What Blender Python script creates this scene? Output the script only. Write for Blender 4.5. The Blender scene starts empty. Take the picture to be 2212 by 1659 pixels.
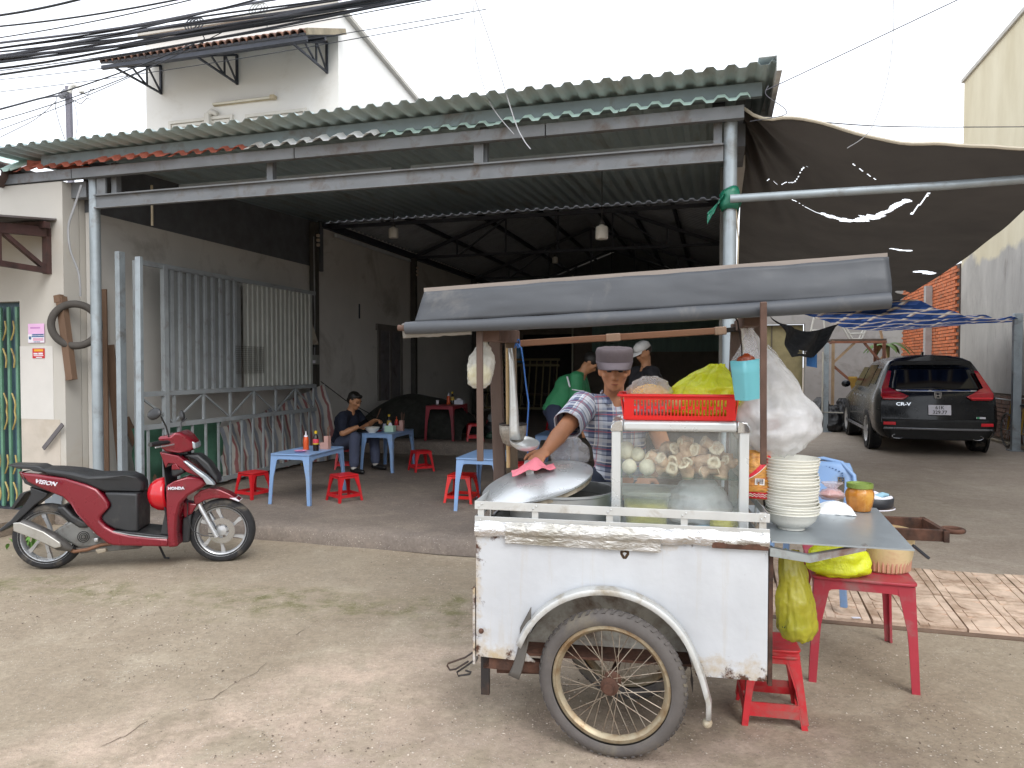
import bpy, bmesh, math, random
from mathutils import Vector, Matrix, noise, Euler
R = math.radians
random.seed(7)
sc = bpy.context.scene
col = sc.collection

# ------------------------------------------------------------------ camera
cam = bpy.data.objects.new('camera', bpy.data.cameras.new('camera'))
col.objects.link(cam)
cam.location = (0, 0, 1.54)
PITCH = R(1.46)
cam.rotation_euler = (R(90) - PITCH, 0, 0)
cam.data.sensor_width = 36
cam.data.lens = 25.23
cam.data.clip_start = .05
cam.data.clip_end = 2000
sc.camera = cam

# ------------------------------------------------------------------ sky: bright even overcast
SUN_EL, SUN_AZ = R(44), R(158)
w = bpy.data.worlds.new('World'); sc.world = w; w.use_nodes = True
nt = w.node_tree; nt.nodes.clear()
wo = nt.nodes.new('ShaderNodeOutputWorld'); bg = nt.nodes.new('ShaderNodeBackground')
sky = nt.nodes.new('ShaderNodeTexSky'); sky.sky_type = 'NISHITA'; sky.sun_disc = False
sky.sun_elevation = SUN_EL; sky.sun_rotation = SUN_AZ; sky.dust_density = 6; sky.air_density = 1
hs = nt.nodes.new('ShaderNodeHueSaturation'); hs.inputs['Saturation'].default_value = .15
tc = nt.nodes.new('ShaderNodeTexCoord')
nz = nt.nodes.new('ShaderNodeTexNoise'); nz.inputs['Scale'].default_value = 2.2; nz.inputs['Detail'].default_value = 5
cr = nt.nodes.new('ShaderNodeValToRGB')
cr.color_ramp.elements[0].position = .3; cr.color_ramp.elements[0].color = (11.6, 12.2, 13.2, 1)
cr.color_ramp.elements[1].position = .62; cr.color_ramp.elements[1].color = (13.8, 14.4, 15.4, 1)
mx = nt.nodes.new('ShaderNodeMix'); mx.data_type = 'RGBA'; mx.inputs[0].default_value = .85
nt.links.new(sky.outputs[0], hs.inputs['Color']); nt.links.new(tc.outputs['Generated'], nz.inputs['Vector'])
nt.links.new(nz.outputs[0], cr.inputs[0]); nt.links.new(hs.outputs[0], mx.inputs[6]); nt.links.new(cr.outputs[0], mx.inputs[7])
nt.links.new(mx.outputs[2], bg.inputs['Color']); bg.inputs['Strength'].default_value = .1
nt.links.new(bg.outputs[0], wo.inputs[0])
sun = bpy.data.objects.new('sun', bpy.data.lights.new('sun', 'SUN')); col.objects.link(sun)
sun.data.energy = 1.05; sun.data.angle = R(30); sun.data.color = (1, .97, .93)
sd = Vector((math.sin(SUN_AZ) * math.cos(SUN_EL), math.cos(SUN_AZ) * math.cos(SUN_EL), math.sin(SUN_EL)))
sun.rotation_euler = sd.to_track_quat('Z', 'Y').to_euler()
sun.location = sd * 60
vs = sc.view_settings
vs.view_transform = 'Standard'; vs.look = 'None'; vs.gamma = 1; vs.use_curve_mapping = False; vs.exposure = 0.56
sc.render.engine = 'CYCLES'
try:
    sc.cycles.use_denoising = True; sc.cycles.denoiser = 'OPENIMAGEDENOISE'
    sc.cycles.max_bounces = 10; sc.cycles.diffuse_bounces = 7; sc.cycles.glossy_bounces = 4
    sc.cycles.transparent_max_bounces = 24; sc.cycles.caustics_reflective = False; sc.cycles.caustics_refractive = False
    sc.cycles.use_adaptive_sampling = True; sc.cycles.adaptive_threshold = .02; sc.cycles.sample_clamp_indirect = 6
except Exception: pass

# ------------------------------------------------------------------ places
F, CX, CY = 1550., 1106., 829.5
def at(px, py, Y):                       # a point Y metres ahead of the camera
    dx, dy = (px - CX) / F, -(py - CY) / F
    d = Vector((dx, math.cos(PITCH) + dy * math.sin(PITCH), -math.sin(PITCH) + dy * math.cos(PITCH)))
    return Vector((0, 0, 1.54)) + d * (Y / d.y)
BO, BA = Vector((-.32, 5.75, 0)), R(-16)  # street frontage: u along it, v into the lot
def B(u, v, z=0.):
    return BO + Vector((u * math.cos(BA) - v * math.sin(BA), u * math.sin(BA) + v * math.cos(BA), z))

# ------------------------------------------------------------------ objects
def tag(o, label=None, cat=None, group=None, kind=None):
    if label: o['label'] = label
    if cat: o['category'] = cat
    if group: o['group'] = group
    if kind: o['kind'] = kind
    return o
def thing(name, label, cat, loc=(0, 0, 0), rz=0., group=None, rot=None):
    o = bpy.data.objects.new(name, None); col.objects.link(o)
    o.empty_display_size = .1
    o.location = loc; o.rotation_euler = rot if rot else (0, 0, rz)
    return tag(o, label, cat, group)
KIDS = {}
def reg(o, parent):
    if parent: o.parent = parent; KIDS.setdefault(parent.name, []).append(o)
def dup(root, loc=None, rz=None, label=None, group=None, parent=None):
    r = root.copy(); col.objects.link(r)
    if parent: reg(r, parent)
    if loc is not None: r.location = loc
    if rz is not None: r.rotation_euler = (0, 0, rz)
    if label: r['label'] = label
    if group: r['group'] = group
    for c in KIDS.get(root.name, []): dup(c, parent=r)
    return r
class MB:
    def __init__(s): s.v = []; s.f = []
    def add(s, vs, fs):
        n = len(s.v); s.v += [Vector(p) for p in vs]; s.f += [tuple(i + n for i in f) for f in fs]; return s
    def box(s, c, d, rz=0, rot=None):
        c = Vector(c); m = rot.to_matrix() if isinstance(rot, Euler) else (rot if rot else Matrix.Rotation(rz, 3, 'Z'))
        h = [x / 2 for x in d]
        p = [c + m @ Vector((x * h[0], y * h[1], z * h[2])) for z in (-1, 1) for x, y in ((-1, -1), (1, -1), (1, 1), (-1, 1))]
        return s.add(p, [(3, 2, 1, 0), (4, 5, 6, 7), (0, 1, 5, 4), (1, 2, 6, 5), (2, 3, 7, 6), (3, 0, 4, 7)])
    def bb(s, x0, x1, y0, y1, z0, z1): return s.box(((x0 + x1) / 2, (y0 + y1) / 2, (z0 + z1) / 2), (x1 - x0, y1 - y0, z1 - z0))
    def bar(s, a, b, w_, h_=None, up=(0, 0, 1)):
        a, b = Vector(a), Vector(b); h_ = h_ or w_; d = (b - a).normalized(); up = Vector(up)
        if abs(d.dot(up)) > .98: up = Vector((0, 1, 0))
        sx = d.cross(up).normalized(); sz = sx.cross(d)
        p = [q + sx * i * w_ / 2 + sz * j * h_ / 2 for q in (a, b) for i, j in ((-1, -1), (1, -1), (1, 1), (-1, 1))]
        return s.add(p, [(0, 1, 2, 3), (7, 6, 5, 4), (0, 4, 5, 1), (1, 5, 6, 2), (2, 6, 7, 3), (3, 7, 4, 0)])
    def tube(s, pts, r, n=8, cap=True, closed=False, sq=1.):
        P = [Vector(p) for p in pts]; m = len(P)
        rr = r if isinstance(r, (list, tuple)) else [r] * m
        t = []
        for i in range(m):
            a = P[(i - 1) % m] if closed or i > 0 else P[i]; b = P[(i + 1) % m] if closed or i < m - 1 else P[i]
            t.append((b - a).normalized())
        up = Vector((0, 0, 1)) if abs(t[0].z) < .9 else Vector((1, 0, 0))
        nx = t[0].cross(up).normalized(); vs = []
        for i in range(m):
            nx = (nx - t[i] * nx.dot(t[i])).normalized(); ny = t[i].cross(nx)
            for k in range(n):
                a = 2 * math.pi * k / n
                vs.append(P[i] + (nx * math.cos(a) + ny * math.sin(a) * sq) * rr[i])
        fs = []
        for i in range(m if closed else m - 1):
            for k in range(n):
                j = (i + 1) % m
                fs.append((i * n + k, j * n + k, j * n + (k + 1) % n, i * n + (k + 1) % n))
        if cap and not closed: fs += [tuple(range(n)), tuple((m - 1) * n + k for k in reversed(range(n)))]
        return s.add(vs, fs)
    def lathe(s, prof, n=24, c=(0, 0, 0), m=None, cap=False):
        c = Vector(c); vs = []; k = len(prof)
        for i in range(n):
            a = 2 * math.pi * i / n
            for r, z in prof:
                p = Vector((r * math.cos(a), r * math.sin(a), z)); vs.append(c + (m @ p if m else p))
        fs = [(i * k + j, ((i + 1) % n) * k + j, ((i + 1) % n) * k + j + 1, i * k + j + 1) for i in range(n) for j in range(k - 1)]
        if cap: fs += [tuple(i * k for i in reversed(range(n))), tuple(i * k + k - 1 for i in range(n))]
        return s.add(vs, fs)
    def grid(s, nu, nv, fn, wrap=False):
        w_ = nu if wrap else nu + 1
        vs = [Vector(fn(i / nu, j / nv)) for j in range(nv + 1) for i in range(w_)]
        fs = [(j * w_ + i, j * w_ + (i + 1) % w_, (j + 1) * w_ + (i + 1) % w_, (j + 1) * w_ + i) for j in range(nv) for i in range(nu)]
        return s.add(vs, fs)
    def prism(s, poly, y0, y1, f=None):        # side outline in x,z pushed through y; f(x,z)->half width overrides
        n = len(poly); vs = []
        for sgn in (0, 1):
            for x, z in poly:
                if f: h = f(x, z); vs.append((x, (-h, h)[sgn], z))
                else: vs.append((x, (y0, y1)[sgn], z))
        return s.add(vs, [tuple(range(n)), tuple(n + i for i in reversed(range(n)))] + [(i, n + i, n + (i + 1) % n, (i + 1) % n) for i in range(n)])
    def ell(s, c, r, n=12, m=None):
        c = Vector(c); k = n // 2; vs = []
        r = r if isinstance(r, (list, tuple, Vector)) else (r, r, r)
        for j in range(1, k):
            b = math.pi * j / k
            for i in range(n):
                a = 2 * math.pi * i / n
                p = Vector((r[0] * math.cos(a) * math.sin(b), r[1] * math.sin(a) * math.sin(b), r[2] * math.cos(b)))
                vs.append(c + (m @ p if m else p))
        t = Vector((0, 0, r[2])); t = m @ t if m else t
        vs += [c + t, c - t]; N = len(vs)
        fs = [(j * n + i, (j + 1) * n + i, (j + 1) * n + (i + 1) % n, j * n + (i + 1) % n) for j in range(k - 2) for i in range(n)]
        fs += [(N - 2, i, (i + 1) % n) for i in range(n)] + [(N - 1, (k - 2) * n + (i + 1) % n, (k - 2) * n + i) for i in range(n)]
        return s.add(vs, fs)
    def cap(s, a, ra, b, rb, n=12):             # closed tapered capsule
        a, b = Vector(a), Vector(b); d = b - a; L = d.length; q = d.to_track_quat('Z', 'Y').to_matrix()
        pr = [(max(1e-4, ra * math.cos(t)), ra * math.sin(t)) for t in [R(x) for x in (-89, -60, -30, 0)]] + \
             [(max(1e-4, rb * math.cos(t)), L + rb * math.sin(t)) for t in [R(x) for x in (0, 30, 60, 89)]]
        return s.lathe(pr, n, a, q, cap=True)
    def mesh(s, name):
        me = bpy.data.meshes.new(name); me.from_pydata([tuple(p) for p in s.v], [], s.f); me.validate(); me.update(); return me
    def build(s, name, mat, parent=None, smooth=40, bevel=0, seg=2, solid=0, sub=0, loc=None, rot=None, fix=True, off=0):
        me = s.mesh(name)
        if fix:
            bm = bmesh.new(); bm.from_mesh(me); bmesh.ops.recalc_face_normals(bm, faces=bm.faces); bm.to_mesh(me); bm.free()
        return link(name, me, mat, parent, smooth, bevel, seg, solid, sub, loc, rot, off)
def link(name, me, mat, parent=None, smooth=40, bevel=0, seg=2, solid=0, sub=0, loc=None, rot=None, off=0):
    o = bpy.data.objects.new(name, me); col.objects.link(o); reg(o, parent)
    if mat and not me.materials: me.materials.append(mat)
    if smooth:
        me.polygons.foreach_set('use_smooth', [True] * len(me.polygons))
        if smooth < 180: me.set_sharp_from_angle(angle=R(smooth))
    if solid: q = o.modifiers.new('s', 'SOLIDIFY'); q.thickness = solid; q.offset = off
    if bevel: q = o.modifiers.new('b', 'BEVEL'); q.width = bevel; q.segments = seg; q.limit_method = 'ANGLE'; q.angle_limit = R(35)
    if sub: q = o.modifiers.new('u', 'SUBSURF'); q.levels = q.render_levels = sub
    if loc is not None: o.location = loc
    if rot is not None: o.rotation_euler = rot
    return o
def blob(name, mb, mat, parent=None, vox=.008, it=6, post=None, loc=None, rot=None):   # overlapping volumes fused into one smooth skin
    me = mb.mesh('tmp'); o = bpy.data.objects.new('tmp', me); col.objects.link(o)
    q = o.modifiers.new('r', 'REMESH'); q.mode = 'VOXEL'; q.voxel_size = vox
    q = o.modifiers.new('s', 'SMOOTH'); q.factor = .5; q.iterations = it
    dg = bpy.context.evaluated_depsgraph_get(); dg.update()
    m2 = bpy.data.meshes.new_from_object(o.evaluated_get(dg)); m2.name = name
    bpy.data.objects.remove(o); bpy.data.meshes.remove(me)
    if post:
        for v in m2.vertices: v.co = post(v.co.copy())
    return link(name, m2, mat, parent, 180, loc=loc, rot=rot)
def text(name, s, size, mat, parent, loc, rot, ext=.001, align='CENTER', sx=1., shear=0., bold=0.):
    c = bpy.data.curves.new('t', 'FONT'); c.body = s; c.size = size; c.extrude = ext; c.align_x = align; c.align_y = 'CENTER'
    c.shear = shear; c.offset = bold; c.resolution_u = 3
    o = bpy.data.objects.new('t', c); col.objects.link(o)
    dg = bpy.context.evaluated_depsgraph_get(); dg.update()
    me = bpy.data.meshes.new_from_object(o.evaluated_get(dg)); me.name = name
    bpy.data.objects.remove(o)
    for v in me.vertices: v.co.x *= sx
    return link(name, me, mat, parent, 0, loc=loc, rot=rot)
def N3(p, s=1., o=0.): return noise.noise(Vector((p[0] * s + o, p[1] * s - o * 1.7, p[2] * s + o * .6)))

# ------------------------------------------------------------------ materials
MC = {}
def rgb(h):                                     # sRGB hex -> linear
    h = h.lstrip('#'); c = [int(h[i:i + 2], 16) / 255 for i in (0, 2, 4)]
    return tuple(x / 12.92 if x <= .04045 else ((x + .055) / 1.055) ** 2.4 for x in c)
class NT:
    def __init__(s, name):
        s.m = bpy.data.materials.new(name); s.m.use_nodes = True; s.t = s.m.node_tree; s.t.nodes.clear()
        s.out = s.n('ShaderNodeOutputMaterial'); s.co = s.n('ShaderNodeTexCoord')
    def n(s, typ, **kw):
        x = s.t.nodes.new(typ)
        for k, v in kw.items(): setattr(x, k, v)
        return x
    def l(s, a, b): s.t.links.new(a, b)
    def set(s, sock, v):
        if hasattr(v, 'is_linked') or isinstance(v, bpy.types.NodeSocket): s.l(v, sock)
        else: sock.default_value = v if not (isinstance(v, tuple) and len(v) == 3 and len(sock.default_value) == 4) else (*v, 1)
    def noise(s, scale, detail=4, rough=.55, vec=None, dist=0):
        x = s.n('ShaderNodeTexNoise'); x.inputs['Scale'].default_value = scale; x.inputs['Detail'].default_value = detail
        x.inputs['Roughness'].default_value = rough; x.inputs['Distortion'].default_value = dist
        s.l(vec or s.co.outputs['Object'], x.inputs['Vector']); return x.outputs[0]
    def vor(s, scale, feat='F1', vec=None):
        x = s.n('ShaderNodeTexVoronoi'); x.feature = feat; x.inputs['Scale'].default_value = scale
        s.l(vec or s.co.outputs['Object'], x.inputs['Vector']); return x.outputs['Distance']
    def ramp(s, v, a, b, lo=0., hi=1.):
        x = s.n('ShaderNodeMapRange'); x.inputs[1].default_value = a; x.inputs[2].default_value = b
        x.inputs[3].default_value = lo; x.inputs[4].default_value = hi; s.l(v, x.inputs[0]); return x.outputs[0]
    def mix(s, f, a, b, mode='MIX'):
        x = s.n('ShaderNodeMix'); x.data_type = 'RGBA'; x.blend_type = mode
        s.set(x.inputs[0], f); s.set(x.inputs[6], a); s.set(x.inputs[7], b); return x.outputs[2]
    def math(s, op, a, b=0.):
        x = s.n('ShaderNodeMath', operation=op); s.set(x.inputs[0], a); s.set(x.inputs[1], b); return x.outputs[0]
    def sep(s, vec=None):
        x = s.n('ShaderNodeSeparateXYZ'); s.l(vec or s.co.outputs['Object'], x.inputs[0]); return x.outputs
    def map(s, scale=(1, 1, 1), rot=(0, 0, 0), loc=(0, 0, 0), vec=None):
        x = s.n('ShaderNodeMapping'); x.inputs['Scale'].default_value = scale; x.inputs['Rotation'].default_value = rot
        x.inputs['Location'].default_value = loc; s.l(vec or s.co.outputs['Object'], x.inputs[0]); return x.outputs[0]
    def bump(s, h, strength, dist=.01, nrm=None):
        x = s.n('ShaderNodeBump'); x.inputs['Strength'].default_value = strength; x.inputs['Distance'].default_value = dist
        s.l(h, x.inputs['Height'])
        if nrm: s.l(nrm, x.inputs['Normal'])
        return x.outputs[0]
    def pbr(s, colr, rough=.6, metal=0., nrm=None, spec=.5, coat=0, alpha=None, trans=0, sss=0):
        p = s.n('ShaderNodeBsdfPrincipled'); s.set(p.inputs['Base Color'], colr); s.set(p.inputs['Roughness'], rough)
        s.set(p.inputs['Metallic'], metal); p.inputs['Specular IOR Level'].default_value = spec
        p.inputs['Coat Weight'].default_value = coat; p.inputs['Coat Roughness'].default_value = .08
        if trans: p.inputs['Transmission Weight'].default_value = trans
        if sss: p.inputs['Subsurface Weight'].default_value = sss; p.inputs['Subsurface Radius'].default_value = (.01, .005, .003)
        if nrm: s.l(nrm, p.inputs['Normal'])
        s.l(p.outputs[0], s.out.inputs[0]); return p
def M(name, c, rough=.6, metal=0., var=.15, scale=5., bump=.12, bscale=70., dirt=None, dirt_amt=.5, dscale=3., coat=0, spec=.5, stretch=(1, 1, 1), rand=.06, edge=None):
    if name in MC: return MC[name]
    c = rgb(c) if isinstance(c, str) else c
    s = NT(name); v = s.map(stretch)
    oi = s.n('ShaderNodeObjectInfo')
    off = s.n('ShaderNodeVectorMath', operation='ADD'); s.l(v, off.inputs[0]); s.l(oi.outputs['Random'], off.inputs[1]); v = off.outputs[0]
    a = tuple(x * (1 - var) for x in c); b = tuple(min(1, x * (1 + var)) for x in c)
    k = s.mix(s.ramp(s.noise(scale, 5, .6, v), .3, .7), a, b)
    if rand: k = s.mix(1., k, s.mix(oi.outputs['Random'], (1 - rand,) * 3, (1 + rand,) * 3), 'MULTIPLY')
    rr = s.ramp(s.noise(scale * 2.3, 3, .6, v), .3, .7, max(.02, rough * .85), min(1, rough * 1.15))
    if dirt:
        d = rgb(dirt) if isinstance(dirt, str) else dirt
        f = s.ramp(s.noise(dscale, 7, .65, v, .4), .62 - dirt_amt * .35, .8 - dirt_amt * .25, 0, .9)
        k = s.mix(f, k, d); rr = s.math('MAXIMUM', rr, s.math('MULTIPLY', f, .75))
    nr = s.bump(s.noise(bscale, 4, .6, v), bump, .004) if bump else None
    s.pbr(k, rr, metal, nr, spec, coat); MC[name] = s.m; return s.m
def film(name, c, a, rough=.18, tl=.5, bscale=14, bump=.5):     # thin plastic sheet: partly clear, partly milky, shiny folds
    if name in MC: return MC[name]
    c = rgb(c) if isinstance(c, str) else c
    s = NT(name)
    nr = s.bump(s.noise(bscale, 5, .6, None, 1.2), bump, .02)
    nr = s.bump(s.noise(bscale * 2.6, 4, .6, s.map((1.6, 1.6, .7)), 2.2), bump * .8, .012, nr)
    d = s.n('ShaderNodeBsdfDiffuse'); s.set(d.inputs[0], c); s.l(nr, d.inputs['Normal'])
    t = s.n('ShaderNodeBsdfTranslucent'); s.set(t.inputs[0], tuple(min(1, x * 1.1) for x in c))
    m1 = s.n('ShaderNodeMixShader'); m1.inputs[0].default_value = tl; s.l(d.outputs[0], m1.inputs[1]); s.l(t.outputs[0], m1.inputs[2])
    tr = s.n('ShaderNodeBsdfTransparent'); s.set(tr.inputs[0], tuple(.6 + .4 * x for x in c))
    m2 = s.n('ShaderNodeMixShader'); s.set(m2.inputs[0], s.ramp(s.noise(9, 4), .3, .7, max(0, a - .12), min(1, a + .12)))
    s.l(tr.outputs[0], m2.inputs[1]); s.l(m1.outputs[0], m2.inputs[2])
    g = s.n('ShaderNodeBsdfGlossy'); g.inputs['Roughness'].default_value = rough; s.l(nr, g.inputs['Normal']); g.inputs[0].default_value = (.9, .9, .9, 1)
    lw = s.n('ShaderNodeLayerWeight'); lw.inputs[0].default_value = .5; s.l(nr, lw.inputs['Normal'])
    m3 = s.n('ShaderNodeMixShader'); s.l(s.math('ADD', s.math('MULTIPLY', s.math('POWER', lw.outputs['Facing'], 4.), .45), .06), m3.inputs[0]); s.l(m2.outputs[0], m3.inputs[1]); s.l(g.outputs[0], m3.inputs[2])
    s.l(m3.outputs[0], s.out.inputs[0]); MC[name] = s.m; return s.m
def glass(name, tint=(.93, .97, .96), ior=1.45, haze=0.):
    if name in MC: return MC[name]
    s = NT(name)
    tr = s.n('ShaderNodeBsdfTransparent'); s.set(tr.inputs[0], tint)
    g = s.n('ShaderNodeBsdfGlossy'); g.inputs['Roughness'].default_value = .03; g.inputs[0].default_value = (1, 1, 1, 1)
    f = s.n('ShaderNodeLayerWeight'); f.inputs[0].default_value = .5
    m = s.n('ShaderNodeMixShader'); s.l(s.math('ADD', s.math('MULTIPLY', s.math('POWER', f.outputs['Facing'], 5.), .8), .05), m.inputs[0]); s.l(tr.outputs[0], m.inputs[1]); s.l(g.outputs[0], m.inputs[2])
    o = m.outputs[0]
    if haze:
        d = s.n('ShaderNodeBsdfDiffuse'); d.inputs[0].default_value = (.8, .8, .8, 1)
        m2 = s.n('ShaderNodeMixShader'); s.set(m2.inputs[0], s.ramp(s.noise(7, 5), .35, .7, haze * .3, haze)); s.l(o, m2.inputs[1]); s.l(d.outputs[0], m2.inputs[2]); o = m2.outputs[0]
    s.l(o, s.out.inputs[0]); MC[name] = s.m; return s.m
# ================================================================== ground
def ground_mat(name, base, dark, light, road=True):
    s = NT(name); P = s.co.outputs['Object']
    big = s.noise(.55, 6, .6, P, .6); mid = s.noise(2.3, 7, .65, P, .5); fine = s.noise(38, 5, .7, P); grit = s.noise(170, 3, .6, P)
    k = s.mix(s.ramp(big, .33, .66), dark, base)
    k = s.mix(s.ramp(mid, .5, .72, 0, .75), k, light)
    k = s.mix(s.ramp(s.noise(5.5, 8, .7, P, .8), .6, .75, 0, .4), k, tuple(x * .7 for x in dark))
    if road:
        def band(x, y, ang, half, soft, lo, hi):        # a worn or stained streak lying along a line on the road
            v = s.map(rot=(0, 0, 0), loc=(-x, -y, 0)); v = s.map(rot=(0, 0, -ang), vec=v)
            o = s.sep(v); wob = s.math('MULTIPLY', s.math('SUBTRACT', s.noise(1.7, 5, .65, P), .5), 1.1)
            d = s.math('ABSOLUTE', s.math('ADD', o[1], wob)); e = s.math('ABSOLUTE', o[0])
            a = s.math('MULTIPLY', s.ramp(d, half, soft, 1, 0), s.ramp(e, hi * .7, hi, 1, 0))
            return s.math('MULTIPLY', a, lo)
        wornpat = s.ramp(s.noise(3.2, 8, .7, P, .4), .38, .6)
        k = s.mix(s.math('MULTIPLY', band(-.75, 3.35, R(38), .18, .62, .9, 1.9), wornpat), k, rgb('#bda998'))
        k = s.mix(s.math('MULTIPLY', band(.1, 2.6, R(10), .2, .7, .7, 1.6), wornpat), k, rgb('#b5a194'))
        moss = s.ramp(s.noise(6.5, 7, .7, P), .44, .66)
        k = s.mix(s.math('MULTIPLY', band(-2.0, 4.72, R(-9), .03, .36, .95, 2.4), moss), k, rgb('#6f6d47'))
        k = s.mix(s.math('MULTIPLY', band(.7, 3.05, R(-12), .1, .5, .5, 1.3), s.ramp(s.noise(4.5, 6, .65, P), .35, .6)), k, rgb('#6e5f53'))
        k = s.mix(s.math('MULTIPLY', band(-1.5, 5.6, R(-16), .15, .7, .5, 3.2), s.ramp(mid, .3, .6)), k, rgb('#8f8475'))
    st = s.vor(58, 'F1', P); st2 = s.noise(9, 4, .6, P)
    agg = s.math('MULTIPLY', s.ramp(st, .16, .24, 1, 0), s.ramp(st2, .44, .6))
    k = s.mix(s.math('MULTIPLY', agg, .6), k, rgb('#d4cbc0'))
    st3 = s.vor(63, 'F1', s.map(loc=(3.3, 1.7, 0))); agg2 = s.math('MULTIPLY', s.ramp(st3, .14, .24, 1, 0), s.ramp(s.noise(13, 3, .6, P), .53, .62))
    k = s.mix(s.math('MULTIPLY', agg2, .55), k, rgb('#5b5350'))
    k = s.mix(1., k, s.mix(s.ramp(s.math('ADD', s.math('MULTIPLY', fine, .6), s.math('MULTIPLY', s.noise(11, 6, .7, P), .4)), .32, .68), (.74,) * 3, (1.22,) * 3), 'MULTIPLY')
    k = s.mix(s.math('MULTIPLY', s.ramp(s.noise(85, 4, .75, P), .58, .72), .45), k, rgb('#5d5349'))
    h = s.math('ADD', s.math('MULTIPLY', fine, .6), s.math('ADD', s.math('MULTIPLY', grit, .35), s.math('MULTIPLY', agg, .5)))
    s.pbr(k, s.ramp(mid, .3, .7, .75, .95), 0, s.bump(h, .7, .012), .3); return s.m
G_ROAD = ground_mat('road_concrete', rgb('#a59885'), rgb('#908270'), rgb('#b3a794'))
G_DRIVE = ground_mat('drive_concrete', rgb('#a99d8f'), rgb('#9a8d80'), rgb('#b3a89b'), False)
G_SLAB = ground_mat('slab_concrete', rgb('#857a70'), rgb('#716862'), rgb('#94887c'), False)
g = MB()
xs = [-600, -120, -40] + [-12 + .6 * i for i in range(41)] + [40, 120, 600]
ys = [-600, -100, -20] + [-3 + .5 * i for i in range(22)] + [9, 12, 20, 40, 120, 600]
def gz(x, y): return .012 * N3((x, y, 0), .8) + .006 * N3((x, y, 1), 2.3) if (-12 <= x <= 12 and -3 <= y <= 7.5) else 0
g.v = [Vector((x, y, gz(x, y))) for y in ys for x in xs]; W_ = len(xs)
g.f = [(j * W_ + i, j * W_ + i + 1, (j + 1) * W_ + i + 1, (j + 1) * W_ + i) for j in range(len(ys) - 1) for i in range(W_ - 1)]
ground = tag(g.build('ground', G_ROAD, None, 180, fix=False), kind='structure')
# crack lines in the road
M_CRACK = M('crack_dirt', '#574a3e', .95, var=.3)
def crack(pts, wd):
    mb = MB(); P = []
    for a, b in zip(pts, pts[1:]):
        n = max(3, int((Vector(b) - Vector(a)).length / .05))
        for i in range(n): P.append(Vector(a).lerp(Vector(b), i / n))
    P.append(Vector(pts[-1])); vs = []
    for i, p in enumerate(P):
        q = p + Vector((random.uniform(-.014, .014), random.uniform(-.014, .014)))
        d = (P[min(i + 1, len(P) - 1)] - P[max(i - 1, 0)]).normalized(); n_ = Vector((-d.y, d.x)); k = wd * random.uniform(.3, 1.1)
        for sg in (-1, 1):
            x, y = q.x + n_.x * k * sg, q.y + n_.y * k * sg; vs.append((x, y, .003 + .012 * N3((x, y, 0), .8) + .006 * N3((x, y, 1), 2.3)))
    mb.add(vs, [(2 * i, 2 * i + 1, 2 * i + 3, 2 * i + 2) for i in range(len(P) - 1)])
    mb.build('crack', M_CRACK, ground, 0)
def gp(px, py): p = at(px, py, 1.); t = 1.54 / (1.54 - p.z); return Vector((p.x * t, p.y * t))
for pts, wd in (([(690, 1340), (668, 1357), (640, 1372)], .0018), ([(580, 1435), (540, 1460), (500, 1480), (460, 1508), (425, 1518)], .0018), ([(315, 1558), (270, 1590), (225, 1614)], .0022)):
    crack([gp(*p) for p in pts], wd)
# grit and pebbles lying on the road
def scatter(name, n, region, smin, smax, mat, parent=None, zf=None):
    mb = MB()
    for _ in range(n):
        x, y = region(); r = random.uniform(smin, smax) * (.6 + .8 * random.random()); z = (zf(x, y) if zf else gz(x, y)) + r * .25
        a = random.random() * 6.28; q = Matrix.Rotation(a, 3, 'Z')
        vs = [q @ Vector((r * random.uniform(.6, 1.3) * i, r * random.uniform(.6, 1.2) * j, r * random.uniform(.4, .8) * k)) + Vector((x, y, z)) for i, j, k in ((1, 0, 0), (-1, 0, 0), (0, 1, 0), (0, -1, 0), (0, 0, 1), (0, 0, -.6))]
        mb.add(vs, [(4, 0, 2), (4, 2, 1), (4, 1, 3), (4, 3, 0), (5, 2, 0), (5, 1, 2), (5, 3, 1), (5, 0, 3)])
    return mb.build(name, mat, parent, 0, fix=False)
def reg_road():
    while True:
        y = 1.9 + 4.3 * random.random() ** 1.3; x = random.uniform(-.75, .75) * y
        if N3((x, y, 4), 1.1) > -.25 + .5 * random.random(): return x, y
pale = M('grit_pale', '#c2b6a8', .9, var=.4, scale=40); brown = M('grit_brown', '#6f6256', .9, var=.4, scale=40)
tag(scatter('gravel', 3200, reg_road, .0018, .0056, pale), 'pale loose grit strewn over the road', 'gravel', kind='stuff')
tag(scatter('gravel', 3000, reg_road, .0018, .0056, brown), 'dark loose grit strewn over the road', 'gravel', kind='stuff')

# ================================================================== raised floors
def slab(name, u0, u1, v0, v1, z0, z1, mat, nu=40):
    mb = MB(); rows = [(0, z0), (0, z1 - .02), (.02, z1)] + [(t, z1) for t in (.3, .8, 1.6)] + [(v1 - v0, z1)]
    for dv, z in rows:
        for i in range(nu + 1):
            u = u0 + (u1 - u0) * i / nu; e = (.018 * N3((u, z, 0), 2.1) + .008 * N3((u, z, 3), 7)) if dv < .1 else 0
            mb.v.append(Vector((u, v0 + dv + e, z + (.006 * N3((u, dv, 5), 1.9) if z > z0 else 0))))
    w_ = nu + 1; mb.f = [(j * w_ + i, j * w_ + i + 1, (j + 1) * w_ + i + 1, (j + 1) * w_ + i) for j in range(len(rows) - 1) for i in range(nu)]
    n = len(mb.v); mb.add([(u0, v0, z0), (u0, v1, z0), (u0, v1, z1), (u0, v0, z1), (u1, v0, z0), (u1, v1, z0), (u1, v1, z1), (u1, v0, z1)], [(3, 2, 1, 0), (4, 5, 6, 7)])
    return tag(mb.build(name, mat, None, 50, loc=BO, rot=(0, 0, BA), fix=False), kind='structure')
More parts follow.
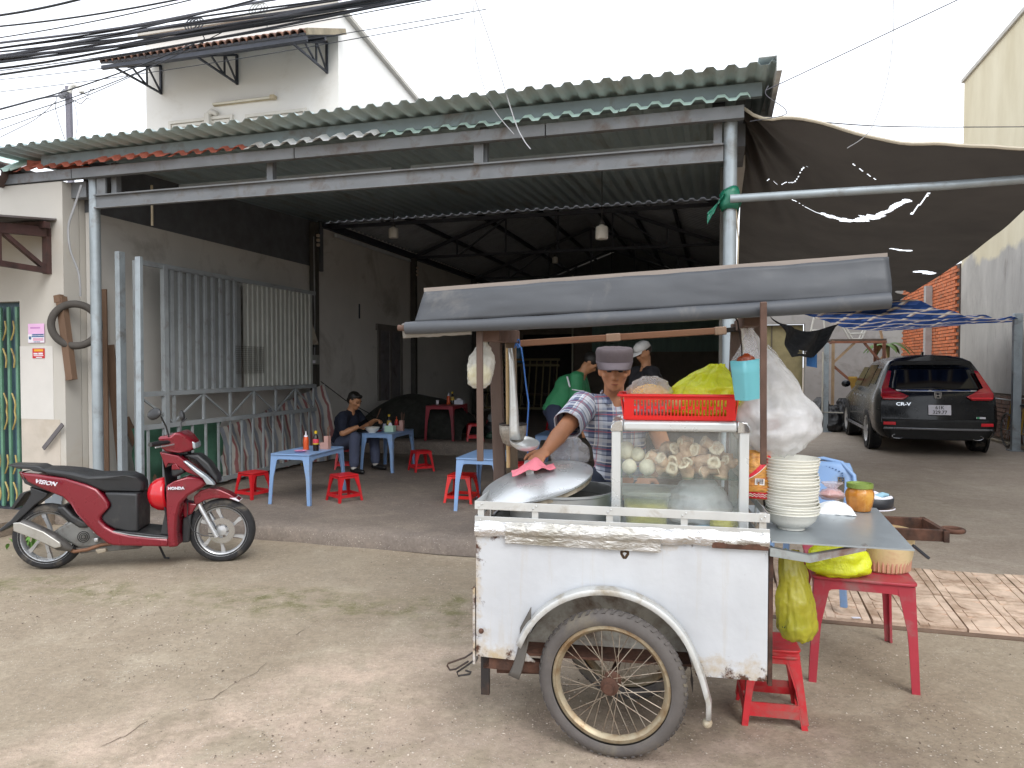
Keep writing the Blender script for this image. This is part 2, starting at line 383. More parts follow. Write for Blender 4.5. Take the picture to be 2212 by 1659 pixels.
slab('platform', -4.28, 2.12, 0, 5.1, 0, .13, G_SLAB)
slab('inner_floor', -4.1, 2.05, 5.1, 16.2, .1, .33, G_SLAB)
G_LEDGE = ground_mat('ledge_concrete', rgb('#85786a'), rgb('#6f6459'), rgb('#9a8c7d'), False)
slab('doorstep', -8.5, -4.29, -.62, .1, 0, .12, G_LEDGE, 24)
# alley drive, rising gently from the pavement
mb = MB()
def dz(v): return max(.05, .1 - .011 * max(0, v - .22))
vv = [.22, 1, 2, 3.5, 5, 8, 12, 16, 20.5]; uu = [2.13 + .65 * i for i in range(9)]
mb.v = [Vector((u, v, dz(v) + .004 * N3((u, v, 0), 1.3))) for v in vv for u in uu]
mb.f = [(j * 9 + i, j * 9 + i + 1, (j + 1) * 9 + i + 1, (j + 1) * 9 + i) for j in range(len(vv) - 1) for i in range(8)]
tag(mb.build('driveway', G_DRIVE, None, 180, loc=BO, rot=(0, 0, BA), fix=False), kind='structure')
# sloping pavement of pressed tiles
M_BED = M('pavement_bed', '#6d5a4c', .95, var=.25)
pav = MB(); pav.add([(1.6, -.83, .004), (6.2, -.83, .004), (6.2, .235, .088), (1.6, .235, .088), (1.6, -.83, -.05), (6.2, -.83, -.05)], [(0, 1, 2, 3), (4, 5, 1, 0)])
pave = tag(pav.build('pavement', M_BED, None, 0, loc=BO, rot=(0, 0, BA)), kind='structure')
M_TILE = M('pavement_tile', '#d6bea9', .85, var=.14, scale=7, bump=.35, bscale=60, dirt='#92765f', dirt_amt=.55, dscale=5)
def leafpad(x0, x1, y0, y1, flip, z):
    r = min(x1 - x0, y1 - y0) * .46; pts = []
    def arc(cx, cy, a0):
        for k in range(5): a = R(a0 + 22.5 * k); pts.append((cx + r * math.cos(a), cy + r * math.sin(a)))
    if not flip: arc(x1 - r, y0 + r, 270); pts.append((x1, y1)); arc(x0 + r, y1 - r, 90); pts.append((x0, y0))
    else: pts.append((x1, y0)); arc(x1 - r, y1 - r, 0); pts.append((x0, y1)); arc(x0 + r, y0 + r, 180)
    return pts
def tile_mesh():
    mb = MB(); S = .5; gv = .006
    mb.bb(.004, S - .004, .004, S - .004, -.02, .004)
    def pad(pts, z=.012):
        n = len(pts); mb.add([(x, y, .003) for x, y in pts] + [(x, y, z) for x, y in pts], [tuple(range(n, 2 * n))] + [(i, (i + 1) % n, n + (i + 1) % n, n + i) for i in range(n)])
    def rect(x0, x1, y0, y1): pad([(x0, y0), (x1, y0), (x1, y1), (x0, y1)])
    h = S / 2
    for ix in (0, 1):
        for iy in (0, 1):
            X, Y = ix * h, iy * h; m_ = .055
            rect(X + .004, X + m_ - gv, Y + .004, Y + h - gv); rect(X + h - m_ + gv, X + h - gv, Y + .004, Y + h - gv)
            rect(X + m_, X + h - m_, Y + .004, Y + m_ - gv); rect(X + m_, X + h - m_, Y + h - m_ + gv, Y + h - gv)
            pad(leafpad(X + m_, X + h - m_, Y + m_, Y + h - m_, (ix + iy) % 2, .012))
    return mb
tm = tile_mesh(); t0 = None
sl = math.atan2(.084, 1.05)
for i in range(8):
    for j in range(2):
        u, v = 1.78 + i * .503, -.79 + j * .503
        if t0 is None: t0 = tm.build('tile', M_TILE, pave, 30); o = t0
        else: o = dup(t0, parent=pave)
        o.location = (u + random.uniform(-.003, .003), v, .016 + (v + .79) * .08 + random.uniform(-.003, .003)); o.rotation_euler = (sl, random.uniform(-.006, .006), random.uniform(-.008, .008))

# ================================================================== white town house on the left
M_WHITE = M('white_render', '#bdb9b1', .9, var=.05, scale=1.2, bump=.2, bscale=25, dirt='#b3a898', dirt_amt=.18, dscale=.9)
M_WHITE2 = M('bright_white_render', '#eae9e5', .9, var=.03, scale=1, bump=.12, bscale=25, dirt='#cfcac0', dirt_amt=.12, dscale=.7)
M_FRESH = M('fresh_render', '#cecbc6', .85, var=.03)
M_STAIN = M('stained_render', '#bcb3a7', .9, var=.08, dirt='#a89a86', dirt_amt=.35, dscale=2)
M_BRACK = M('brown_bracket_paint', '#4b3431', .6, var=.2, dirt='#2e2624', dirt_amt=.4, dscale=8)
M_DKSTEEL = M('dark_steel', '#3d4048', .55, .3, var=.2)
M_CORR_D = M('old_corrugated', '#77777a', .6, .2, var=.2, dirt='#5d4b42', dirt_amt=.45, dscale=4, stretch=(1, .3, 1))
def corr(mb, u0, u1, pts, per=.14, h=.034, flat=.32, ph=0):
    """trapezoid sheet: pts = list of (v,z) along the run"""
    n0 = u0; xs_ = []; k = 0
    while n0 < u1 - 1e-6:
        for a, z in ((0, 0), (flat, 0), (.5, 1), (.5 + flat, 1)):
            x = u0 + (k + a) * per
            if x <= u1 + 1e-6: xs_.append((x, z * h))
        k += 1; n0 = u0 + k * per
    xs_.append((u1, 0)); m_ = len(xs_); n = len(mb.v)
    for v, z in pts:
        mb.v += [Vector((x, v, z + dz_)) for x, dz_ in xs_]
    mb.f += [(n + j * m_ + i, n + j * m_ + i + 1, n + (j + 1) * m_ + i + 1, n + (j + 1) * m_ + i) for j in range(len(pts) - 1) for i in range(m_ - 1)]
    return mb
HO = B(-6, 0, 0)
house = thing('townhouse', 'tall white rendered townhouse with folding gate and tiled awning behind the shed roof', 'building', HO, BA)
def hb(name, mat, *bs, **kw):
    mb = MB()
    for u0, u1, v0, v1, z0, z1 in bs: mb.bb(u0 + 6, u1 + 6, v0, v1, z0, z1)
    return mb.build(name, mat, house, kw.pop('smooth', 0), **kw)
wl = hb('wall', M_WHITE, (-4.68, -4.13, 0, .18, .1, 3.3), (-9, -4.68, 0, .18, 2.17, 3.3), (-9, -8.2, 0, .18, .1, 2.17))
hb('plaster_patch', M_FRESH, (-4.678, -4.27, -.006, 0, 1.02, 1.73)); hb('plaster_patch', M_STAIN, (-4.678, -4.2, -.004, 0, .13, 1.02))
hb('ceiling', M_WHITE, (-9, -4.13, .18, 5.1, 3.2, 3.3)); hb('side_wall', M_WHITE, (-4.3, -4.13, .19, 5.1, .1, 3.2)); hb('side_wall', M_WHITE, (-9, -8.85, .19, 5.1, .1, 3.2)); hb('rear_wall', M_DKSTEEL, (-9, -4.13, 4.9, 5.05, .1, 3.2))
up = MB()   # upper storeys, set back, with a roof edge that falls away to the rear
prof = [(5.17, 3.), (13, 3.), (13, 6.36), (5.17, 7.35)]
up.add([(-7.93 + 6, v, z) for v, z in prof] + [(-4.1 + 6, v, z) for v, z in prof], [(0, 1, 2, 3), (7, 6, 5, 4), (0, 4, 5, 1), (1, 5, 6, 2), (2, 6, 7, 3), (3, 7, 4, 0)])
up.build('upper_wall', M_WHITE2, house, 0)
cp = MB(); cp.bar((-7.99 + 6, 5.13, 7.39), (-4.05 + 6, 5.13, 7.39), .16, .07); cp.build('coping', M('coping', '#b9b5ad', .9, var=.1), house, 0)
cp = MB(); cp.bar((-4.08 + 6, 5.2, 7.38), (-4.08 + 6, 13, 6.39), .12, .06); cp.build('coping', M('coping', '#b9b5ad'), house, 0)
M_FRAME = M('window_moulding', '#d5d2ca', .8, var=.06); M_PANE = M('dark_pane', '#59606a', .15, var=.2, bump=0)
for u0, u1, zt in ((-7.42, -6.1, 5.83), (-5.85, -4.68, 5.8)):
    f = MB()
    for e, t in ((0, .05), (.07, .04), (.13, .03)):
        f.bb(u0 + e + 6, u1 - e + 6, 5.17 - t, 5.172, zt - e - .05, zt - e)
        for q in (u0 + e, u1 - e - .05): f.bb(q + 6, q + .05 + 6, 5.17 - t, 5.172, zt - 1.5, zt - e - .05)
    wf = f.build('window', M_FRAME, house, 0); p = MB(); p.bb(u0 + .2 + 6, u1 - .2 + 6, 5.15, 5.165, zt - 1.5, zt - .2); p.build('pane', M_PANE, wf, 0)
f = MB(); f.bb(-6.62 + 6, -6.52 + 6, 5.05, 5.17, 5.4, 5.88); f.tube([(-6.57 + 6, 5.1, 5.86), (-6.5 + 6, 5.1, 5.91), (-6.4 + 6, 5.12, 5.86)], .05, 8); f.build('vent_pipe', M_FRAME, house, 40, bevel=.01)
tb = MB(); tb.tube([(-6.47 + 6, 5.1, 6.03), (-5.3 + 6, 5.1, 6.03)], .022, 8); tube_o = tb.build('fluorescent_tube', M('tube_white', '#d9d5c6', .3, var=.05), house)
tb = MB(); tb.bb(-6.49 + 6, -5.28 + 6, 5.125, 5.17, 6.01, 6.05); tb.bb(-5.33 + 6, -5.25 + 6, 5.07, 5.16, 6.0, 6.06); tb.build('batten', M('lamp_batten', '#b5a88d', .7), tube_o, 0)
# tiled awning
M_CLAY = M('clay_tile', '#84604f', .85, var=.25, scale=9, dirt='#4d4a4b', dirt_amt=.55, dscale=5, rand=.2)
aw0, aw1 = Vector((0, 5.17, 6.93)), Vector((0, 4.02, 6.44))
TL = (aw1 - aw0).length / 3 + .05; ang = math.atan2(aw0.z - aw1.z, aw0.y - aw1.y)
def clay():
    mb = MB(); n = 7; th = .012
    for rr, off in ((.066, 0), (.066 - th, 0)):
        for y in (0, TL):
            for k in range(n + 1):
                a = math.pi * k / n; mb.v.append(Vector((-rr * math.cos(a), y, rr * math.sin(a) * (1 if y == 0 else .94))))
    m_ = n + 1
    for k in range(n):
        mb.f += [(k, k + 1, m_ + k + 1, m_ + k), (2 * m_ + k + 1, 2 * m_ + k, 3 * m_ + k, 3 * m_ + k + 1), (k, 2 * m_ + k, 2 * m_ + k + 1, k + 1)]
    return mb
ct = None
for i in range(30):
    for j in range(3):
        u = -7.7 + i * .1255; q = aw1.lerp(aw0, j / 3.)
        if ct is None: ct = clay().build('roof_tile', M_CLAY, house, 60); o = ct
        else: o = dup(ct, parent=house)
        o.location = (u + 6, q.y, q.z + j * .004 + .012); o.rotation_euler = (ang + .02, random.uniform(-.02, .02), random.uniform(-.015, .015))
mb = MB(); mb.add([(-7.78 + 6, aw1.y + .03, aw1.z), (-4.0 + 6, aw1.y + .03, aw1.z), (-4.0 + 6, aw0.y, aw0.z - .01), (-7.78 + 6, aw0.y, aw0.z - .01)], [(0, 1, 2, 3)])
mb.build('awning_deck', M('awning_deck', '#4f5056', .9, var=.2), house, 0, solid=.03, off=-1)
mb = MB(); mb.bar((-3.98 + 6, aw1.y + .02, aw1.z + .04), (-3.98 + 6, 5.17, 6.97), .05, .09); mb.build('verge_board', M('verge_board', '#8d836f', .85, var=.25), house, 0)
mb = MB(); mb.bar((-7.78 + 6, aw1.y + .06, aw1.z - .05), (-4 + 6, aw1.y + .06, aw1.z - .05), .05, .06); mb.bar((-7.78 + 6, 4.6, 6.62), (-4 + 6, 4.6, 6.62), .05, .05); mb.build('purlin', M_DKSTEEL, house, 0)
for u in (-7.59, -6.02, -4.3):
    mb = MB(); x = u + 6
    mb.bar((x, 5.15, 6.83), (x, 5.15, 6.33), .035); mb.bar((x, 5.15, 6.83), (x, 4.12, 6.4), .035); mb.bar((x, 5.15, 6.35), (x, 4.12, 6.4), .03)
    mb.bar((x, 5.15, 6.36), (x, 4.85, 6.7), .025); mb.bar((x, 4.83, 6.37), (x, 4.83, 6.7), .025); mb.bar((x, 4.8, 6.38), (x, 4.5, 6.55), .025)
    mb.build('awning_bracket', M_DKSTEEL, house, 0)
# lower awning with brown truss bracket
mb = MB(); corr(mb, -8.9, -4.2, [(-1.15, 2.78), (0, 2.93)], .076, .018); mb.v = [p + Vector((6, 0, 0)) for p in mb.v]; mb.build('porch_sheet', M_CORR_D, house, 30)
for u in (-4.3, -6.6):
    mb = MB(); x = u + 6
    mb.bar((x, -.02, 2.86), (x, -.02, 2.42), .06); mb.bar((x, -.02, 2.82), (x, -1.1, 2.72), .06, .09); mb.bar((x, -.02, 2.45), (x, -1.1, 2.47), .05); mb.bar((x, -.05, 2.47), (x, -.5, 2.76), .04); mb.bar((x, -.52, 2.76), (x, -.52, 2.46), .05); mb.bar((x, -1.08, 2.72), (x, -1.08, 2.47), .05)
    mb.build('porch_bracket', M_BRACK, house, 0)
mb = MB(); mb.bar((-8.9 + 6, -1.1, 2.74), (-4.2 + 6, -1.1, 2.74), .06, .05); mb.bar((-8.9 + 6, -.1, 2.87), (-4.2 + 6, -.1, 2.87), .06, .06); mb.build('porch_beam', M_BRACK, house, 0)
# folding scissor gate
gate = thing('folding_gate', 'green folding gate with yellow scissor strips beside the white wall', 'gate', B(-6, .07, .12), BA)
M_GG = M('gate_green', '#5f8a72', .45, .1, var=.12, dirt='#4c5a55', dirt_amt=.3); M_GY = M('gate_strip_yellow', '#b9a464', .5, var=.2, dirt='#7e5b3c', dirt_amt=.4, dscale=12); M_GD = M('gate_back_sheet', '#3f5a66', .5, var=.15)
for i in range(14):
    x = -4.74 + 6 - i * .105
    mb = MB(); mb.bar((x, -.05, .02), (x, -.05, 2.0), .03, .025); mb.build('gate_bar', M_GG, gate, 0, bevel=.004)
    if i % 2 == 0:
        mb = MB(); mb.bar((x - .05, -.02, .02), (x - .05, -.02, 2.0), .035, .02); mb.build('gate_bar', M_GD, gate, 0)
    for z in (.2, .42, .86, 1.08, 1.52, 1.74):
        up_ = 1 if int(z * 10) % 4 < 2 else -1
        mb = MB(); mb.tube([(x - .05, -.075, z - .07 * up_), (x - .012, -.08, z), (x - .004, -.078, z + .05 * up_), (x - .02, -.075, z + .12 * up_)], .0085, 5, sq=.5); mb.build('scissor_strip', M_GY, gate)
mb = MB(); mb.bb(-8.2 + 6, -4.69 + 6, .04, .05, 0, 2.05); mb.build('gate_sheet', M_GD, gate, 0)
mb = MB(); mb.bb(-8.2 + 6, -4.69 + 6, -.08, .03, -.01, .02); mb.build('floor_track', M_DKSTEEL, gate, 0)
# notices, relay box and scraps on the white wall
def notice(u, z, w_, h_, parent_mat, label, lines):
    o = thing('notice', label, 'notice', B(u, -.009, z), BA)
    mb = MB(); mb.bb(-w_ / 2, w_ / 2, -.002, 0, -h_ / 2, h_ / 2); mb.build('sheet', parent_mat, o, 0)
    for x0, x1, z0, z1, m_ in lines:
        mb = MB(); mb.bb(x0, x1, -.0035, -.002, z0, z1); mb.build('print', m_, o, 0)
    return o
M_PINK = M('paper_pink', '#e0b4da', .8, var=.08); M_PAPER = M('paper_white', '#dcdae2', .8, var=.05); M_BLUEINK = M('blue_ink', '#3b6ea5', .7); M_RED = M('paper_red', '#c5202c', .7); M_YEL = M('ink_yellow', '#d9a030', .7)
nt_ = notice(-4.465, 1.855, .2, .185, M_PINK, 'pink and white printed notice taped to the white wall', [(-.1, .1, -.09, -.01, M_PAPER), (-.05, .095, -.022, -.008, M_BLUEINK), (-.055, .098, -.038, -.026, M_BLUEINK), (-.09, -.06, -.06, -.03, M_BLUEINK), (-.04, .09, -.075, -.045, M('ink_rose', '#cfa3b8', .8)), (-.03, .05, -.087, -.08, M_BLUEINK), (-.07, .05, .045, .06, M('ink_magenta', '#c58bc4', .8))])
nt_ = notice(-4.44, 1.66, .15, .095, M_RED, 'small red and yellow sticker below the pink notice', [(-.055, .06, .018, .04, M_YEL), (-.06, -.01, -.012, .004, M_PAPER), (.0, .055, -.012, .006, M_PAPER), (-.06, .06, -.026, -.019, M_PAPER), (-.03, .045, -.044, -.035, M_PAPER)])
# sheet-metal offcuts leaning by the column
M_OFF = M('grey_offcut', '#7f868c', .5, .2, var=.12)
for (u, z, w_, h_, a), lb in zip(((-4.235, .86, .04, .34, R(45)), (-4.2, .29, .12, .09, 0), (-4.17, .35, .1, .08, R(-20)), (-4.25, .22, .2, .1, R(4))), ('long dark strip leaning on the white wall beside the column', 'grey metal offcut in the middle of the small pile behind the scooter seat', 'tilted grey metal offcut on top of the small pile behind the scooter seat', 'widest grey metal offcut at the bottom of the pile behind the scooter seat')):
    o = MB(); o.box((0, 0, 0), (w_, .012, h_), rot=Euler((0, a, 0))); tag(o.build('metal_offcut', M_OFF if w_ > .05 else M('dark_strip', '#605c5e', .6), None, 0, loc=B(u, -.04 - abs(z) * .01, z), rot=(0, 0, BA)), lb, 'offcut')

# ================================================================== tall beige building on the right, brick wall behind it
def beige():
    s = NT('beige_render'); P = s.co.outputs['Object']; o = s.sep()
    edge = s.math('ADD', o[2], s.math('MULTIPLY', s.math('SUBTRACT', s.noise(.7, 6, .6, P), .5), 1.3))
    up_ = s.mix(s.ramp(s.noise(1.1, 6, .65, s.map((1, 1, .35))), .35, .7), rgb('#dbd2b8'), rgb('#cabfa2'))
    lo = s.mix(s.ramp(s.noise(1.6, 7, .65, s.map((1, 1, .5)), .4), .3, .7), rgb('#9d9993'), rgb('#b9b5ae'))
    lo = s.mix(s.ramp(s.noise(5, 6, .7, s.map((1, 1, .25))), .55, .75, 0, .6), lo, rgb('#6e6862'))
    k = s.mix(s.ramp(edge, 3.72, 3.85), lo, up_)
    s.pbr(k, .92, 0, s.bump(s.noise(30, 5, .6, P), .3, .01), .3); return s.m
bld = thing('beige_building', 'tall beige building with bare grey lower wall along the right of the alley', 'building', B(7.25, 9, 0), BA)
mb = MB(); mb.bb(0, 5, -13, 4.3, 1.0, 8.0); mb.bb(.06, 5, -13, 4.3, 0, 1.0); mb.build('wall', beige(), bld, 0)
mb = MB(); mb.bb(-.05, 5.05, -13, 4.35, 8.0, 8.08); mb.build('coping', M('coping', '#b9b5ad'), bld, 0)
M_BR_D = M('dark_brick', '#7a5c4c', .9, var=.25, scale=14, bump=.4, bscale=40, dirt='#5d554d', dirt_amt=.5, dscale=6, rand=.2)
M_MORT = M('mortar', '#7b7064', .95, var=.2)
mb = MB(); mb.bb(.035, .06, -13, 4.3, .1, .999); mb.build('mortar', M_MORT, bld, 0)
def bricks(parent, n, m_, x, y0, z0, L, H, mat, keep=None, depth=.05, gap=.014, jit=.006, name='brick'):
    src = None; rest = MB(); k = 0
    for r in range(m_):
        for c in range(n):
            y = y0 + c * L + (L / 2 if r % 2 else 0) + L / 2; z = z0 + r * H + H / 2
            j = random.uniform(-jit, jit)
            if keep and not keep(y, z): rest.box((x + j, y, z), (depth, L - gap, H - gap)); continue
            if src is None:
                b = MB(); b.box((0, 0, 0), (depth, L - gap, H - gap)); src = b.build(name, mat, parent, 0); o = src
            else: o = dup(src, parent=parent)
            o.location = (x + j, y, z); o.rotation_euler = (random.uniform(-.02, .02), random.uniform(-.03, .03), random.uniform(-.02, .02)); k += 1
    if rest.v: tag(rest.build('brickwork', mat, parent, 0, fix=False), kind='stuff')
bricks(bld, 18, 10, .03, -.6, .13, .215, .083, M_BR_D, lambda y, z: -.3 < y < 3.2)
bw = thing('brick_wall', 'orange hollow brick wall rising behind the parked car', 'wall', B(7.2, 13.35, 0), BA)
M_BR_O = M('orange_brick', '#c56f45', .85, var=.2, scale=12, bump=.3, bscale=50, dirt='#a5816a', dirt_amt=.35, dscale=5, rand=.18)
mb = MB(); mb.bb(.03, .14, 0, 5.2, .1, 3.9); mb.build('mortar', M('mortar_dark', '#5c4d45', .95, var=.3), bw, 0)
bricks(bw, 15, 46, .02, 0, .12, .335, .0815, M_BR_O, lambda y, z: z > 1.9, depth=.06, gap=.016)
mb = MB(); mb.bb(-.16, -.01, 2.0, 2.2, .1, 3.6); mb.build('concrete_pillar', M('pillar_concrete', '#a5a29f', .9, var=.12), bw, 0)
# grey building closing the alley
end = thing('rear_building', 'low grey rendered building closing the far end of the alley', 'building', B(5, 19.6, 0), BA)
M_GREY = M('grey_render', '#8e8c8a', .92, var=.12, scale=1.3, bump=.2, bscale=25, dirt='#6d6863', dirt_amt=.35, dscale=1.4)
mb = MB(); mb.bb(-.4, 2.6, 0, .3, .1, 4.3); mb.bb(-3, -.4, 0, .3, 2.9, 4.3); mb.bb(-3, -2.4, 0, .3, .1, 2.9); mb.bb(-2.4, -.4, .5, .6, .1, 2.9); mb.build('wall', M_GREY, end, 0)
mb = MB(); mb.bb(-2.35, -.45, .2, .25, .1, 2.85); dr = mb.build('door', M('door_khaki', '#7c7352', .7, var=.15), end, 0)
mb = MB(); mb.bb(-1.42, -1.38, .17, .2, .1, 2.85); mb.build('door_stile', M('door_frame', '#4b4437', .7), dr, 0)
mb = MB(); mb.bb(-3.1, 2.7, -.3, .6, 4.3, 4.38); mb.build('roof_slab', M_GREY, end, 0)
# ================================================================== the open shed (eatery)
shed = thing('market_shed', 'open fronted eatery shed with corrugated roof and galvanised columns', 'building', BO, BA)
def sb(name, mat, *bs, **kw):
    mb = MB()
    for b in bs: mb.bb(*b)
    return mb.build(name, mat, kw.pop('parent', shed), kw.pop('smooth', 0), **kw)
M_GALV = M('galvanised', '#98a1a6', .45, .35, var=.12, scale=7, bump=.05, dirt='#6f6a62', dirt_amt=.22, dscale=5)
M_BEAM = M('grey_beam_paint', '#76797c', .6, .1, var=.12, scale=3, dirt='#5a4d43', dirt_amt=.3, dscale=6)
M_TEAL = M('teal_sheet', '#9fb0b2', .5, .1, var=.14, scale=3, dirt='#77705f', dirt_amt=.25, dscale=3, stretch=(1, .25, 1))
M_MINT = M('mint_sheet', '#c3dfd6', .45, .05, var=.1, stretch=(1, .25, 1))
M_WHTS = M('white_sheet', '#dfe2e2', .45, .05, var=.1, dirt='#8b7f6e', dirt_amt=.2, dscale=4)
M_RUST = M('rust_red_sheet', '#b0604c', .7, var=.2, dirt='#5b3a30', dirt_amt=.35, dscale=7)
for u in (1.97, -3.85):
    mb = MB(); mb.tube([(u, .1, .12), (u, .1, 1.7), (u, .1, 3.32)], .048, 16, cap=False); c_ = mb.build('column', M_GALV, shed, 60)
    mb = MB(); mb.bb(u - .09, u + .09, .01, .19, .128, .14); mb.build('base_plate', M_GALV, c_, 0)
mb = MB(); mb.bb(-3.8, 1.92, .075, .085, 3.03, 3.16); mb.bb(-3.8, 1.92, .04, .075, 3.03, 3.042); mb.bb(-3.8, 1.92, .04, .075, 3.148, 3.16); mb.build('main_beam', M_BEAM, shed, 0)
mb = MB()
for a, b in ((-8.6, -5.9), (-5.89, -4.0), (-3.99, -1.6), (-1.59, .6), (.61, 2.06)): mb.bb(a, b, -.02, .04, 3.31, 3.4)
mb.build('eave_beam', M_BEAM, shed, 0)
sb('eave_beam', M_BEAM, (-8.6, -3.95, .1, .2, 3.16, 3.31))
sb('fascia_beam', M('fascia_teal', '#7b888c', .55, .1, var=.12, scale=3, dirt='#5b4c42', dirt_amt=.25), (-4.36, 2.18, -.02, .03, 3.45, 3.548))
def sheet_part(name, u0, u1, pts, mat, **kw):
    mb = MB(); corr(mb, u0, u1, pts, **kw); return mb.build(name, mat, shed, 30, solid=.0012)
for i, (a, b, m_) in enumerate(((-8.6, -6.6, M_MINT), (-6.59, -4.64, M_MINT), (-4.63, -3.72, M_RUST), (-3.71, -2.86, M_RUST), (-2.85, -2.05, M_RUST), (-2.04, -1.42, M_WHTS), (-1.41, -.79, M_WHTS), (-.78, .2, M_MINT), (.21, 1.17, M_MINT), (1.18, 2.1, M_MINT))):
    e = random.uniform(-.03, .03); q = random.uniform(0, .012)
    sheet_part('skirt_sheet', a, b, [(-.1 + e, 3.396 + q), (.45, 3.396 + q + .33)], m_, per=.155, h=.03)
M_UND = {0: M_TEAL}
k = 0; u = -4.8
while u < 2.2:
    b = min(u + 1.0, 2.24); q = random.uniform(0, .006)
    sheet_part('roof_sheet', u, b + .03, [(-.3 + random.uniform(-.02, .02), 3.556 + q), (.6, 3.585 + q), (4.5, 3.75 + q)], M_TEAL, per=.142, h=.028)
    u += .994
sb('barge_flashing', M_WHTS, (2.255, 2.29, -.32, 2.2, 3.5, 3.62)); sb('barge_flashing', M_WHTS, (2.14, 2.255, -.3, 2.2, 3.607, 3.613))
mb = MB(); mb.grid(10, 6, lambda a, b: (-4.86 + .1 * math.sin(a * 3.1) - .05 * b, -.1 + .7 * b, 3.54 - .26 * a + .015 * N3((a, b, 0), 5))); mb.build('curled_sheet', M('rusty_curl', '#4d4340', .8, var=.3, dirt='#6a4636', dirt_amt=.5), shed, 60, solid=.003)
mb = MB(); mb.bar((-4.6, .05, 3.52), (-3.9, .12, 3.42), .03, .05); mb.build('brace', M_RUST, shed, 0)
for u in (-3.62, -1.92, .065, 1.88):
    sb('stub_post', M_BEAM, (u - .03, u + .03, .1, .16, 3.16, 3.46))
for u, w_ in ((-3.72, .05), (.04, .04)): sb('hanger_block', M_BEAM, (u - w_, u + w_, .05, .07, 3.16, 3.31))
M_GUT = M('gutter_metal', '#8d979e', .5, .3, var=.1)
for u0, u1 in ((-3.25, -.95), (-.76, 1.85)):
    mb = MB(); pr = [(.72, 3.33), (.7, 3.2), (.55, 3.19), (.525, 3.33), (.55, 3.335)]
    mb.v = [Vector((u, v, z)) for u in (u0, u1) for v, z in pr]; mb.f = [(i, i + 1, 6 + i, 5 + i) for i in range(4)]; mb.build('gutter', M_GUT, shed, 0, solid=.003)
# hanging strip of white pipe at the left, loop of cable round the column
mb = MB(); mb.tube([(-3.55, .5, 3.34), (-3.55, .5, 2.94)], .012, 6); mb.build('drain_pipe', M('pvc_cream', '#c9bea4', .5), shed)
# walls
M_INT = M('inner_render', '#c6c3bd', .92, var=.08, scale=1.1, bump=.15, bscale=20, dirt='#928c84', dirt_amt=.2, dscale=1.2)
M_DKCORR = M('dark_corrugated', '#5d5f63', .7, .1, var=.2)
sb('wall', M_INT, (-4.12, -4.05, .25, 16, .1, 3.05)); sb('wall', M_INT, (-4.12, -4.05, 4.4, 16, 3.05, 3.72)); sb('gap_fill_panel', M_DKCORR, (-4.14, -4.06, .25, 4.4, 3.05, 3.75)); sb('gap_fill_panel', M_DKCORR, (-4.9, -4.0, 4.4, 4.5, 3.0, 3.85))  # dark upper panels added to stop daylight leaking in above the wall
sb('wall', M_INT, (2.0, 2.1, 7, 16, .1, 3.75)); sb('wall', M_INT, (2.0, 2.1, .9, 7, .1, .9)); sb('wall', M_INT, (2.0, 2.1, .9, 7, 3.2, 3.75)); sb('gap_fill_panel', M_DKCORR, (2.01, 2.08, .3, .9, 3.2, 3.56))  # unseen side wall opened above the low wall to let light into the hall
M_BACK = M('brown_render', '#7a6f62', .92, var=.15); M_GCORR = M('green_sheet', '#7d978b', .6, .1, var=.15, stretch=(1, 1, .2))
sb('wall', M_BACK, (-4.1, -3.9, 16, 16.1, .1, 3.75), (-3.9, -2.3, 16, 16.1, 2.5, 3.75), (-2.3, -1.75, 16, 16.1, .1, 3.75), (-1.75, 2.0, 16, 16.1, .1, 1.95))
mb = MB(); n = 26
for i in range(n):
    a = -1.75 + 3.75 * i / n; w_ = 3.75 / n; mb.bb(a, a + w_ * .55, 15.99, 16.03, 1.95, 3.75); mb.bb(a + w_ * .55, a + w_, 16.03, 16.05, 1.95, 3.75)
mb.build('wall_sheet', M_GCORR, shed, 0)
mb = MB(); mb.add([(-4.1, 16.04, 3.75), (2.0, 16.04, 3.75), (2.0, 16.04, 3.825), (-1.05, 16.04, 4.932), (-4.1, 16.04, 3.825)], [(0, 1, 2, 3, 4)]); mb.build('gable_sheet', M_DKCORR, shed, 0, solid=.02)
mb = MB(); mb.add([(-4.3, 4.52, 3.74), (2.2, 4.52, 3.74), (-1.05, 4.52, 5.0)], [(0, 1, 2)]); mb.build('gable_sheet', M_DKCORR, shed, 0, solid=.02)  # unseen front gable, added to keep daylight out of the hall
sb('back_room', M('dark_room_shade', '#1c1a19', .95), (-4.4, -1.9, 17.6, 17.7, 0, 3), (-4.5, -4.4, 16.1, 17.7, 0, 3), (-1.95, -1.9, 16.1, 17.7, 0, 3), (-4.5, -1.9, 16.1, 17.7, 3, 3.1))  # near-black wall colour stands in for the darkness beyond the doorway
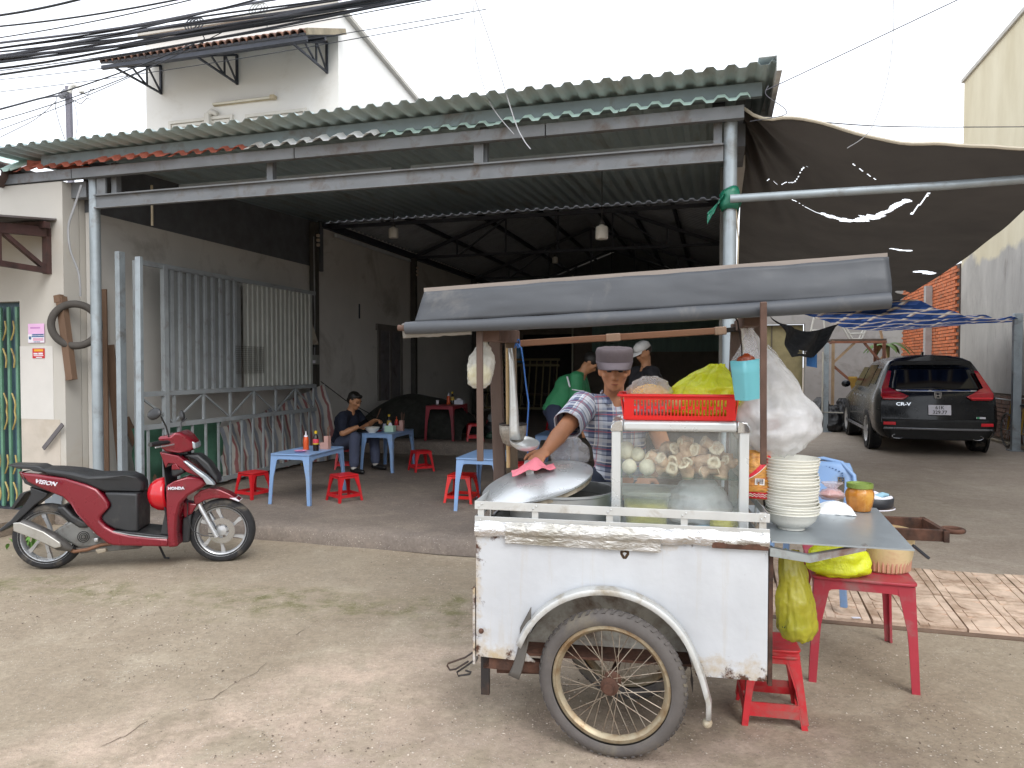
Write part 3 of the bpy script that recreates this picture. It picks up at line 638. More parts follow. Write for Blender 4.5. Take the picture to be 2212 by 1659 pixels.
# hall roof on trusses
M_RF = M('roof_underside', '#989ca3', .65, .1, var=.12)
for sg in (-1, 1):
    mb = MB(); e = (-4.25, 3.79) if sg < 0 else (2.15, 3.79); n = 76
    for i in range(n * 4 + 1):
        v = 4.5 + 11.75 * i / (n * 4); h = .03 if i % 4 in (2, 3) else 0
        mb.v += [Vector((e[0], v, e[1] + h)), Vector((-1.05, v, 4.95 + h))]
    mb.f = [(2 * i, 2 * i + 1, 2 * i + 3, 2 * i + 2) for i in range(n * 4)]; mb.build('hall_roof_sheet', M_RF, shed, 0)
    for t in (.04, .3, .56, .82):
        u = e[0] + (-1.05 - e[0]) * t; z = e[1] + (4.95 - e[1]) * t - .045
        sb('purlin', M_DKSTEEL, (u - .025, u + .025, 4.5, 16, z - .04, z + .035))
for v in (4.7, 8.0, 11.7, 15.2):
    mb = MB(); mb.bar((-4.1, v, 3.7), (-1.05, v, 4.84), .05, .06); mb.bar((2.0, v, 3.7), (-1.05, v, 4.84), .05, .06); mb.bar((-4.05, v, 3.72), (1.98, v, 3.72), .05, .05)
    for t in (.33, .66):
        for x0, x1 in ((-4.1, -1.05), (2.0, -1.05)): mb.bar((x0 + (x1 - x0) * t, v, 3.73), (x0 + (x1 - x0) * t, v, 3.7 + 1.14 * t), .03)
    mb.bar((-1.05, v, 3.73), (-1.05, v, 4.82), .035); mb.bar((-3.05, v, 3.73), (-2.05, v, 4.42), .03); mb.bar((.95, v, 3.73), (-.05, v, 4.42), .03)
    mb.build('truss', M_DKSTEEL, shed, 0)
sb('wall_plate', M_DKSTEEL, (-4.04, -3.96, 4.45, 16, 3.68, 3.78)); sb('wall_plate', M_DKSTEEL, (1.93, 1.99, 4.45, 16, 3.68, 3.78))
M_PILL = M('pillar_paint', '#46443f', .7, var=.2)
for v, z0 in ((4.2, .12), (7.9, .32), (11.6, .32)):
    p = sb('pillar', M_PILL, (-4.03, -3.93, v - .05, v + .05, z0, 3.7))
    for k in range(3):
        mb = MB(); mb.lathe([(.001, -.025), (.025, -.02), (.03, 0), (.025, .02), (.001, .025)], 10, (-3.88, v - .05, 3.35 + k * .07)); mb.build('insulator', M('porcelain', '#b9a998', .3), p)
sb('pillar', M_PILL, (1.9, 1.99, 2.4, 2.5, .12, 3.6)); sb('pillar', M_PILL, (1.9, 1.99, .86, .95, .12, 3.2))
mb = MB(); mb.bar((-3.93, 4.75, 3.6), (-3.93, 7.6, 3.6), .04, .05); mb.build('eave_beam_edge', M('pale_beam_edge', '#c8ccd0', .4), shed, 0)  # pale bar added for the bright edge of the hall's eave beam
# window in the left wall
wn = sb('window', M('window_wood', '#6f6a66', .7, var=.15), (-4.05, -4.01, 6.35, 7.5, 2.18, 2.3), (-4.05, -4.02, 6.4, 6.5, .9, 2.18), (-4.05, -4.02, 6.88, 6.97, .9, 2.18), (-4.05, -4.02, 7.35, 7.45, .9, 2.18))
sb('pane', M('dirty_pane', '#6e6c6e', .5, var=.3, scale=3, dirt='#4d3b40', dirt_amt=.4), (-4.048, -4.03, 6.5, 6.88, .9, 2.18), (-4.048, -4.03, 6.97, 7.35, .9, 2.18), parent=wn)
# electric meter box, switch and cable on the first pillar
el = thing('meter_box', 'small grey switch box on the first inner pillar', 'switch box', B(-3.9, 4.08, 1.56), BA)
mb = MB(); mb.bb(-.05, .06, -.06, .02, 0, .14); mb.build('box', M('switch_grey', '#8a8b86', .6), el, 0, bevel=.008); mb = MB(); mb.bb(-.03, .04, -.068, -.06, .02, .06); mb.build('label', M_PAPER, el, 0)
mb = MB(); mb.tube([(0, -.02, .14), (.01, -.02, .7), (0, -.02, 1.9)], .008, 6); mb.build('cable', M('cable_grey', '#8b8c8e', .6), el)
# hanging lamps
def bulb(px, py, Y, sz, label):
    p = at(px, py, Y); o = thing('hanging_lamp', label, 'lamp', p, 0, 'white cylinder lamps hanging in the shed')
    mb = MB(); mb.lathe([(.001, -.5 * sz), (.4 * sz, -.5 * sz), (.46 * sz, -.42 * sz), (.46 * sz, .3 * sz), (.4 * sz, .42 * sz), (.2 * sz, .47 * sz), (.18 * sz, .55 * sz)], 16); mb.build('bulb', M('bulb_white', '#c9c6bf', .35, var=.05), o)
    mb = MB(); mb.lathe([(.18 * sz, .55 * sz), (.2 * sz, .6 * sz), (.16 * sz, .85 * sz), (.001, .88 * sz)], 10); mb.build('socket', M('socket_dark', '#3b3a3a', .5), o)
    mb = MB(); mb.tube([(0, 0, .85 * sz), (0, 0, .85 * sz + 1.0)], .006, 5); mb.build('cord', M('cord_dark', '#2d2c2c', .6), o)
bulb(850, 503, 10.2, .15, 'large white lamp hanging nearest the left wall'); bulb(1300, 502, 7.4, .14, 'cream lamp hanging nearest the front beam'); bulb(1199, 562, 15, .13, 'small far lamp hanging between the other two')

# ================================================================== sliding gate stored along the left wall
sg_ = thing('sliding_gate', 'grey steel sliding gate of bars and corrugated sheet parked along the left wall', 'gate', B(-3.7, .4, .13), BA)
M_GATE = M('gate_grey', '#9aa0a3', .55, .15, var=.12, dirt='#7d7873', dirt_amt=.2, dscale=6)
def gb(name, a, b, w_, h_=None, mat=None): mb = MB(); mb.bar(a, b, w_, h_ or w_); return mb.build(name, mat or M_GATE, sg_, 0)
V0, V1 = .05, 3.35
for z in (.08, .78, 1.12): gb('rail', (0, V0, z), (0, V1, z), .035, .05)
for i in range(15):
    v = V0 + .12 + i * .215; gb('bar', (0, v, .1), (0, v, .76), .022)
for i in range(8):
    v = V0 + .03 + i * .46; gb('bar', (0, v, .8), (0, v, 1.1), .026)
    if i < 7: gb('brace', (0, v, .81 if i % 2 else 1.09), (0, v + .44, 1.09 if i % 2 else .81), .018)
for v in (V0, .42): gb('post', (0, v, .02), (0, v, 2.46), .05, .06)
gb('rail', (0, V0, 2.45), (0, V1, 2.45), .03, .05)
for i in range(9):
    v = .52 + i * .13; gb('panel_bar', (0, v, 1.14), (0, v, 2.44), .03, .04)
mb = MB(); xs_ = []
for i in range(16): xs_ += [(1.72 + i * .1, 0), (1.72 + i * .1 + .06, 0), (1.72 + i * .1 + .075, -.02), (1.72 + i * .1 + .09, -.02)]
mb.v = [Vector((d, v, z)) for z in (1.15, 2.44) for v, d in xs_]; n = len(xs_); mb.f = [(i, i + 1, n + i + 1, n + i) for i in range(n - 1)]; mb.build('sheet_panel', M('gate_sheet_grey', '#a5a7a1', .55, .15, var=.1), sg_, 0)
mb = MB(); mb.v = [Vector((-.02, v, z)) for z in (1.15, 2.44) for v in (.45, 1.7)]; mb.f = [(0, 1, 3, 2)]; mb.build('back_panel', M('gate_sheet_dark', '#7d8080', .6), sg_, 0)
mb = MB()
for i in range(14): z = 1.32 + i * .025; mb.bar((.02, 1.55, z), (.02, 2.1, z), .004)
for i in range(10): v = 1.55 + i * .06; mb.bar((.02, v, 1.32), (.02, v, 1.65), .003)
mb.build('wire_grille', M('grille_dark', '#4f4d47', .6), sg_, 0)
for v in (.15, 3.0):
    mb = MB(); q = Matrix.Rotation(R(90), 3, 'Y'); mb.lathe([(.012, -.012), (.045, -.012), (.045, .012), (.012, .012)], 16, (0, v, .045), q); mb.build('castor', M('castor_brass', '#8f7d58', .5, .3), sg_)
gp_ = thing('gate_post', 'leaning galvanised post propped beside the gate behind the scooter', 'post', B(-3.28, .02, .13), BA)
mb = MB(); mb.bar((0, 0, 0), (-.1, .12, 2.44), .06, .04); mb.build('post', M_GALV, gp_, 0, bevel=.004)
gp_ = thing('gate_post', 'upright pale rectangular post just right of the left column', 'post', B(-3.62, .16, .13), BA)
mb = MB(); mb.bar((0, 0, 0), (0, 0, 2.5), .055, .075); mb.build('post', M_GALV, gp_, 0, bevel=.004)
# planks and scrap stacked between wall and gate
M_PLANK = M('plank_wood', '#6b5443', .85, var=.25, scale=8, stretch=(1, 1, .15))
for i, (a, b, lb) in enumerate((((-3.98, .3, .13), (-4.0, .32, 2.3), 'tall brown plank standing behind the left column'), ((-3.92, .5, .13), (-4.02, .42, 1.75), 'brown plank leaning on the wall behind the gate'), ((-3.85, .9, .13), (-4.02, .6, 1.0), 'short brown plank leaning low behind the gate bars'), ((-3.86, 1.2, .13), (-4.02, .7, .9), 'lowest brown plank lying slanted behind the gate bars'))):
    a, b = B(*a), B(*b); mb = MB(); mb.bar((0, 0, 0), b - a, .09, .02, up=(0, 1, 0)); tag(mb.build('plank', M_PLANK, None, 0, loc=a), lb, 'plank')
# bicycle tyre hung on the white wall
ty = MB(); ty.lathe([(.20 + .035 * math.cos(a), .035 * math.sin(a)) for a in [2 * math.pi * k / 10 for k in range(11)]], 40, (0, 0, 0), Matrix.Rotation(R(90), 3, 'X'))
tag(ty.build('old_tyre', M('old_rubber', '#4b4743', .9, var=.2), None, 180, loc=B(-4.02, .02, 1.93), rot=(0, 0, BA + R(35)), fix=False), 'worn black tyre hanging on the white wall behind the column', 'tyre')
mb = MB(); mb.bb(-.04, .04, -.03, .03, -.45, .35); mb.bb(-.055, .02, -.035, .03, .3, .37); mb.build('bracket_plate', M_PLANK)
o = bpy.data.objects['bracket_plate']; o.location = B(-4.1, -.012, 1.85); o.rotation_euler = (0, R(-8), BA); tag(o, 'short dark board on the white wall inside the hanging tyre', 'board')
o.name = 'wall_board'
# striped tarpaulin bundle behind the gate, dark green heap further in
def stripes():
    s = NT('striped_tarp'); o = s.sep(); n = s.noise(1.6, 3)
    x = s.math('ADD', s.math('MULTIPLY', o[1], 5.), s.math('MULTIPLY', n, 1.2)); fr = s.math('FRACT', x)
    k = s.mix(s.ramp(fr, .3, .34), rgb('#8a8f97'), rgb('#b9b5ae')); k = s.mix(s.math('MULTIPLY', s.ramp(fr, .62, .66), s.ramp(fr, .82, .86, 1, 0)), k, rgb('#93605f'))
    s.pbr(k, .6, 0, s.bump(s.noise(11, 5, .6, None, 1), .5, .02)); return s.m
tpb = thing('striped_tarpaulin', 'striped grey and red tarpaulin draped over a heap behind the gate bars', 'tarpaulin', B(-3.78, 3.1, .13), BA)
mb = MB(); mb.grid(60, 30, lambda a, b: (-.03 + .26 * max(0, a - .62) * 2.4 * (1 - .4 * b) - .16 * b * b + .028 * math.sin(a * 44 + 2 * b) * (1 - b * .5) + .02 * N3((a, b, 0), 6), -1.3 + 2.3 * a + .1 * b * a, (.62 + .5 * a ** 1.5) * b + .02))
mb.build('sheet', stripes(), tpb, 180, fix=False)
mb = MB(); mb.grid(24, 16, lambda a, b: (-.06 + .1 * N3((a, b, 2), 3), -2.6 + 1.4 * a, .75 * b + .02)); tag(mb.build('green_net', M('green_net', '#3d6552', .8, var=.25), None, 180, loc=tpb.location, rot=(0, 0, BA)), 'dark green net hanging behind the gate bars beside the scooter', 'net')
heap = thing('dark_heap', 'low dark covered heap behind the seated diner', 'heap', B(-3.4, 6.0, .33), BA)
mb = MB(); mb.grid(30, 16, lambda a, b: (-.6 + 1.9 * a, .5 * math.cos(b * 3.14), (.72 * math.sin(b * 3.14) ** .7) * (.35 + .65 * math.sin(a * 3.14) ** .6) + .05 * N3((a * 2, b * 2, 0), 2))); mb.build('cover', M('heap_cover', '#23241f', .85, var=.3), heap, 180)
# old enamel cabinet door on the pillar bracket
ob = thing('metal_hopper', 'rusty white metal hopper on a wall bracket by the first pillar', 'hopper', B(-3.9, 3.6, 1.9), BA)
mb = MB(); mb.add([(-.12, -.2, -.05), (.12, -.2, -.05), (.16, .32, -.05), (-.12, .32, -.05), (-.1, -.05, .42), (.08, -.05, .42), (.08, .2, .42), (-.1, .2, .42)], [(0, 3, 2, 1), (4, 5, 6, 7), (0, 1, 5, 4), (1, 2, 6, 5), (2, 3, 7, 6), (3, 0, 4, 7)]); mb.build('body', M('rusty_enamel', '#a9a294', .6, var=.12, dirt='#6b4636', dirt_amt=.5, dscale=7), ob, 0, bevel=.01)
mb = MB(); mb.bar((-.12, -.2, -.07), (.0, .5, -.07), .03); mb.bar((-.14, .3, -.07), (.12, -.2, -.07), .03); mb.build('bracket', M_DKSTEEL, ob, 0)
ol = MB(); ol.bb(0, .02, 0, .02, 0, .25); tag(ol.build('iron_hook', M_DKSTEEL, None, 0, loc=B(-4.04, 5.7, 2.35), rot=(0, 0, BA)), 'short iron bar fixed on the inner left wall', 'hook')
# thin electric cables slung on the inner wall
mb = MB(); mb.tube([B(-3.88, 4.2, 1.3), B(-3.85, 4.9, .98), B(-3.6, 5.4, .7)], .008, 5); tag(mb.build('slack_cable', M('cord_dark', '#2d2c2c', .6)), 'slack dark cable dropping from the first pillar to the heap', 'cable')
# yellow bed frame and dark clutter at the back of the hall
bf = thing('bed_frame', 'dull yellow slatted bed frame leaning at the back of the hall', 'bed frame', B(-3.2, 10.2, .33), BA)
M_YW = M('dull_yellow', '#5f5537', .7, var=.15)
for i in range(11): mb = MB(); mb.bar((i * .16, .0, .25), (i * .16, .3, 1.35), .03, .02); mb.build('slat', M_YW, bf, 0)
for y_, z_ in ((0, .25), (.3, 1.35), (.27, 1.22)): mb = MB(); mb.bar((-.05, y_, z_), (1.65, y_, z_), .05, .05); mb.build('rail', M_YW, bf, 0)
bt = thing('water_bottle', 'clear blue water bottle standing on the shelf at the back', 'bottle', B(-2.75, 11.3, 1.62), 0)
mb = MB(); mb.lathe([(.001, 0), (.13, 0), (.14, .03), (.14, .3), (.12, .36), (.04, .42), (.04, .46), (.001, .46)], 16); mb.build('body', M('bottle_blue', '#4d7fa8', .25, var=.1), bt)
sh = thing('storage_shelf', 'dark storage shelf at the back under the water bottle', 'shelf', B(-2.9, 11.4, .33), BA)
mb = MB(); mb.bb(-.9, 1.1, -.25, .3, 1.25, 1.29); mb.bb(-.9, 1.1, -.25, .3, .5, .54); mb.build('shelf_board', M('dark_wood', '#3a2c25', .8), sh, 0)
for x_ in (-.88, .08, 1.06): mb = MB(); mb.bb(x_ - .02, x_ + .02, -.22, .28, 0, 1.25); mb.build('upright', M('dark_wood', '#3a2c25', .8), sh, 0)
pl = MB(); pl.tube([(0, 0, 0), (0, 0, 3.2)], .02, 8); tag(pl.build('thin_pole', M('pole_pale', '#8d8a78', .6), None, 60, loc=B(-1.2, 10.2, .33)), 'thin pale pole standing before the green rear wall', 'pole')
# ================================================================== torn dark tarpaulin over the alley
TEARS = [((0.265, 0.27), (0.34, 0.27), 0.0073), ((0.34, 0.27), (0.42, 0.29), 0.0263), ((0.42, 0.29), (0.47, 0.285), 0.045), ((0.47, 0.285), (0.54, 0.235), 0.0527), ((0.54, 0.235), (0.605, 0.17), 0.0314), ((0.2, 0.25), (0.265, 0.27), 0.0055), ((0.66, 0.135), (0.65, 0.225), 0.0086), ((0.1, 0.225), (0.19, 0.19), 0.0055), ((0.19, 0.19), (0.245, 0.125), 0.0049), ((0.38, 0.06), (0.47, 0.095), 0.0043), ((0.67, 0.42), (0.75, 0.43), 0.0263), ((0.88, 0.58), (0.95, 0.6), 0.0578), ((0.93, 0.8), (0.985, 0.82), 0.0739)]
def tarp_pt(a, b):
    uL, uR = 2.06 + .12 * b, 4.02 + .15 * math.sin(b * 3.1) + .32 * b
    u = uL + (uR - uL) * a; v = .05 + 6.5 * b - .35 * a * (1 - b)
    zL, zR = 3.37 - .45 * b, 2.84 - .42 * b
    z = zL + (zR - zL) * a - .1 * math.sin(a * math.pi) * (1 - b) ** 3 - .12 * math.sin(a * math.pi) * math.sin(b * math.pi)
    t = math.atan2(b + .02, a + .03); d = math.hypot(a, b)
    z += .04 * math.sin(t * 26) * math.exp(-d * 2.6) * min(1, d * 9) + .03 * math.sin(t * 13 + 1) * math.exp(-d * 1.3)
    z += .03 * N3((a, b, 0), 3.1) + .012 * N3((a, b, 4), 9)
    return Vector((u, v, z))
mb = MB(); NA, NB = 200, 420
mb.grid(NA, NB, tarp_pt)
def seg_d(p, a, b):
    a, b = Vector(a), Vector(b); d = b - a; t = max(0, min(1, (p - a).dot(d) / d.dot(d))); return (p - a - d * t).length
keep = []
for i, f in enumerate(mb.f):
    p = Vector(((i % NA + .5) / NA * 2.1, (i // NA + .5) / NB * 6.5)); ok = True
    for a, b, wd in TEARS:
        dd = seg_d(p, (a[0] * 2.1, a[1] * 6.5), (b[0] * 2.1, b[1] * 6.5))
        if dd < wd * (1 + .8 * N3((p.x, p.y, 0), 13))  - .002: ok = False; break
    if ok: keep.append(f)
mb.f = keep
tarp = thing('shade_tarpaulin', 'large torn dark grey tarpaulin stretched over the alley from the shed column', 'tarpaulin', BO, BA)
def tarp_mat():
    s = NT('tarp_cloth'); v = s.map((1, 1, 1)); n = s.noise(1.4, 6, .6)
    c = s.mix(s.ramp(n, .35, .65), rgb('#504b48'), rgb('#403c3a')); nr = s.bump(s.noise(160, 2), .2, .002)
    d = s.n('ShaderNodeBsdfDiffuse'); s.set(d.inputs[0], c); s.l(nr, d.inputs['Normal']); t = s.n('ShaderNodeBsdfTranslucent'); s.set(t.inputs[0], s.mix(n, rgb('#4a4540'), rgb('#3d3935')))
    m_ = s.n('ShaderNodeMixShader'); m_.inputs[0].default_value = .4; s.l(d.outputs[0], m_.inputs[1]); s.l(t.outputs[0], m_.inputs[2]); s.l(m_.outputs[0], s.out.inputs[0]); return s.m
mb.build('cloth', tarp_mat(), tarp, 180, fix=False)
mb = MB(); mb.tube([tarp_pt(i / 30, 0) + Vector((0, 0, .006)) for i in range(31)], .012, 6); mb.build('hem', M('hem_cream', '#b3aa98', .7), tarp)
pp = thing('support_pipe', 'horizontal galvanised pipe tied to the right column under the tarpaulin', 'pipe', B(1.97, .03, 2.75), BA)
mb = MB(); mb.tube([(0, 0, 0), (1.4, 0, 0), (2.8, 0, .03)], .03, 12); mb.build('pipe', M_GALV, pp, 60)
kn = thing('green_bag_knot', 'green plastic bag knotted round the right column', 'plastic bag', B(1.97, .1, 2.76), BA)
mb = MB(); mb.lathe([(.055, -.08), (.075, -.04), (.07, 0), (.08, .04), (.056, .08)], 20); mb.v = [p + Vector((.02 * N3(p, 14), .02 * N3(p, 14, 3), .025 * N3(p, 11, 5))) for p in mb.v]; mb.build('wrap', film('green_film', '#2f9c7d', .85), kn, 180, solid=.002)
mb = MB(); mb.grid(10, 10, lambda a, b: (-.04 - .12 * b, -.08 + .06 * a + .02 * N3((a, b, 0), 5), .03 - .17 * b + .1 * (a - .5) * b + .02 * N3((a, b, 1), 6))); mb.build('tail', film('green_film', '#2f9c7d', .85), kn, 180)
mb = MB(); mb.tube([(0.04, -.02, -.05), (.06, -.02, -.3), (.05, -.01, -.75), (.06, -.02, -1.1)], .006, 6); mb.build('string', M('string_cream', '#a99e8a', .8), kn)
sb('lamp_box', M('lamp_box_black', '#25262a', .4), (1.84, 1.93, .06, .16, 3.42, 3.56))
# ================================================================== overhead cables
M_CAB = M('black_cable', '#23242b', .55, var=.2); M_CABL = M('grey_cable', '#55565e', .6)
def cable_pts(p0, p1, Y0, Y1, sag=0., n=18):
    a, b = at(p0[0], p0[1], Y0), at(p1[0], p1[1], Y1); return [a.lerp(b, i / n) - Vector((0, 0, sag * 4 * (i / n) * (1 - i / n))) for i in range(n + 1)]
bun = thing('cable_bundle', 'thick sagging bundle of black cables crossing the sky above the white townhouse', 'cables', at(-300, 170, 8.2), 0)
o0 = bun.location
for i in range(11):
    a0, b0 = 124 + i * 5.2 + random.uniform(-3, 3), -100 + i * 3.6 + random.uniform(-4, 4)
    mb = MB(); P = cable_pts((-320, a0 + 12), (1250, b0), 8.4 + random.uniform(-.1, .1), 6.2 + random.uniform(-.05, .05), random.uniform(.03, .1))
    P = [p - o0 + Vector((0, .02 * math.sin(k * .9 + i), .018 * math.sin(k * .7 + i * 1.9))) for k, p in enumerate(P)]
    mb.tube(P, random.choice((.009, .012, .015)), 6); mb.build('cable', M_CAB if i % 4 else M_CABL, bun, 60)
for px, py in ((420, 52), (558, 20)):
    c_ = at(px, py, 7.35) - o0; mb = MB()
    for k in range(3): mb.tube([c_ + Vector((.03 * k - .03 + .06 * math.cos(t), .06 * math.sin(t * 1.0), .09 * math.sin(t) + .0)) for t in [6.28 * j / 12 for j in range(12)]], .007, 5, closed=True)
    mb.tube([c_ + Vector((.05, 0, -.05)), c_ + Vector((.1, 0, -.14)), c_ + Vector((.08, 0, -.2))], .006, 5); mb.build('cable_tie', M('tie_pale', '#9a9a96', .6) if px > 500 else M_CAB, bun, 60)
LW = [((-60, 135), (800, -70), 8, 6.5, .008), ((-60, 62), (560, -40), 8, 6.8, .009), ((-60, 40), (330, -50), 8, 7, .012), ((-60, 90), (640, -60), 8, 6.8, .006), ((-60, 170), (1150, -60), 8.2, 6.2, .012), ((-60, 178), (1050, 20), 9, 7, .004), ((-60, 205), (1000, 40), 9, 7, .004), ((-60, 250), (420, 95), 8.2, 7.6, .007), ((-60, 275), (380, 120), 8.2, 7.6, .005), ((-60, 300), (480, 70), 8, 7.2, .004), ((-60, 160), (1080, -30), 8.6, 6.6, .005)]
LWL = ['thick black wire crossing just above the cable bundle at left', 'black wire in the upper left corner of the sky', 'short thick wire at the very top left corner', 'thin wire high above the cable bundle', 'thick loose cable running along the top of the bundle', 'thin wire crossing in front of the townhouse just above the tiled awning', 'lower of two thin wires crossing the townhouse wall', 'blue-black wire dipping below the bundle at the left edge', 'thin wire below the bundle at the left edge', 'lowest thin wire rising from the left edge to the bundle', 'thin wire along the underside of the bundle']
for (a, b, y0, y1, r), lb in zip(LW, LWL):
    mb = MB(); P = cable_pts(a, b, y0, y1, .06); o0_ = P[0].copy(); mb.tube([p - o0_ for p in P], r, 6); tag(mb.build('overhead_wire', M_CAB, None, 60, loc=o0_), lb, 'wire', 'loose overhead wires')
def wire(name, label, pts, r, mat):
    P = [at(*p) for p in pts]; Q = []
    for i in range(len(P) - 1):                      # Catmull-Rom
        p0, p1, p2, p3 = P[max(i - 1, 0)], P[i], P[i + 1], P[min(i + 2, len(P) - 1)]
        for k in range(6):
            t = k / 6; Q.append(.5 * ((2 * p1) + (p2 - p0) * t + (2 * p0 - 5 * p1 + 4 * p2 - p3) * t * t + (3 * p1 - p0 - 3 * p2 + p3) * t ** 3))
    Q.append(P[-1]); o_ = Q[0].copy(); mb = MB(); mb.tube([q - o_ for q in Q], r, 5); return tag(mb.build(name, mat, None, 60, loc=o_), label, 'wire')
M_PALE = M('pale_wire', '#a7a8ab', .5)
wire('dangling_wire', 'long pale wire dangling from the sky onto the shed roof', [(1012, -40, 5.4), (1062, 100, 5.4), (1110, 255, 5.4), (1130, 300, 5.3), (1146, 322, 5.2)], .004, M_PALE)
wire('dangling_wire', 'wavy pale wire hanging left of the longer dangling wire', [(1018, -40, 5.5), (1026, 60, 5.5), (1030, 130, 5.5), (1060, 225, 5.5), (1110, 290, 5.4)], .0035, M_PALE)
wire('stay_wire', 'straight dark wire rising from the shed roof corner to the upper right', [(1655, 195, 4.8), (1800, 127, 4.6), (2100, -15, 4.2), (2200, -60, 4.1)], .0035, M_CABL)
wire('stay_wire', 'nearly level thin wire running from the roof corner to the beige wall', [(1580, 245, 5.2), (1750, 262, 6.0), (1950, 274, 7.5), (2240, 274, 9.5)], .006, M_CABL)
wire('dangling_wire', 'thin curved wire hanging from the top right down onto the tarpaulin', [(1928, -40, 4.7), (1930, 60, 4.7), (1915, 180, 4.7), (1880, 280, 4.75), (1830, 320, 4.85)], .003, M_PALE)
wire('slack_wire', 'short looping wire at the shed roof corner above the tarpaulin', [(1660, 185, 4.9), (1655, 205, 4.9), (1695, 235, 4.9), (1690, 250, 4.95), (1620, 262, 5.1)], .003, M_CABL)
wire('column_cable', 'grey cable looping down beside the left column', [(176, 400, 6.75), (160, 450, 6.72), (148, 490, 6.7), (152, 540, 6.7), (170, 590, 6.72), (174, 640, 6.73)], .01, M('cable_grey', '#8b8c8e', .6))
# service mast on the town house roof
mast = thing('service_mast', 'thin service mast with curved white conduit rising left of the townhouse', 'mast', at(153, 330, 9.6), 0)
m0 = mast.location
mb = MB(); mb.bar((0, 0, -.6), at(148, 187, 9.6) - m0, .06); mb.build('post', M('mast_grey', '#7d7b86', .5), mast, 0)
mb = MB(); mb.tube([at(px, py, 9.5) - m0 for px, py in ((150, 200), (154, 187), (163, 183), (172, 188), (177, 200))], .03, 10); mb.build('conduit', M('conduit_white', '#cfcdc8', .5), mast)
mb = MB()
for k in range(3): mb.ell(at(134 + 4 * k, 207 - 4 * k, 9.5) - m0, .045, 8)
mb.build('insulator', M('insulator_grey', '#74757c', .5), mast)
mb = MB(); mb.tube([at(px, py, 9.5) - m0 for px, py in ((170, 200), (190, 205), (196, 193), (203, 192))], .006, 4); mb.tube([at(px, py, 9.5) - m0 for px, py in ((155, 215), (175, 225), (188, 212), (196, 215))], .006, 4); mb.tube([at(px, py, 9.5) - m0 for px, py in ((122, 208), (120, 235), (128, 265), (137, 292), (142, 305))], .005, 4); mb.tube([at(px, py, 9.5) - m0 for px, py in ((155, 210), (164, 235), (168, 265), (163, 300))], .004, 4); mb.build('lead_wire', M_CAB, mast)
wire('overhead_wire', 'twisted service wire running from the mast to the left edge', [(-60, 252, 8.5), (30, 228, 9), (90, 212, 9.3), (128, 207, 9.5)], .012, M_CABL)
wire('overhead_wire', 'slack thin wire running from the mast down to the left edge', [(-60, 325, 8.5), (30, 282, 9), (80, 255, 9.2), (122, 218, 9.5)], .005, M_CABL)
# ================================================================== food cart
CA = R(-10)
cart = thing('food_cart', 'white sheet-metal noodle cart on spoked wheel with grey canopy in the foreground', 'food cart', (.42, 2.85, 0), CA)
CMI = (Matrix.Translation((.42, 2.85, 0)) @ Matrix.Rotation(CA, 4, 'Z')).inverted()
CM = CMI.inverted()
def cl(p): return CMI @ Vector(p)
def C(x, y, z): return CM @ Vector((x, y, z))
def cpart(name, mb, mat, smooth=0, parent=None, **kw): return mb.build(name, mat, parent or cart, smooth, **kw)
def panel_mat():
    s = NT('cart_white_panel'); P = s.co.outputs['Object']; o = s.sep()
    k = s.mix(s.ramp(s.noise(2.2, 5, .6, P), .3, .7), rgb('#c9ccd0'), rgb('#b8bbc0'))
    streak = s.ramp(s.noise(4, 6, .7, s.map((5, 5, .35))), .56, .78, 0, .5); k = s.mix(streak, k, rgb('#b3a58e'))
    low = s.ramp(o[2], .33, .46, 1, 0); lft = s.ramp(o[0], -.576, -.5, 1, 0); top = s.ramp(o[2], .78, .85, 0, 1)
    e = s.math('MAXIMUM', s.math('MAXIMUM', low, lft), s.math('MULTIPLY', top, .8))
    rust = s.ramp(s.math('ADD', s.noise(17, 8, .72, P), s.math('MULTIPLY', e, .2)), .69, .79)
    soft = s.ramp(s.math('ADD', s.noise(7, 7, .7, P), s.math('MULTIPLY', e, .26)), .66, .86, 0, .75)
    k = s.mix(soft, k, rgb('#a98f5e')); k = s.mix(rust, k, s.mix(s.noise(60, 3), rgb('#5b3420'), rgb('#2d211a')))
    h = s.math('ADD', s.noise(3.5, 3, .5, P), s.math('MULTIPLY', s.noise(70, 3), .04))
    s.pbr(k, s.math('MAXIMUM', s.ramp(s.noise(6, 4), .3, .7, .3, .5), s.math('MULTIPLY', soft, .8)), s.math('MULTIPLY', s.math('SUBTRACT', 1., soft), .15), s.bump(h, .35, .03), .5); return s.m
M_PAN = panel_mat()
M_ALU = M('aluminium', '#cdcfce', .35, .5, var=.08, scale=9, bump=.03, dirt='#a39a8a', dirt_amt=.15, dscale=8)
M_RUSTY = M('rusty_iron', '#5a3d30', .9, .1, var=.3, scale=14, bump=.4, bscale=50, dirt='#2b211c', dirt_amt=.5, dscale=9)
M_BLKI = M('black_iron', '#2b2726', .7, .2, var=.25, dirt='#4f3a2d', dirt_amt=.4, dscale=9)
M_WOOD = M('post_wood', '#5a4a42', .85, var=.25, scale=6, bump=.4, bscale=40, stretch=(1, 1, .12), dirt='#3a302b', dirt_amt=.3)
M_WOODR = M('block_wood', '#5e483e', .8, var=.25, scale=9, bump=.4, bscale=40, dirt='#4a362d', dirt_amt=.3, dscale=6)
ARC_C, ARC_R = Vector((-.045, .29)), .345
pts = [(-.576, .338), (-.33, .328)]
for a in range(166, 8, -6): pts.append((ARC_C.x + ARC_R * math.cos(R(a)), ARC_C.y + ARC_R * math.sin(R(a))))
pts += [(.31, .322), (.576, .318), (.576, .853), (-.576, .86)]
mb = MB(); n = len(pts); mb.v = [Vector((x, -.006, z)) for x, z in pts] + [Vector((x, .004, z)) for x, z in pts]
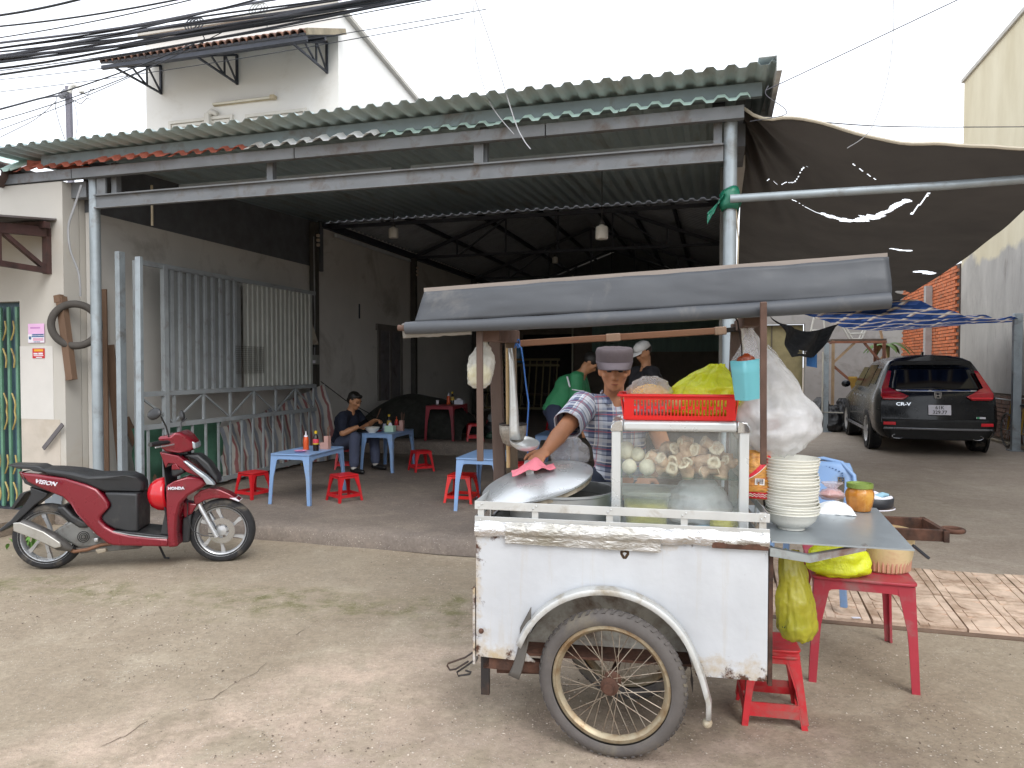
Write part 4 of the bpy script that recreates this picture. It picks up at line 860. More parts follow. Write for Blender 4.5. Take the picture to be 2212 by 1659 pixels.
mb.f = [tuple(range(n)), tuple(n + i for i in reversed(range(n)))] + [(i, (i + 1) % n, n + (i + 1) % n, n + i) for i in range(n)]
bm = bmesh.new(); me = mb.mesh('x'); bm.from_mesh(me); bmesh.ops.triangulate(bm, faces=[f for f in bm.faces if len(f.verts) > 4]); bm.to_mesh(me); bm.free()
link('front_panel', me, M_PAN, cart, 0)
mb = MB(); mb.bb(-.576, -.566, .005, .62, .335, .86); cpart('side_panel', mb, M_PAN); mb = MB(); mb.bb(.566, .576, .005, .62, .32, .85); cpart('side_panel', mb, M_PAN); mb = MB(); mb.bb(-.566, .566, .612, .62, .335, .85); cpart('back_panel', mb, M_PAN)
mb = MB(); mb.bb(-.566, .566, .005, .612, .35, .36); cpart('floor_panel', mb, M_RUSTY)
mb = MB(); mb.bb(-.566, .566, .005, .612, .845, .853); cpart('deck', mb, M('deck_tin', '#8d8e8c', .5, .4, var=.15, dirt='#5d5348', dirt_amt=.3))
mb = MB(); mb.bb(-.4, .33, .13, .14, .3, .7); cpart('wheel_well', mb, M('well_white', '#b9b5aa', .6, var=.15, dirt='#5b4027', dirt_amt=.45, dscale=7))
mb = MB()
for k in range(20):
    a0, a1 = R(172 - k * 9), R(172 - (k + 1) * 9 + .6); r = ARC_R - .004 + (.004 if k % 2 else 0)
    mb.v += [Vector((ARC_C.x + r * math.cos(a), y, ARC_C.y + r * math.sin(a))) for a in (a0, a1) for y in (.006, .13)]; n = len(mb.v) - 4; mb.f.append((n, n + 1, n + 3, n + 2))
cpart('wheel_arch_liner', mb, M('liner_dark', '#4d4744', .9, var=.25, dirt='#2f2925', dirt_amt=.4), 0)
# fender: curled tin strip standing proud of the panel, straight tail at the right
fp = [(ARC_C.x + .365 * math.cos(R(a)), ARC_C.y + .365 * math.sin(R(a))) for a in range(160, 18, -5)]
fp += [(fp[-1][0] + .03, fp[-1][1] - .08), (fp[-1][0] + .055, fp[-1][1] - .17), (fp[-1][0] + .055, fp[-1][1] - .235)]
mb = MB(); rows = ((-.005, .0), (-.035, .012), (-.07, .006), (-.078, -.012))
for x, z in fp:
    d = (Vector((x, z)) - ARC_C).normalized()
    mb.v += [Vector((x + d.x * e, y, z + d.y * e)) for y, e in rows]
n = len(rows); mb.f = [(i * n + j, i * n + j + 1, (i + 1) * n + j + 1, (i + 1) * n + j) for i in range(len(fp) - 1) for j in range(n - 1)]
cpart('fender', mb, M('fender_tin', '#c4c5c3', .4, .35, var=.08, dirt='#8b7b5e', dirt_amt=.3, dscale=7), 50, solid=.004)
mb = MB(); mb.grid(6, 10, lambda a, b: (-.39 + .05 * a - .05 * b * b, -.012 - .035 * a, .47 - .2 * b + .1 * a * (1 - b)) ); cpart('bent_flap', mb, M('flap_dark', '#5d5954', .6, .2, var=.2), 60, solid=.003)
mb = MB(); mb.ell((fp[-1][0] - .004, -.05, fp[-1][1] - .02), .02, 12); cpart('fender_knob', mb, M('knob_cream', '#b7ad97', .5, dirt='#6b4a2c', dirt_amt=.5, dscale=20), 180)
# wheel
wc = cl(at(1320, 1483, 2.795)); wc.z = .292
wh = bpy.data.objects.new('wheel', None); col.objects.link(wh); reg(wh, cart); wh.location = wc; wh.rotation_euler = (R(1.5), 0, R(-9))
XR = Matrix.Rotation(R(90), 3, 'X')
prof = []
for k in range(15):
    a = R(-128 + 256 * k / 14); rr, zz = .258 + .034 * math.cos(a), .035 * math.sin(a); prof.append((rr, zz))
mb = MB(); mb.lathe(prof, 72, (0, 0, 0), XR)
M_TYRE = M('tyre_rubber', '#57524f', .85, var=.16, scale=10, bump=.25, bscale=60, dirt='#78705f', dirt_amt=.3, dscale=5)
cpart('tyre', mb, M_TYRE, 60, wh)
mb = MB()
for k in range(54):                                   # chevron tread blocks
    for sg in (-1, 1):
        a = 2 * math.pi * (k + (.5 if sg > 0 else 0)) / 54; pts = []
        for da, al in ((-.025, R(4) * sg), (.02, R(4) * sg), (.055, R(42) * sg), (.012, R(42) * sg)):
            pts.append((a + da, al))
        vs = []
        for lift in (-.003, .0045):
            for aa, al in pts:
                rr = .258 + (.034 + lift) * math.cos(al); vs.append(Vector((rr * math.cos(aa), (.035 + lift) * math.sin(al), rr * math.sin(aa))))
        mb.add(vs, [(4, 5, 6, 7), (0, 1, 5, 4), (1, 2, 6, 5), (2, 3, 7, 6), (3, 0, 4, 7)])
cpart('tread', mb, M_TYRE, 0, wh); wh_children = None
M_RIM = M('rusty_rim', '#a89c84', .45, .55, var=.15, scale=9, dirt='#7c5c38', dirt_amt=.5, dscale=9, bump=.15)
mb = MB(); mb.lathe([(.222, -.022), (.234, -.02), (.236, -.014), (.228, -.011), (.216, -.008), (.213, 0), (.216, .008), (.228, .011), (.236, .014), (.234, .02), (.222, .022), (.222, .018), (.214, .012), (.207, 0), (.214, -.012), (.222, -.018), (.222, -.022)], 72, (0, 0, 0), XR); cpart('rim', mb, M_RIM, 40, wh)
mb = MB(); mb.lathe([(.001, -.085), (.011, -.085), (.012, -.06), (.02, -.058), (.02, -.045), (.033, -.043), (.036, -.036), (.036, -.026), (.03, -.022), (.018, -.015), (.018, .015), (.03, .022), (.036, .028), (.036, .036), (.02, .04), (.02, .06), (.001, .06)], 24, (0, 0, 0), XR); cpart('hub', mb, M_RUSTY, 40, wh)
src = None
for k in range(36):
    sg = 1 if k % 2 else -1; tw = (R(52) if (k // 2) % 2 else R(-52)); a1 = 2 * math.pi * k / 36; a0 = a1 + tw
    p0 = Vector((.032 * math.cos(a0), sg * .03, .032 * math.sin(a0))); p1 = Vector((.211 * math.cos(a1), sg * .004, .211 * math.sin(a1)))
    mb = MB(); mb.tube([p0, p1], .0017, 5, cap=False); cpart('spoke', mb, M('spoke_steel', '#9a8f80', .45, .5, var=.2, dirt='#6b4a30', dirt_amt=.4, dscale=25), 60, wh)
mb = MB(); mb.tube([wc + Vector((0, .02, 0)), wc + Vector((.05, .5, 0))], .015, 8); cpart('axle', mb, M_RUSTY, 60)
w2 = dup(wh, wc + Vector((.06, .52, 0)), R(-2), parent=cart)
# underframe
mb = MB(); mb.bb(-.56, -.525, .01, .03, .17, .34); mb.bb(-.56, -.545, .03, .06, .17, .34); cpart('prop_leg', mb, M_BLKI)
mb = MB(); mb.bar((-.55, .03, .305), (-.28, .03, .3), .04, .045); mb.bar((-.5, .06, .265), (-.3, .06, .275), .03, .03); cpart('underframe', mb, M_RUSTY)
mb = MB(); mb.bar((-.56, .3, .31), (.56, .3, .3), .04, .05); mb.bar((-.56, .58, .31), (.56, .58, .3), .04, .04); cpart('underframe', mb, M_BLKI)
mb = MB(); mb.bb(-.592, -.582, .0, .06, .3, .62); cpart('side_flap', mb, M_PAN)
h_ = lambda px, py, Y=2.96: cl(at(px, py, Y))
mb = MB(); mb.tube([h_(1028, 1405), h_(1005, 1420), h_(968, 1433), h_(966, 1438), h_(972, 1447), h_(985, 1445), h_(1012, 1428)], .004, 6); mb.tube([h_(1026, 1425), h_(1005, 1440), h_(987, 1452), h_(990, 1460), h_(1015, 1456), h_(1018, 1452), h_(1005, 1448)], .004, 6); cpart('wire_rack', mb, M_BLKI, 60)
mb = MB(); mb.tube([h_(1040, 1362, 2.93) + Vector((0, -.02, 0)), h_(1040, 1362, 2.93) + Vector((0, -.005, 0))], [.006, .012], 8); cpart('rust_bolt', mb, M_RUSTY, 60)
mb = MB(); mb.grid(10, 3, lambda a, b: (.03 + (.006 + .012 * b + .004 * math.sin(a * 19)) * math.cos(a * 6.283), -.0068, .79 + (.008 + .012 * b) * math.sin(a * 6.283)), wrap=True); cpart('rust_hole', mb, M('rust_hole', '#33241b', .95, var=.4, scale=60, dirt='#8b6a3a', dirt_amt=.4, dscale=60))
# foil over the upper edge
def foil_mat(name, c, rough):
    s = NT(name); nr = s.bump(s.noise(22, 5, .6, s.map((1, 1, 2.4)), 1.2), .6, .012)
    nr = s.bump(s.noise(160, 3), .25, .002, nr); s.pbr(s.mix(s.ramp(s.noise(5, 6), .45, .8), c, rgb('#8f8874')), rough, .92, nr); return s.m
M_FOIL = foil_mat('foil', (.72, .72, .73), .24); M_FOIL2 = foil_mat('dull_foil', (.58, .57, .55), .36)
def crump(x, z, k): return .004 * N3((x, z, 0), 16, k) + .0022 * N3((x, z * 2, 0), 45, k)
mb = MB(); mb.grid(120, 16, lambda a, b: (-.578 + 1.156 * a, -.012 - .016 * math.sin(b * 2.6) + crump(a * 1.15, b * .06, 1), .905 - .062 * b + .004 * N3((a, b, 0), 14) - .004 * a)); cpart('foil_edge', mb, M_FOIL, 60)
mb = MB(); mb.grid(80, 24, lambda a, b: (-.45 + .62 * a + .008 * N3((b, 0, 0), 9), -.019 - .016 * math.sin(min(1, b * 1.6) * 2.4) + crump(a * .6, b * .08, 5) * .9 + .006 * b, .903 - (.086 + .01 * a) * b + .004 * N3((a, b, 3), 9))); cpart('foil_patch', mb, M_FOIL2, 60)
mb = MB(); mb.box((.47, -.02, .848), (.21, .012, .03), rot=Euler((0, R(.5), 0))); cpart('rust_bar', mb, M_RUSTY, 0, bevel=.003)
# aluminium guard rails
def rail(a, b, h=.03, t=.004): mb = MB(); mb.bar(a, b, t, h); return cpart('guard_rail', mb, M_ALU, 0, bevel=.001)
r1 = rail((-.58, -.012, .968), (.58, -.012, .955), .034); r2 = rail((-.58, -.012, .91), (.58, -.012, .9), .026)
rail((-.578, -.01, .968), (-.578, .6, .968), .03, .004); rail((.578, -.01, .955), (.578, .6, .955), .03, .004); rail((-.578, -.01, .91), (-.578, .6, .91), .024); rail((-.57, .605, .965), (.57, .605, .955), .03)
for x in (-.555, -.33, -.03, .26, .555):
    mb = MB(); mb.bb(x - .013, x + .013, -.008, -.003, .86, .975); cpart('rail_stay', mb, M_ALU)
    for dx, z in ((-.007, .963), (.006, .973), (.0, .908)):
        mb = MB(); mb.ell((x + dx, -.016, z - .006 - x * .011), .004, 8); cpart('rivet', mb, M_ALU, 180, r1)
for y in (.3, .58):
    for x in (-.576, .576): mb = MB(); mb.bb(x - .003, x + .003, y - .013, y + .013, .86, .97); cpart('rail_stay', mb, M_ALU)
# posts, cross beams and tie bar
def bar_w(name, a, b, w_, h_, mat, **kw): mb = MB(); mb.bar(cl(a), cl(b), w_, h_); return cpart(name, mb, mat, 0, bevel=.003, **kw)
bar_w('post', at(1082, 1095, 3.4), at(1070, 727, 3.36), .054, .045, M_WOOD)
bar_w('post', at(1108, 1095, 3.47), at(1103, 735, 3.46), .05, .04, M('post_tan', '#7a6a58', .85, var=.2, stretch=(1, 1, .15)))
bar_w('cross_beam', at(1058, 722, 2.88), at(1106, 728, 3.46), .075, .058, M_WOODR)
bar_w('post', at(1662, 1095, 3.12), at(1627, 695, 3.1), .045, .04, M_WOOD)
bar_w('post', at(1575, 1075, 3.34), at(1590, 700, 3.34), .045, .04, M_WOOD)
bar_w('cross_beam', at(1625, 690, 2.78), at(1600, 705, 3.42), .06, .05, M_WOODR)
tb_ = bar_w('tie_bar', at(1122, 742, 3.42), at(1562, 714, 3.33), .03, .03, M('tie_wood', '#7d5a44', .8, var=.2, stretch=(.1, 1, 1)))
bar_w('tape_wrap', at(1309, 730, 3.378), at(1340, 728, 3.372), .036, .036, M('tape_tan', '#a08672', .6), parent=tb_); bar_w('tape_wrap', at(1543, 715.5, 3.332), at(1568, 714, 3.327), .037, .037, M('tape_tan', '#a08672', .6), parent=tb_)
bar_w('tie_bar', at(1562, 714, 3.33), at(1625, 708, 3.3), .022, .022, M_BLKI)
bar_w('hanging_batten', at(1037.5, 996, 2.86), at(1036, 680, 2.82), .026, .014, M_WOOD)
bar_w('hanging_batten', at(1649, 1003, 2.66), at(1649, 652, 2.55), .023, .014, M_WOODR)
# canopy
TLp, TRp, RLp, RRp = at(918, 628, 2.85), at(1914, 553, 2.57), at(876, 709, 2.82), at(1922, 649, 2.53)
M_TARPG = M('grey_pvc', '#46494e', .55, var=.05, scale=2.5, bump=.06, bscale=120, dirt='#77736e', dirt_amt=.15, dscale=2.2)
back = Vector((.174, .985, .03)).normalized() * .36
mb = MB(); mb.bar(cl(TLp), cl(TRp), .03, .018); cpart('canopy_board', mb, M('grey_board', '#8b827b', .9, var=.2, scale=8, stretch=(.15, 1, 1)), 0)
VLp, VRp = at(897, 697, 2.83), at(1921, 640, 2.545)
def val(a, b):
    p = TLp.lerp(TRp, a).lerp(VLp.lerp(VRp, a), b)
    return cl(p + Vector((-.008 * (1 - a) * 0, -.018 - .004 * math.sin(b * 3.1) + .006 * N3((a * 3, b, 0), 2.2) + .003 * N3((a * 5, b * 2, 2), 4), -.006 * (1 - b) + .004 * N3((a * 6, 0, 1), 2))))
mb = MB(); mb.grid(70, 10, val); cpart('canopy_valance', mb, M_TARPG, 180, solid=.002)
def roofc(a, b): p = TLp.lerp(TRp, a) + back * b; return cl(p + Vector((0, 0, .004 - .03 * math.sin(b * 3.1) + .01 * N3((a * 4, b * 4, 3), 1.3))))
mb = MB(); mb.grid(40, 20, roofc); cpart('canopy_roof', mb, M_TARPG, 180, solid=.002)
mb = MB(); mb.bar(cl(TLp + back), cl(TRp + back), .03, .03); cpart('canopy_board', mb, M_WOOD)
for a in (.12, .75): mb = MB(); p = TLp.lerp(TRp, a); mb.bar(cl(p - Vector((0, 0, .02))), cl(p + back - Vector((0, 0, .02))), .03, .03); cpart('canopy_rafter', mb, M_WOOD)
P_ = []; rr = []
for i in range(41):
    a = i / 40; P_.append(cl(RLp.lerp(RRp, a) + Vector((0, .004 * math.sin(a * 9), -.008 * math.sin(a * 3.14))))); rr.append(.024 + .005 * a + .003 * N3((a, 0, 0), 9))
mb = MB(); mb.tube(P_, rr, 16); cpart('canopy_roll', mb, M_TARPG, 60)
mb = MB(); mb.grid(20, 8, lambda a, b: cl(at(868 + 150 * a, 700 + 30 * b - 8 * a, 2.815 - .04 * a) + Vector((0, .03 * b, .006 * N3((a, b, 0), 9))))); cpart('canopy_fold', mb, M('pvc_pale', '#8b8985', .6, var=.12, dirt='#6b6158', dirt_amt=.3), 180, solid=.002)
mb = MB(); q = cl(RLp); mb.tube([q + Vector((-.03, 0, .002)), q], .012, 10); cpart('roll_stick', mb, M_WOODR, 60)
# folding side shelf
tl_, tr_, br_, bl_ = C(.584, -.03, .872), at(1976, 1187, 2.63), at(1893, 1097, 3.38), C(.584, .62, .885)
mb = MB(); a4 = [cl(p) for p in (tl_, tr_, br_, bl_)]; mb.v = a4 + [p - Vector((0, 0, .006)) for p in a4]; mb.f = [(0, 1, 2, 3), (7, 6, 5, 4), (0, 4, 5, 1), (1, 5, 6, 2), (2, 6, 7, 3), (3, 7, 4, 0)]
cpart('side_shelf', mb, M('shelf_tin', '#a9b1b6', .32, .5, var=.06, scale=4, bump=.03))
mb = MB(); a0 = C(.58, -.025, .845); mb.v = [cl(a0), cl(at(1748, 1200, 2.70)), cl(at(1875, 1178, 2.66)), cl(at(1870, 1190, 2.66)), cl(at(1750, 1216, 2.70)), cl(C(.58, -.025, .812))]; m_ = len(mb.v); mb.v += [p + Vector((0, .03, 0)) for p in mb.v]; mb.f = [tuple(range(m_)), tuple(m_ + i for i in reversed(range(m_)))] + [(i, (i + 1) % m_, m_ + (i + 1) % m_, m_ + i) for i in range(m_)]
cpart('shelf_bracket', mb, M('bracket_tin', '#9aa0a0', .4, .4, var=.1, dirt='#6b4433', dirt_amt=.45, dscale=8))
mb = MB(); mb.bb(.58, .596, .0, .03, .3, .84); cpart('corner_iron', mb, M_RUSTY)

# ================================================================== stock pot, lid, cloth
pot = thing('stock_pot', 'large aluminium stock pot sunk in the cart under its lid', 'pot', at(1212, 1060, 3.22) * Vector((1, 1, 0)) + Vector((0, 0, .72)) if False else Vector((.226, 3.23, .81)), 0)
M_POT = M('pot_aluminium', '#c9cbcb', .32, .7, var=.06, scale=4, bump=.04)
mb = MB(); mb.lathe([(.001, 0), (.23, 0), (.235, .01), (.235, .165), (.245, .17), (.245, .178), (.232, .178), (.23, .16), (.228, .03), (.001, .03)], 48); mb.build('body', M_POT, pot, 40)
mb = MB(); mb.lathe([(.001, .13), (.229, .13)], 32); mb.build('broth', M('broth', '#4b4a47', .12, var=.1, bump=0), pot, 0)
lid = thing('pot_lid', 'wide domed aluminium lid tilted across the stock pot', 'lid', at(1160, 1038, 3.235), 0, rot=(R(9), R(-13), R(-6)))
mb = MB(); mb.lathe([(.001, .05), (.04, .049), (.11, .042), (.18, .028), (.235, .008), (.252, 0), (.257, -.004), (.256, -.012), (.243, -.013), (.243, -.035), (.24, -.035), (.24, -.006), (.18, .022), (.11, .036), (.001, .044)], 64); mb.build('dome', M('lid_aluminium', '#d2d5d7', .3, .65, var=.05, scale=3, bump=.03), lid, 40)
mb = MB(); mb.lathe([(.2435, -.013), (.2445, -.014), (.2445, -.035), (.2435, -.036)], 48); mb.build('rim_grime', M('rim_grime', '#a79d8a', .7, var=.2, dirt='#5b4a3a', dirt_amt=.4, dscale=16), lid, 40)
mb = MB(); pr = [(-.045, .046), (-.04, .085), (-.02, .096), (.02, .096), (.04, .085), (.045, .046)]
for i in range(5): mb.bar((-.02, pr[i][0], pr[i][1]), (-.02, pr[i + 1][0], pr[i + 1][1]), .036, .003, up=(1, 0, 0))
mb = MB(); mb.v = [Vector((x, y, z)) for y, z in pr for x in (-.036, 0)]; mb.f = [(2 * i, 2 * i + 1, 2 * i + 3, 2 * i + 2) for i in range(5)]; mb.build('handle', M_ALU, lid, 40, solid=.003, bevel=.001)
clo = thing('pink_cloth', 'small pink cloth wrapped over the lid handle under his hand', 'cloth', at(1152, 1010, 3.2), 0)
def cloth(a, b):
    x, y = (a - .5) * .19, (b - .5) * .12
    d = math.hypot(x * .9, y); z = .052 * math.exp(-(d / .045) ** 2) - .012 + .012 * N3((x, y, 0), 26) + .22 * x * (1 if x > 0 else .45)
    return (x + .008 * N3((x, y, 2), 20), y, z - .05 * max(0, abs(x) - .05))
mb = MB(); mb.grid(34, 24, cloth); mb.build('fabric', M('pink_fabric', '#e2808f', .9, var=.12, bump=.5, bscale=160), clo, 180, solid=.004)
# ================================================================== glass cabinet
cb = thing('glass_cabinet', 'aluminium framed glass food cabinet standing on the cart', 'cabinet', C(.245, .09, .853), CA)
M_CABF = M('cabinet_aluminium', '#d3d6d6', .3, .45, var=.04, bump=.02)
W2, D2, H2 = .272, .32, .462
for x in (-W2, W2 - .038):
    for y in (0, D2): mb = MB(); mb.bb(x, x + .038, y, y + .03, 0, H2 - .03); mb.build('frame_post', M_CABF, cb, 0, bevel=.005)
for y in (0, D2):
    mb = MB(); mb.bb(-W2 + .045, W2 - .045, y - .004, y + .034, H2 - .042, H2); mb.build('top_rail', M_CABF, cb, 30, bevel=.012, seg=4)
    mb = MB(); mb.bb(-W2 + .038, W2 - .038, y, y + .03, 0, .03); mb.build('bottom_rail', M_CABF, cb, 0, bevel=.004)
    for sg in (-1, 1): mb = MB(); mb.prism([(sg * (W2 - .046), H2 - .044), (sg * (W2 + .004), H2 - .044), (sg * (W2 + .002), H2 - .02), (sg * (W2 - .012), H2 - .003), (sg * (W2 - .03), H2 + .002), (sg * (W2 - .046), H2 + .002)], y - .006, y + .036); mb.build('corner_cap', M('chrome_cap', '#d5d7d9', .12, .9, var=.03, bump=0), cb, 40, bevel=.003)
for x in (-W2, W2 - .034): mb = MB(); mb.bb(x, x + .034, .03, D2, H2 - .036, H2 - .004); mb.build('top_rail', M_CABF, cb, 0, bevel=.006); mb = MB(); mb.bb(x, x + .034, .03, D2, 0, .03); mb.build('bottom_rail', M_CABF, cb, 0)
GL = glass('cabinet_glass', (.95, .98, .97), 1.35, .1)
mb = MB(); mb.bb(-W2 + .034, W2 - .034, .012, .016, .03, H2 - .04); mb.build('pane', GL, cb, 0)
for x in (-W2 + .016, W2 - .02): mb = MB(); mb.bb(x, x + .004, .03, D2, .03, H2 - .036); mb.build('pane', GL, cb, 0)
mb = MB(); mb.bb(-W2 + .03, W2 - .03, .03, D2, H2 - .01, H2 - .006); mb.build('top_pane', GL, cb, 0)
mb = MB(); mb.bb(-W2 + .03, W2 - .03, .025, D2 - .01, .224, .23); mb.build('shelf', glass('shelf_glass', (.62, .8, .8), 1.5), cb, 0)
mb = MB(); mb.bb(-W2 + .03, W2 - .03, .03, D2, .004, .01); mb.build('base', M_CABF, cb, 0)
CB0 = C(.245, .09, .853); QC = Matrix.Rotation(CA, 3, 'Z')
def cbp(x, y, z): return CB0 + QC @ Vector((x, y, z))
# boiled bones on the shelf, four pale meat balls at the left
M_BONE = M('boiled_meat', '#c4a184', .55, var=.22, scale=26, bump=.5, bscale=60, dirt='#8d6a52', dirt_amt=.35, dscale=22, rand=.14)
M_BONE2 = M('bone_end', '#d6c6ae', .6, var=.2, scale=40, bump=.5, bscale=90, dirt='#9a7a66', dirt_amt=.4, dscale=30, rand=.1)
def bone(k):
    random.seed(k + 31); mb = MB(); n = 16; L = random.uniform(.05, .075); r = random.uniform(.02, .027); P = []
    for i in range(9):
        t = i / 8; rr_ = r * (.86 + .3 * abs(t - .5) * 1.6) * (1 if i not in (0,) else .96)
        for j in range(n):
            a = 2 * math.pi * j / n; f = 1 + .28 * noise.noise(Vector((math.cos(a) * 1.3 + k * 7, math.sin(a) * 1.3, t * 2.2)))
            P.append(Vector((rr_ * f * math.cos(a) + .012 * math.sin(t * 3) * (k % 3 - 1), rr_ * f * math.sin(a), (t - .5) * L + .006 * noise.noise(Vector((math.cos(a) * 2, math.sin(a) * 2, k))))))
    mb.v = P; mb.f = [(i * n + j, i * n + (j + 1) % n, (i + 1) * n + (j + 1) % n, (i + 1) * n + j) for i in range(8) for j in range(n)]
    return mb, n, L, r, P
protos = []
for k in range(6):
    root = thing('bone_piece', 'x', 'bone'); mb, n, L, r, P = bone(k); mb.build('meat', M_BONE, root, 60, fix=False)
    for e, base in ((0, 0), (1, 8 * n)):
        ring = P[base:base + n]; c_ = sum(ring, Vector()) / n; sg = -1 if e == 0 else 1; e_ = MB(); vs = list(ring)
        for f, d in ((.82, .004), (.55, .003), (.42, -.004), (.3, -.01)): vs += [c_ + (p - c_) * f + Vector((0, 0, sg * d)) for p in ring]
        vs.append(c_ - Vector((0, 0, sg * .012))); m_ = len(vs) - 1
        e_.add(vs, [(q * n + j, q * n + (j + 1) % n, (q + 1) * n + (j + 1) % n, (q + 1) * n + j) for q in range(4) for j in range(n)] + [(4 * n + j, 4 * n + (j + 1) % n, m_) for j in range(n)]); e_.build('bone_end', M_BONE2, root, 60)
    protos.append(root)
random.seed(5); spots = []
for row, (z, x0, x1, st) in enumerate(((.258, -.06, .2, .046), (.296, -.1, .21, .05), (.332, -.03, .2, .06), (.366, .03, .14, .1))):
    x = x0
    while x < x1:
        for y in ((.075, .17) if row < 2 else (.11,)): spots.append((x + random.uniform(-.008, .008), y + random.uniform(-.012, .012), z + random.uniform(-.005, .005)))
        x += st
used = set()
for i, p in enumerate(spots):
    k = i % 6
    if k not in used: o = protos[k]; used.add(k)
    else: o = dup(protos[k])
    o.location = cbp(*p); o.rotation_euler = (random.uniform(0, 6.28), random.uniform(0, 6.28), random.uniform(0, 6.28)); o['label'] = 'boiled bone with meat piled on the cabinet glass shelf'; o['group'] = 'boiled bones heaped in the glass cabinet'
M_BALL = M('pale_ball', '#dcd2bd', .6, var=.12, scale=20, bump=.3, bscale=60, dirt='#a9a08c', dirt_amt=.3, dscale=14)
for (x, y, z, r), lb in zip(((-.2, .09, .262, .031), (-.126, .08, .264, .034), (-.165, .11, .312, .03), (-.215, .13, .325, .038)), ('lower left pale ball in the glass cabinet', 'largest lower pale ball next to the bones in the cabinet', 'upper pale ball resting on the two lower ones in the cabinet', 'big greyish ball at the back left of the cabinet shelf')):
    mb = MB(); mb.ell((0, 0, 0), (r, r, r * 1.05), 24); mb.v = [p * (1 + .05 * N3(p, 40, x)) for p in mb.v]; tag(mb.build('meat_ball', M_BALL, None, 180, loc=cbp(x, y, z)), lb, 'meat ball')
# tub, bags and lemon wedge on the cabinet floor
tub = thing('plastic_tub', 'frosted plastic tub half full of yellow pickles on the cabinet floor', 'tub', cbp(-.13, .14, .012), CA)
def rbox(w_, d_, h_, r, taper=.9, nz=6, crn=5):
    mb = MB(); ring = []
    for cx, cy, a0 in ((1, 1, 0), (-1, 1, 90), (-1, -1, 180), (1, -1, 270)):
        for k in range(crn): a = R(a0 + 90 * k / (crn - 1)); ring.append((cx * (w_ / 2 - r) + r * math.cos(a), cy * (d_ / 2 - r) + r * math.sin(a)))
    m_ = len(ring)
    for j in range(nz + 1):
        t = j / nz; f = taper + (1 - taper) * t; mb.v += [Vector((x * f, y * f, h_ * t)) for x, y in ring]
    mb.f = [(j * m_ + i, j * m_ + (i + 1) % m_, (j + 1) * m_ + (i + 1) % m_, (j + 1) * m_ + i) for j in range(nz) for i in range(m_)] + [tuple(reversed(range(m_)))]
    return mb, ring, m_
mb, ring, m_ = rbox(.19, .14, .13, .03); mb.build('tub_body', film('frosted', '#f0f2ee', .35, .3, .6), tub, 40)
mb, ring, m_ = rbox(.205, .155, .018, .032, 1, 1); mb.f.append(tuple(m_ + i for i in range(m_))); mb.build('tub_lid', film('frosted', '#f0f2ee', .35, .3, .6), tub, 40, loc=(0, 0, .128), bevel=.004)
mb, ring, m_ = rbox(.178, .13, .09, .028); mb.f.append(tuple(6 * m_ + i for i in range(m_))); mb.build('pickles', M('pickle_yellow', '#d0bf55', .5, var=.3, scale=25, bump=.5, bscale=40), tub, 40, loc=(0, 0, .003))
def bagmesh(w_, d_, h_, prof, nu=48, nv=34, cr=.1, folds=7, seed=0, lean=(0, 0), freq=3.):
    """prof: list of (t, radius factor) from the bottom up"""
    def rad(t):
        for (a, ra), (b, rb) in zip(prof, prof[1:]):
            if t <= b: s = (t - a) / (b - a); s = s * s * (3 - 2 * s); return ra + (rb - ra) * s
        return prof[-1][1]
    def fn(a, b):
        th = 2 * math.pi * a; c_, s_ = math.cos(th), math.sin(th); r = rad(b)
        q = Vector((c_ * freq * .55, s_ * freq * .55, b * freq)); k = 1 + cr * (noise.noise(q + Vector((seed * 3.1, 0, 0))) + .6 * noise.noise(q * 2.3 + Vector((seed, 5, 0))) - .5 * abs(noise.noise(q * 3.6 + Vector((seed, 0, 7)))))
        qa = Vector((c_ * 2.1 + seed, s_ * 2.1, b * .9)); k += (1 - min(1, r * 1.6)) * .35 * math.sin(folds * th + 3 * noise.noise(q)) - cr * 1.1 * abs(noise.noise(qa * 2.2)) + cr * .4 * abs(noise.noise(q * 5))
        return Vector((c_ * r * k * w_ / 2 + lean[0] * b * b, s_ * r * k * d_ / 2 + lean[1] * b * b, b * h_ + .03 * h_ * noise.noise(q * 1.3)))
    mb = MB(); mb.grid(nu, nv, fn, True); mb.f.append(tuple(reversed(range(nu)))); return mb
PK = [(0, .55), (.08, .9), (.3, 1), (.6, .85), (.85, .55), (1, .3)]
o = thing('clear_bag', 'crumpled clear plastic bag lying on the right of the cabinet floor', 'plastic bag', cbp(.09, .19, .012), CA); bagmesh(.3, .22, .2, PK, seed=2).build('film', film('clear_pink', '#f4ecee', .78, .2, .3), o, 180)
o = thing('lemon_bag', 'yellow lump in white paper at the cabinet right corner', 'food bag', cbp(.185, .08, .012), CA); bagmesh(.12, .1, .07, [(0, .6), (.2, 1), (.6, .9), (1, .2)], seed=4).build('wrap', M('lemon_wrap', '#d0c25c', .5, var=.2, scale=12), o, 180)
mb = MB(); mb.box((0, 0, .003), (.11, .05, .004), rz=.4); tag(mb.build('paper_label', M('label_blue', '#9db8cc', .6, var=.15), None, 0, loc=cbp(.085, .07, .012), rot=(R(12), 0, CA)), 'pale blue paper packet lying in the cabinet beside the yellow lump', 'packet')
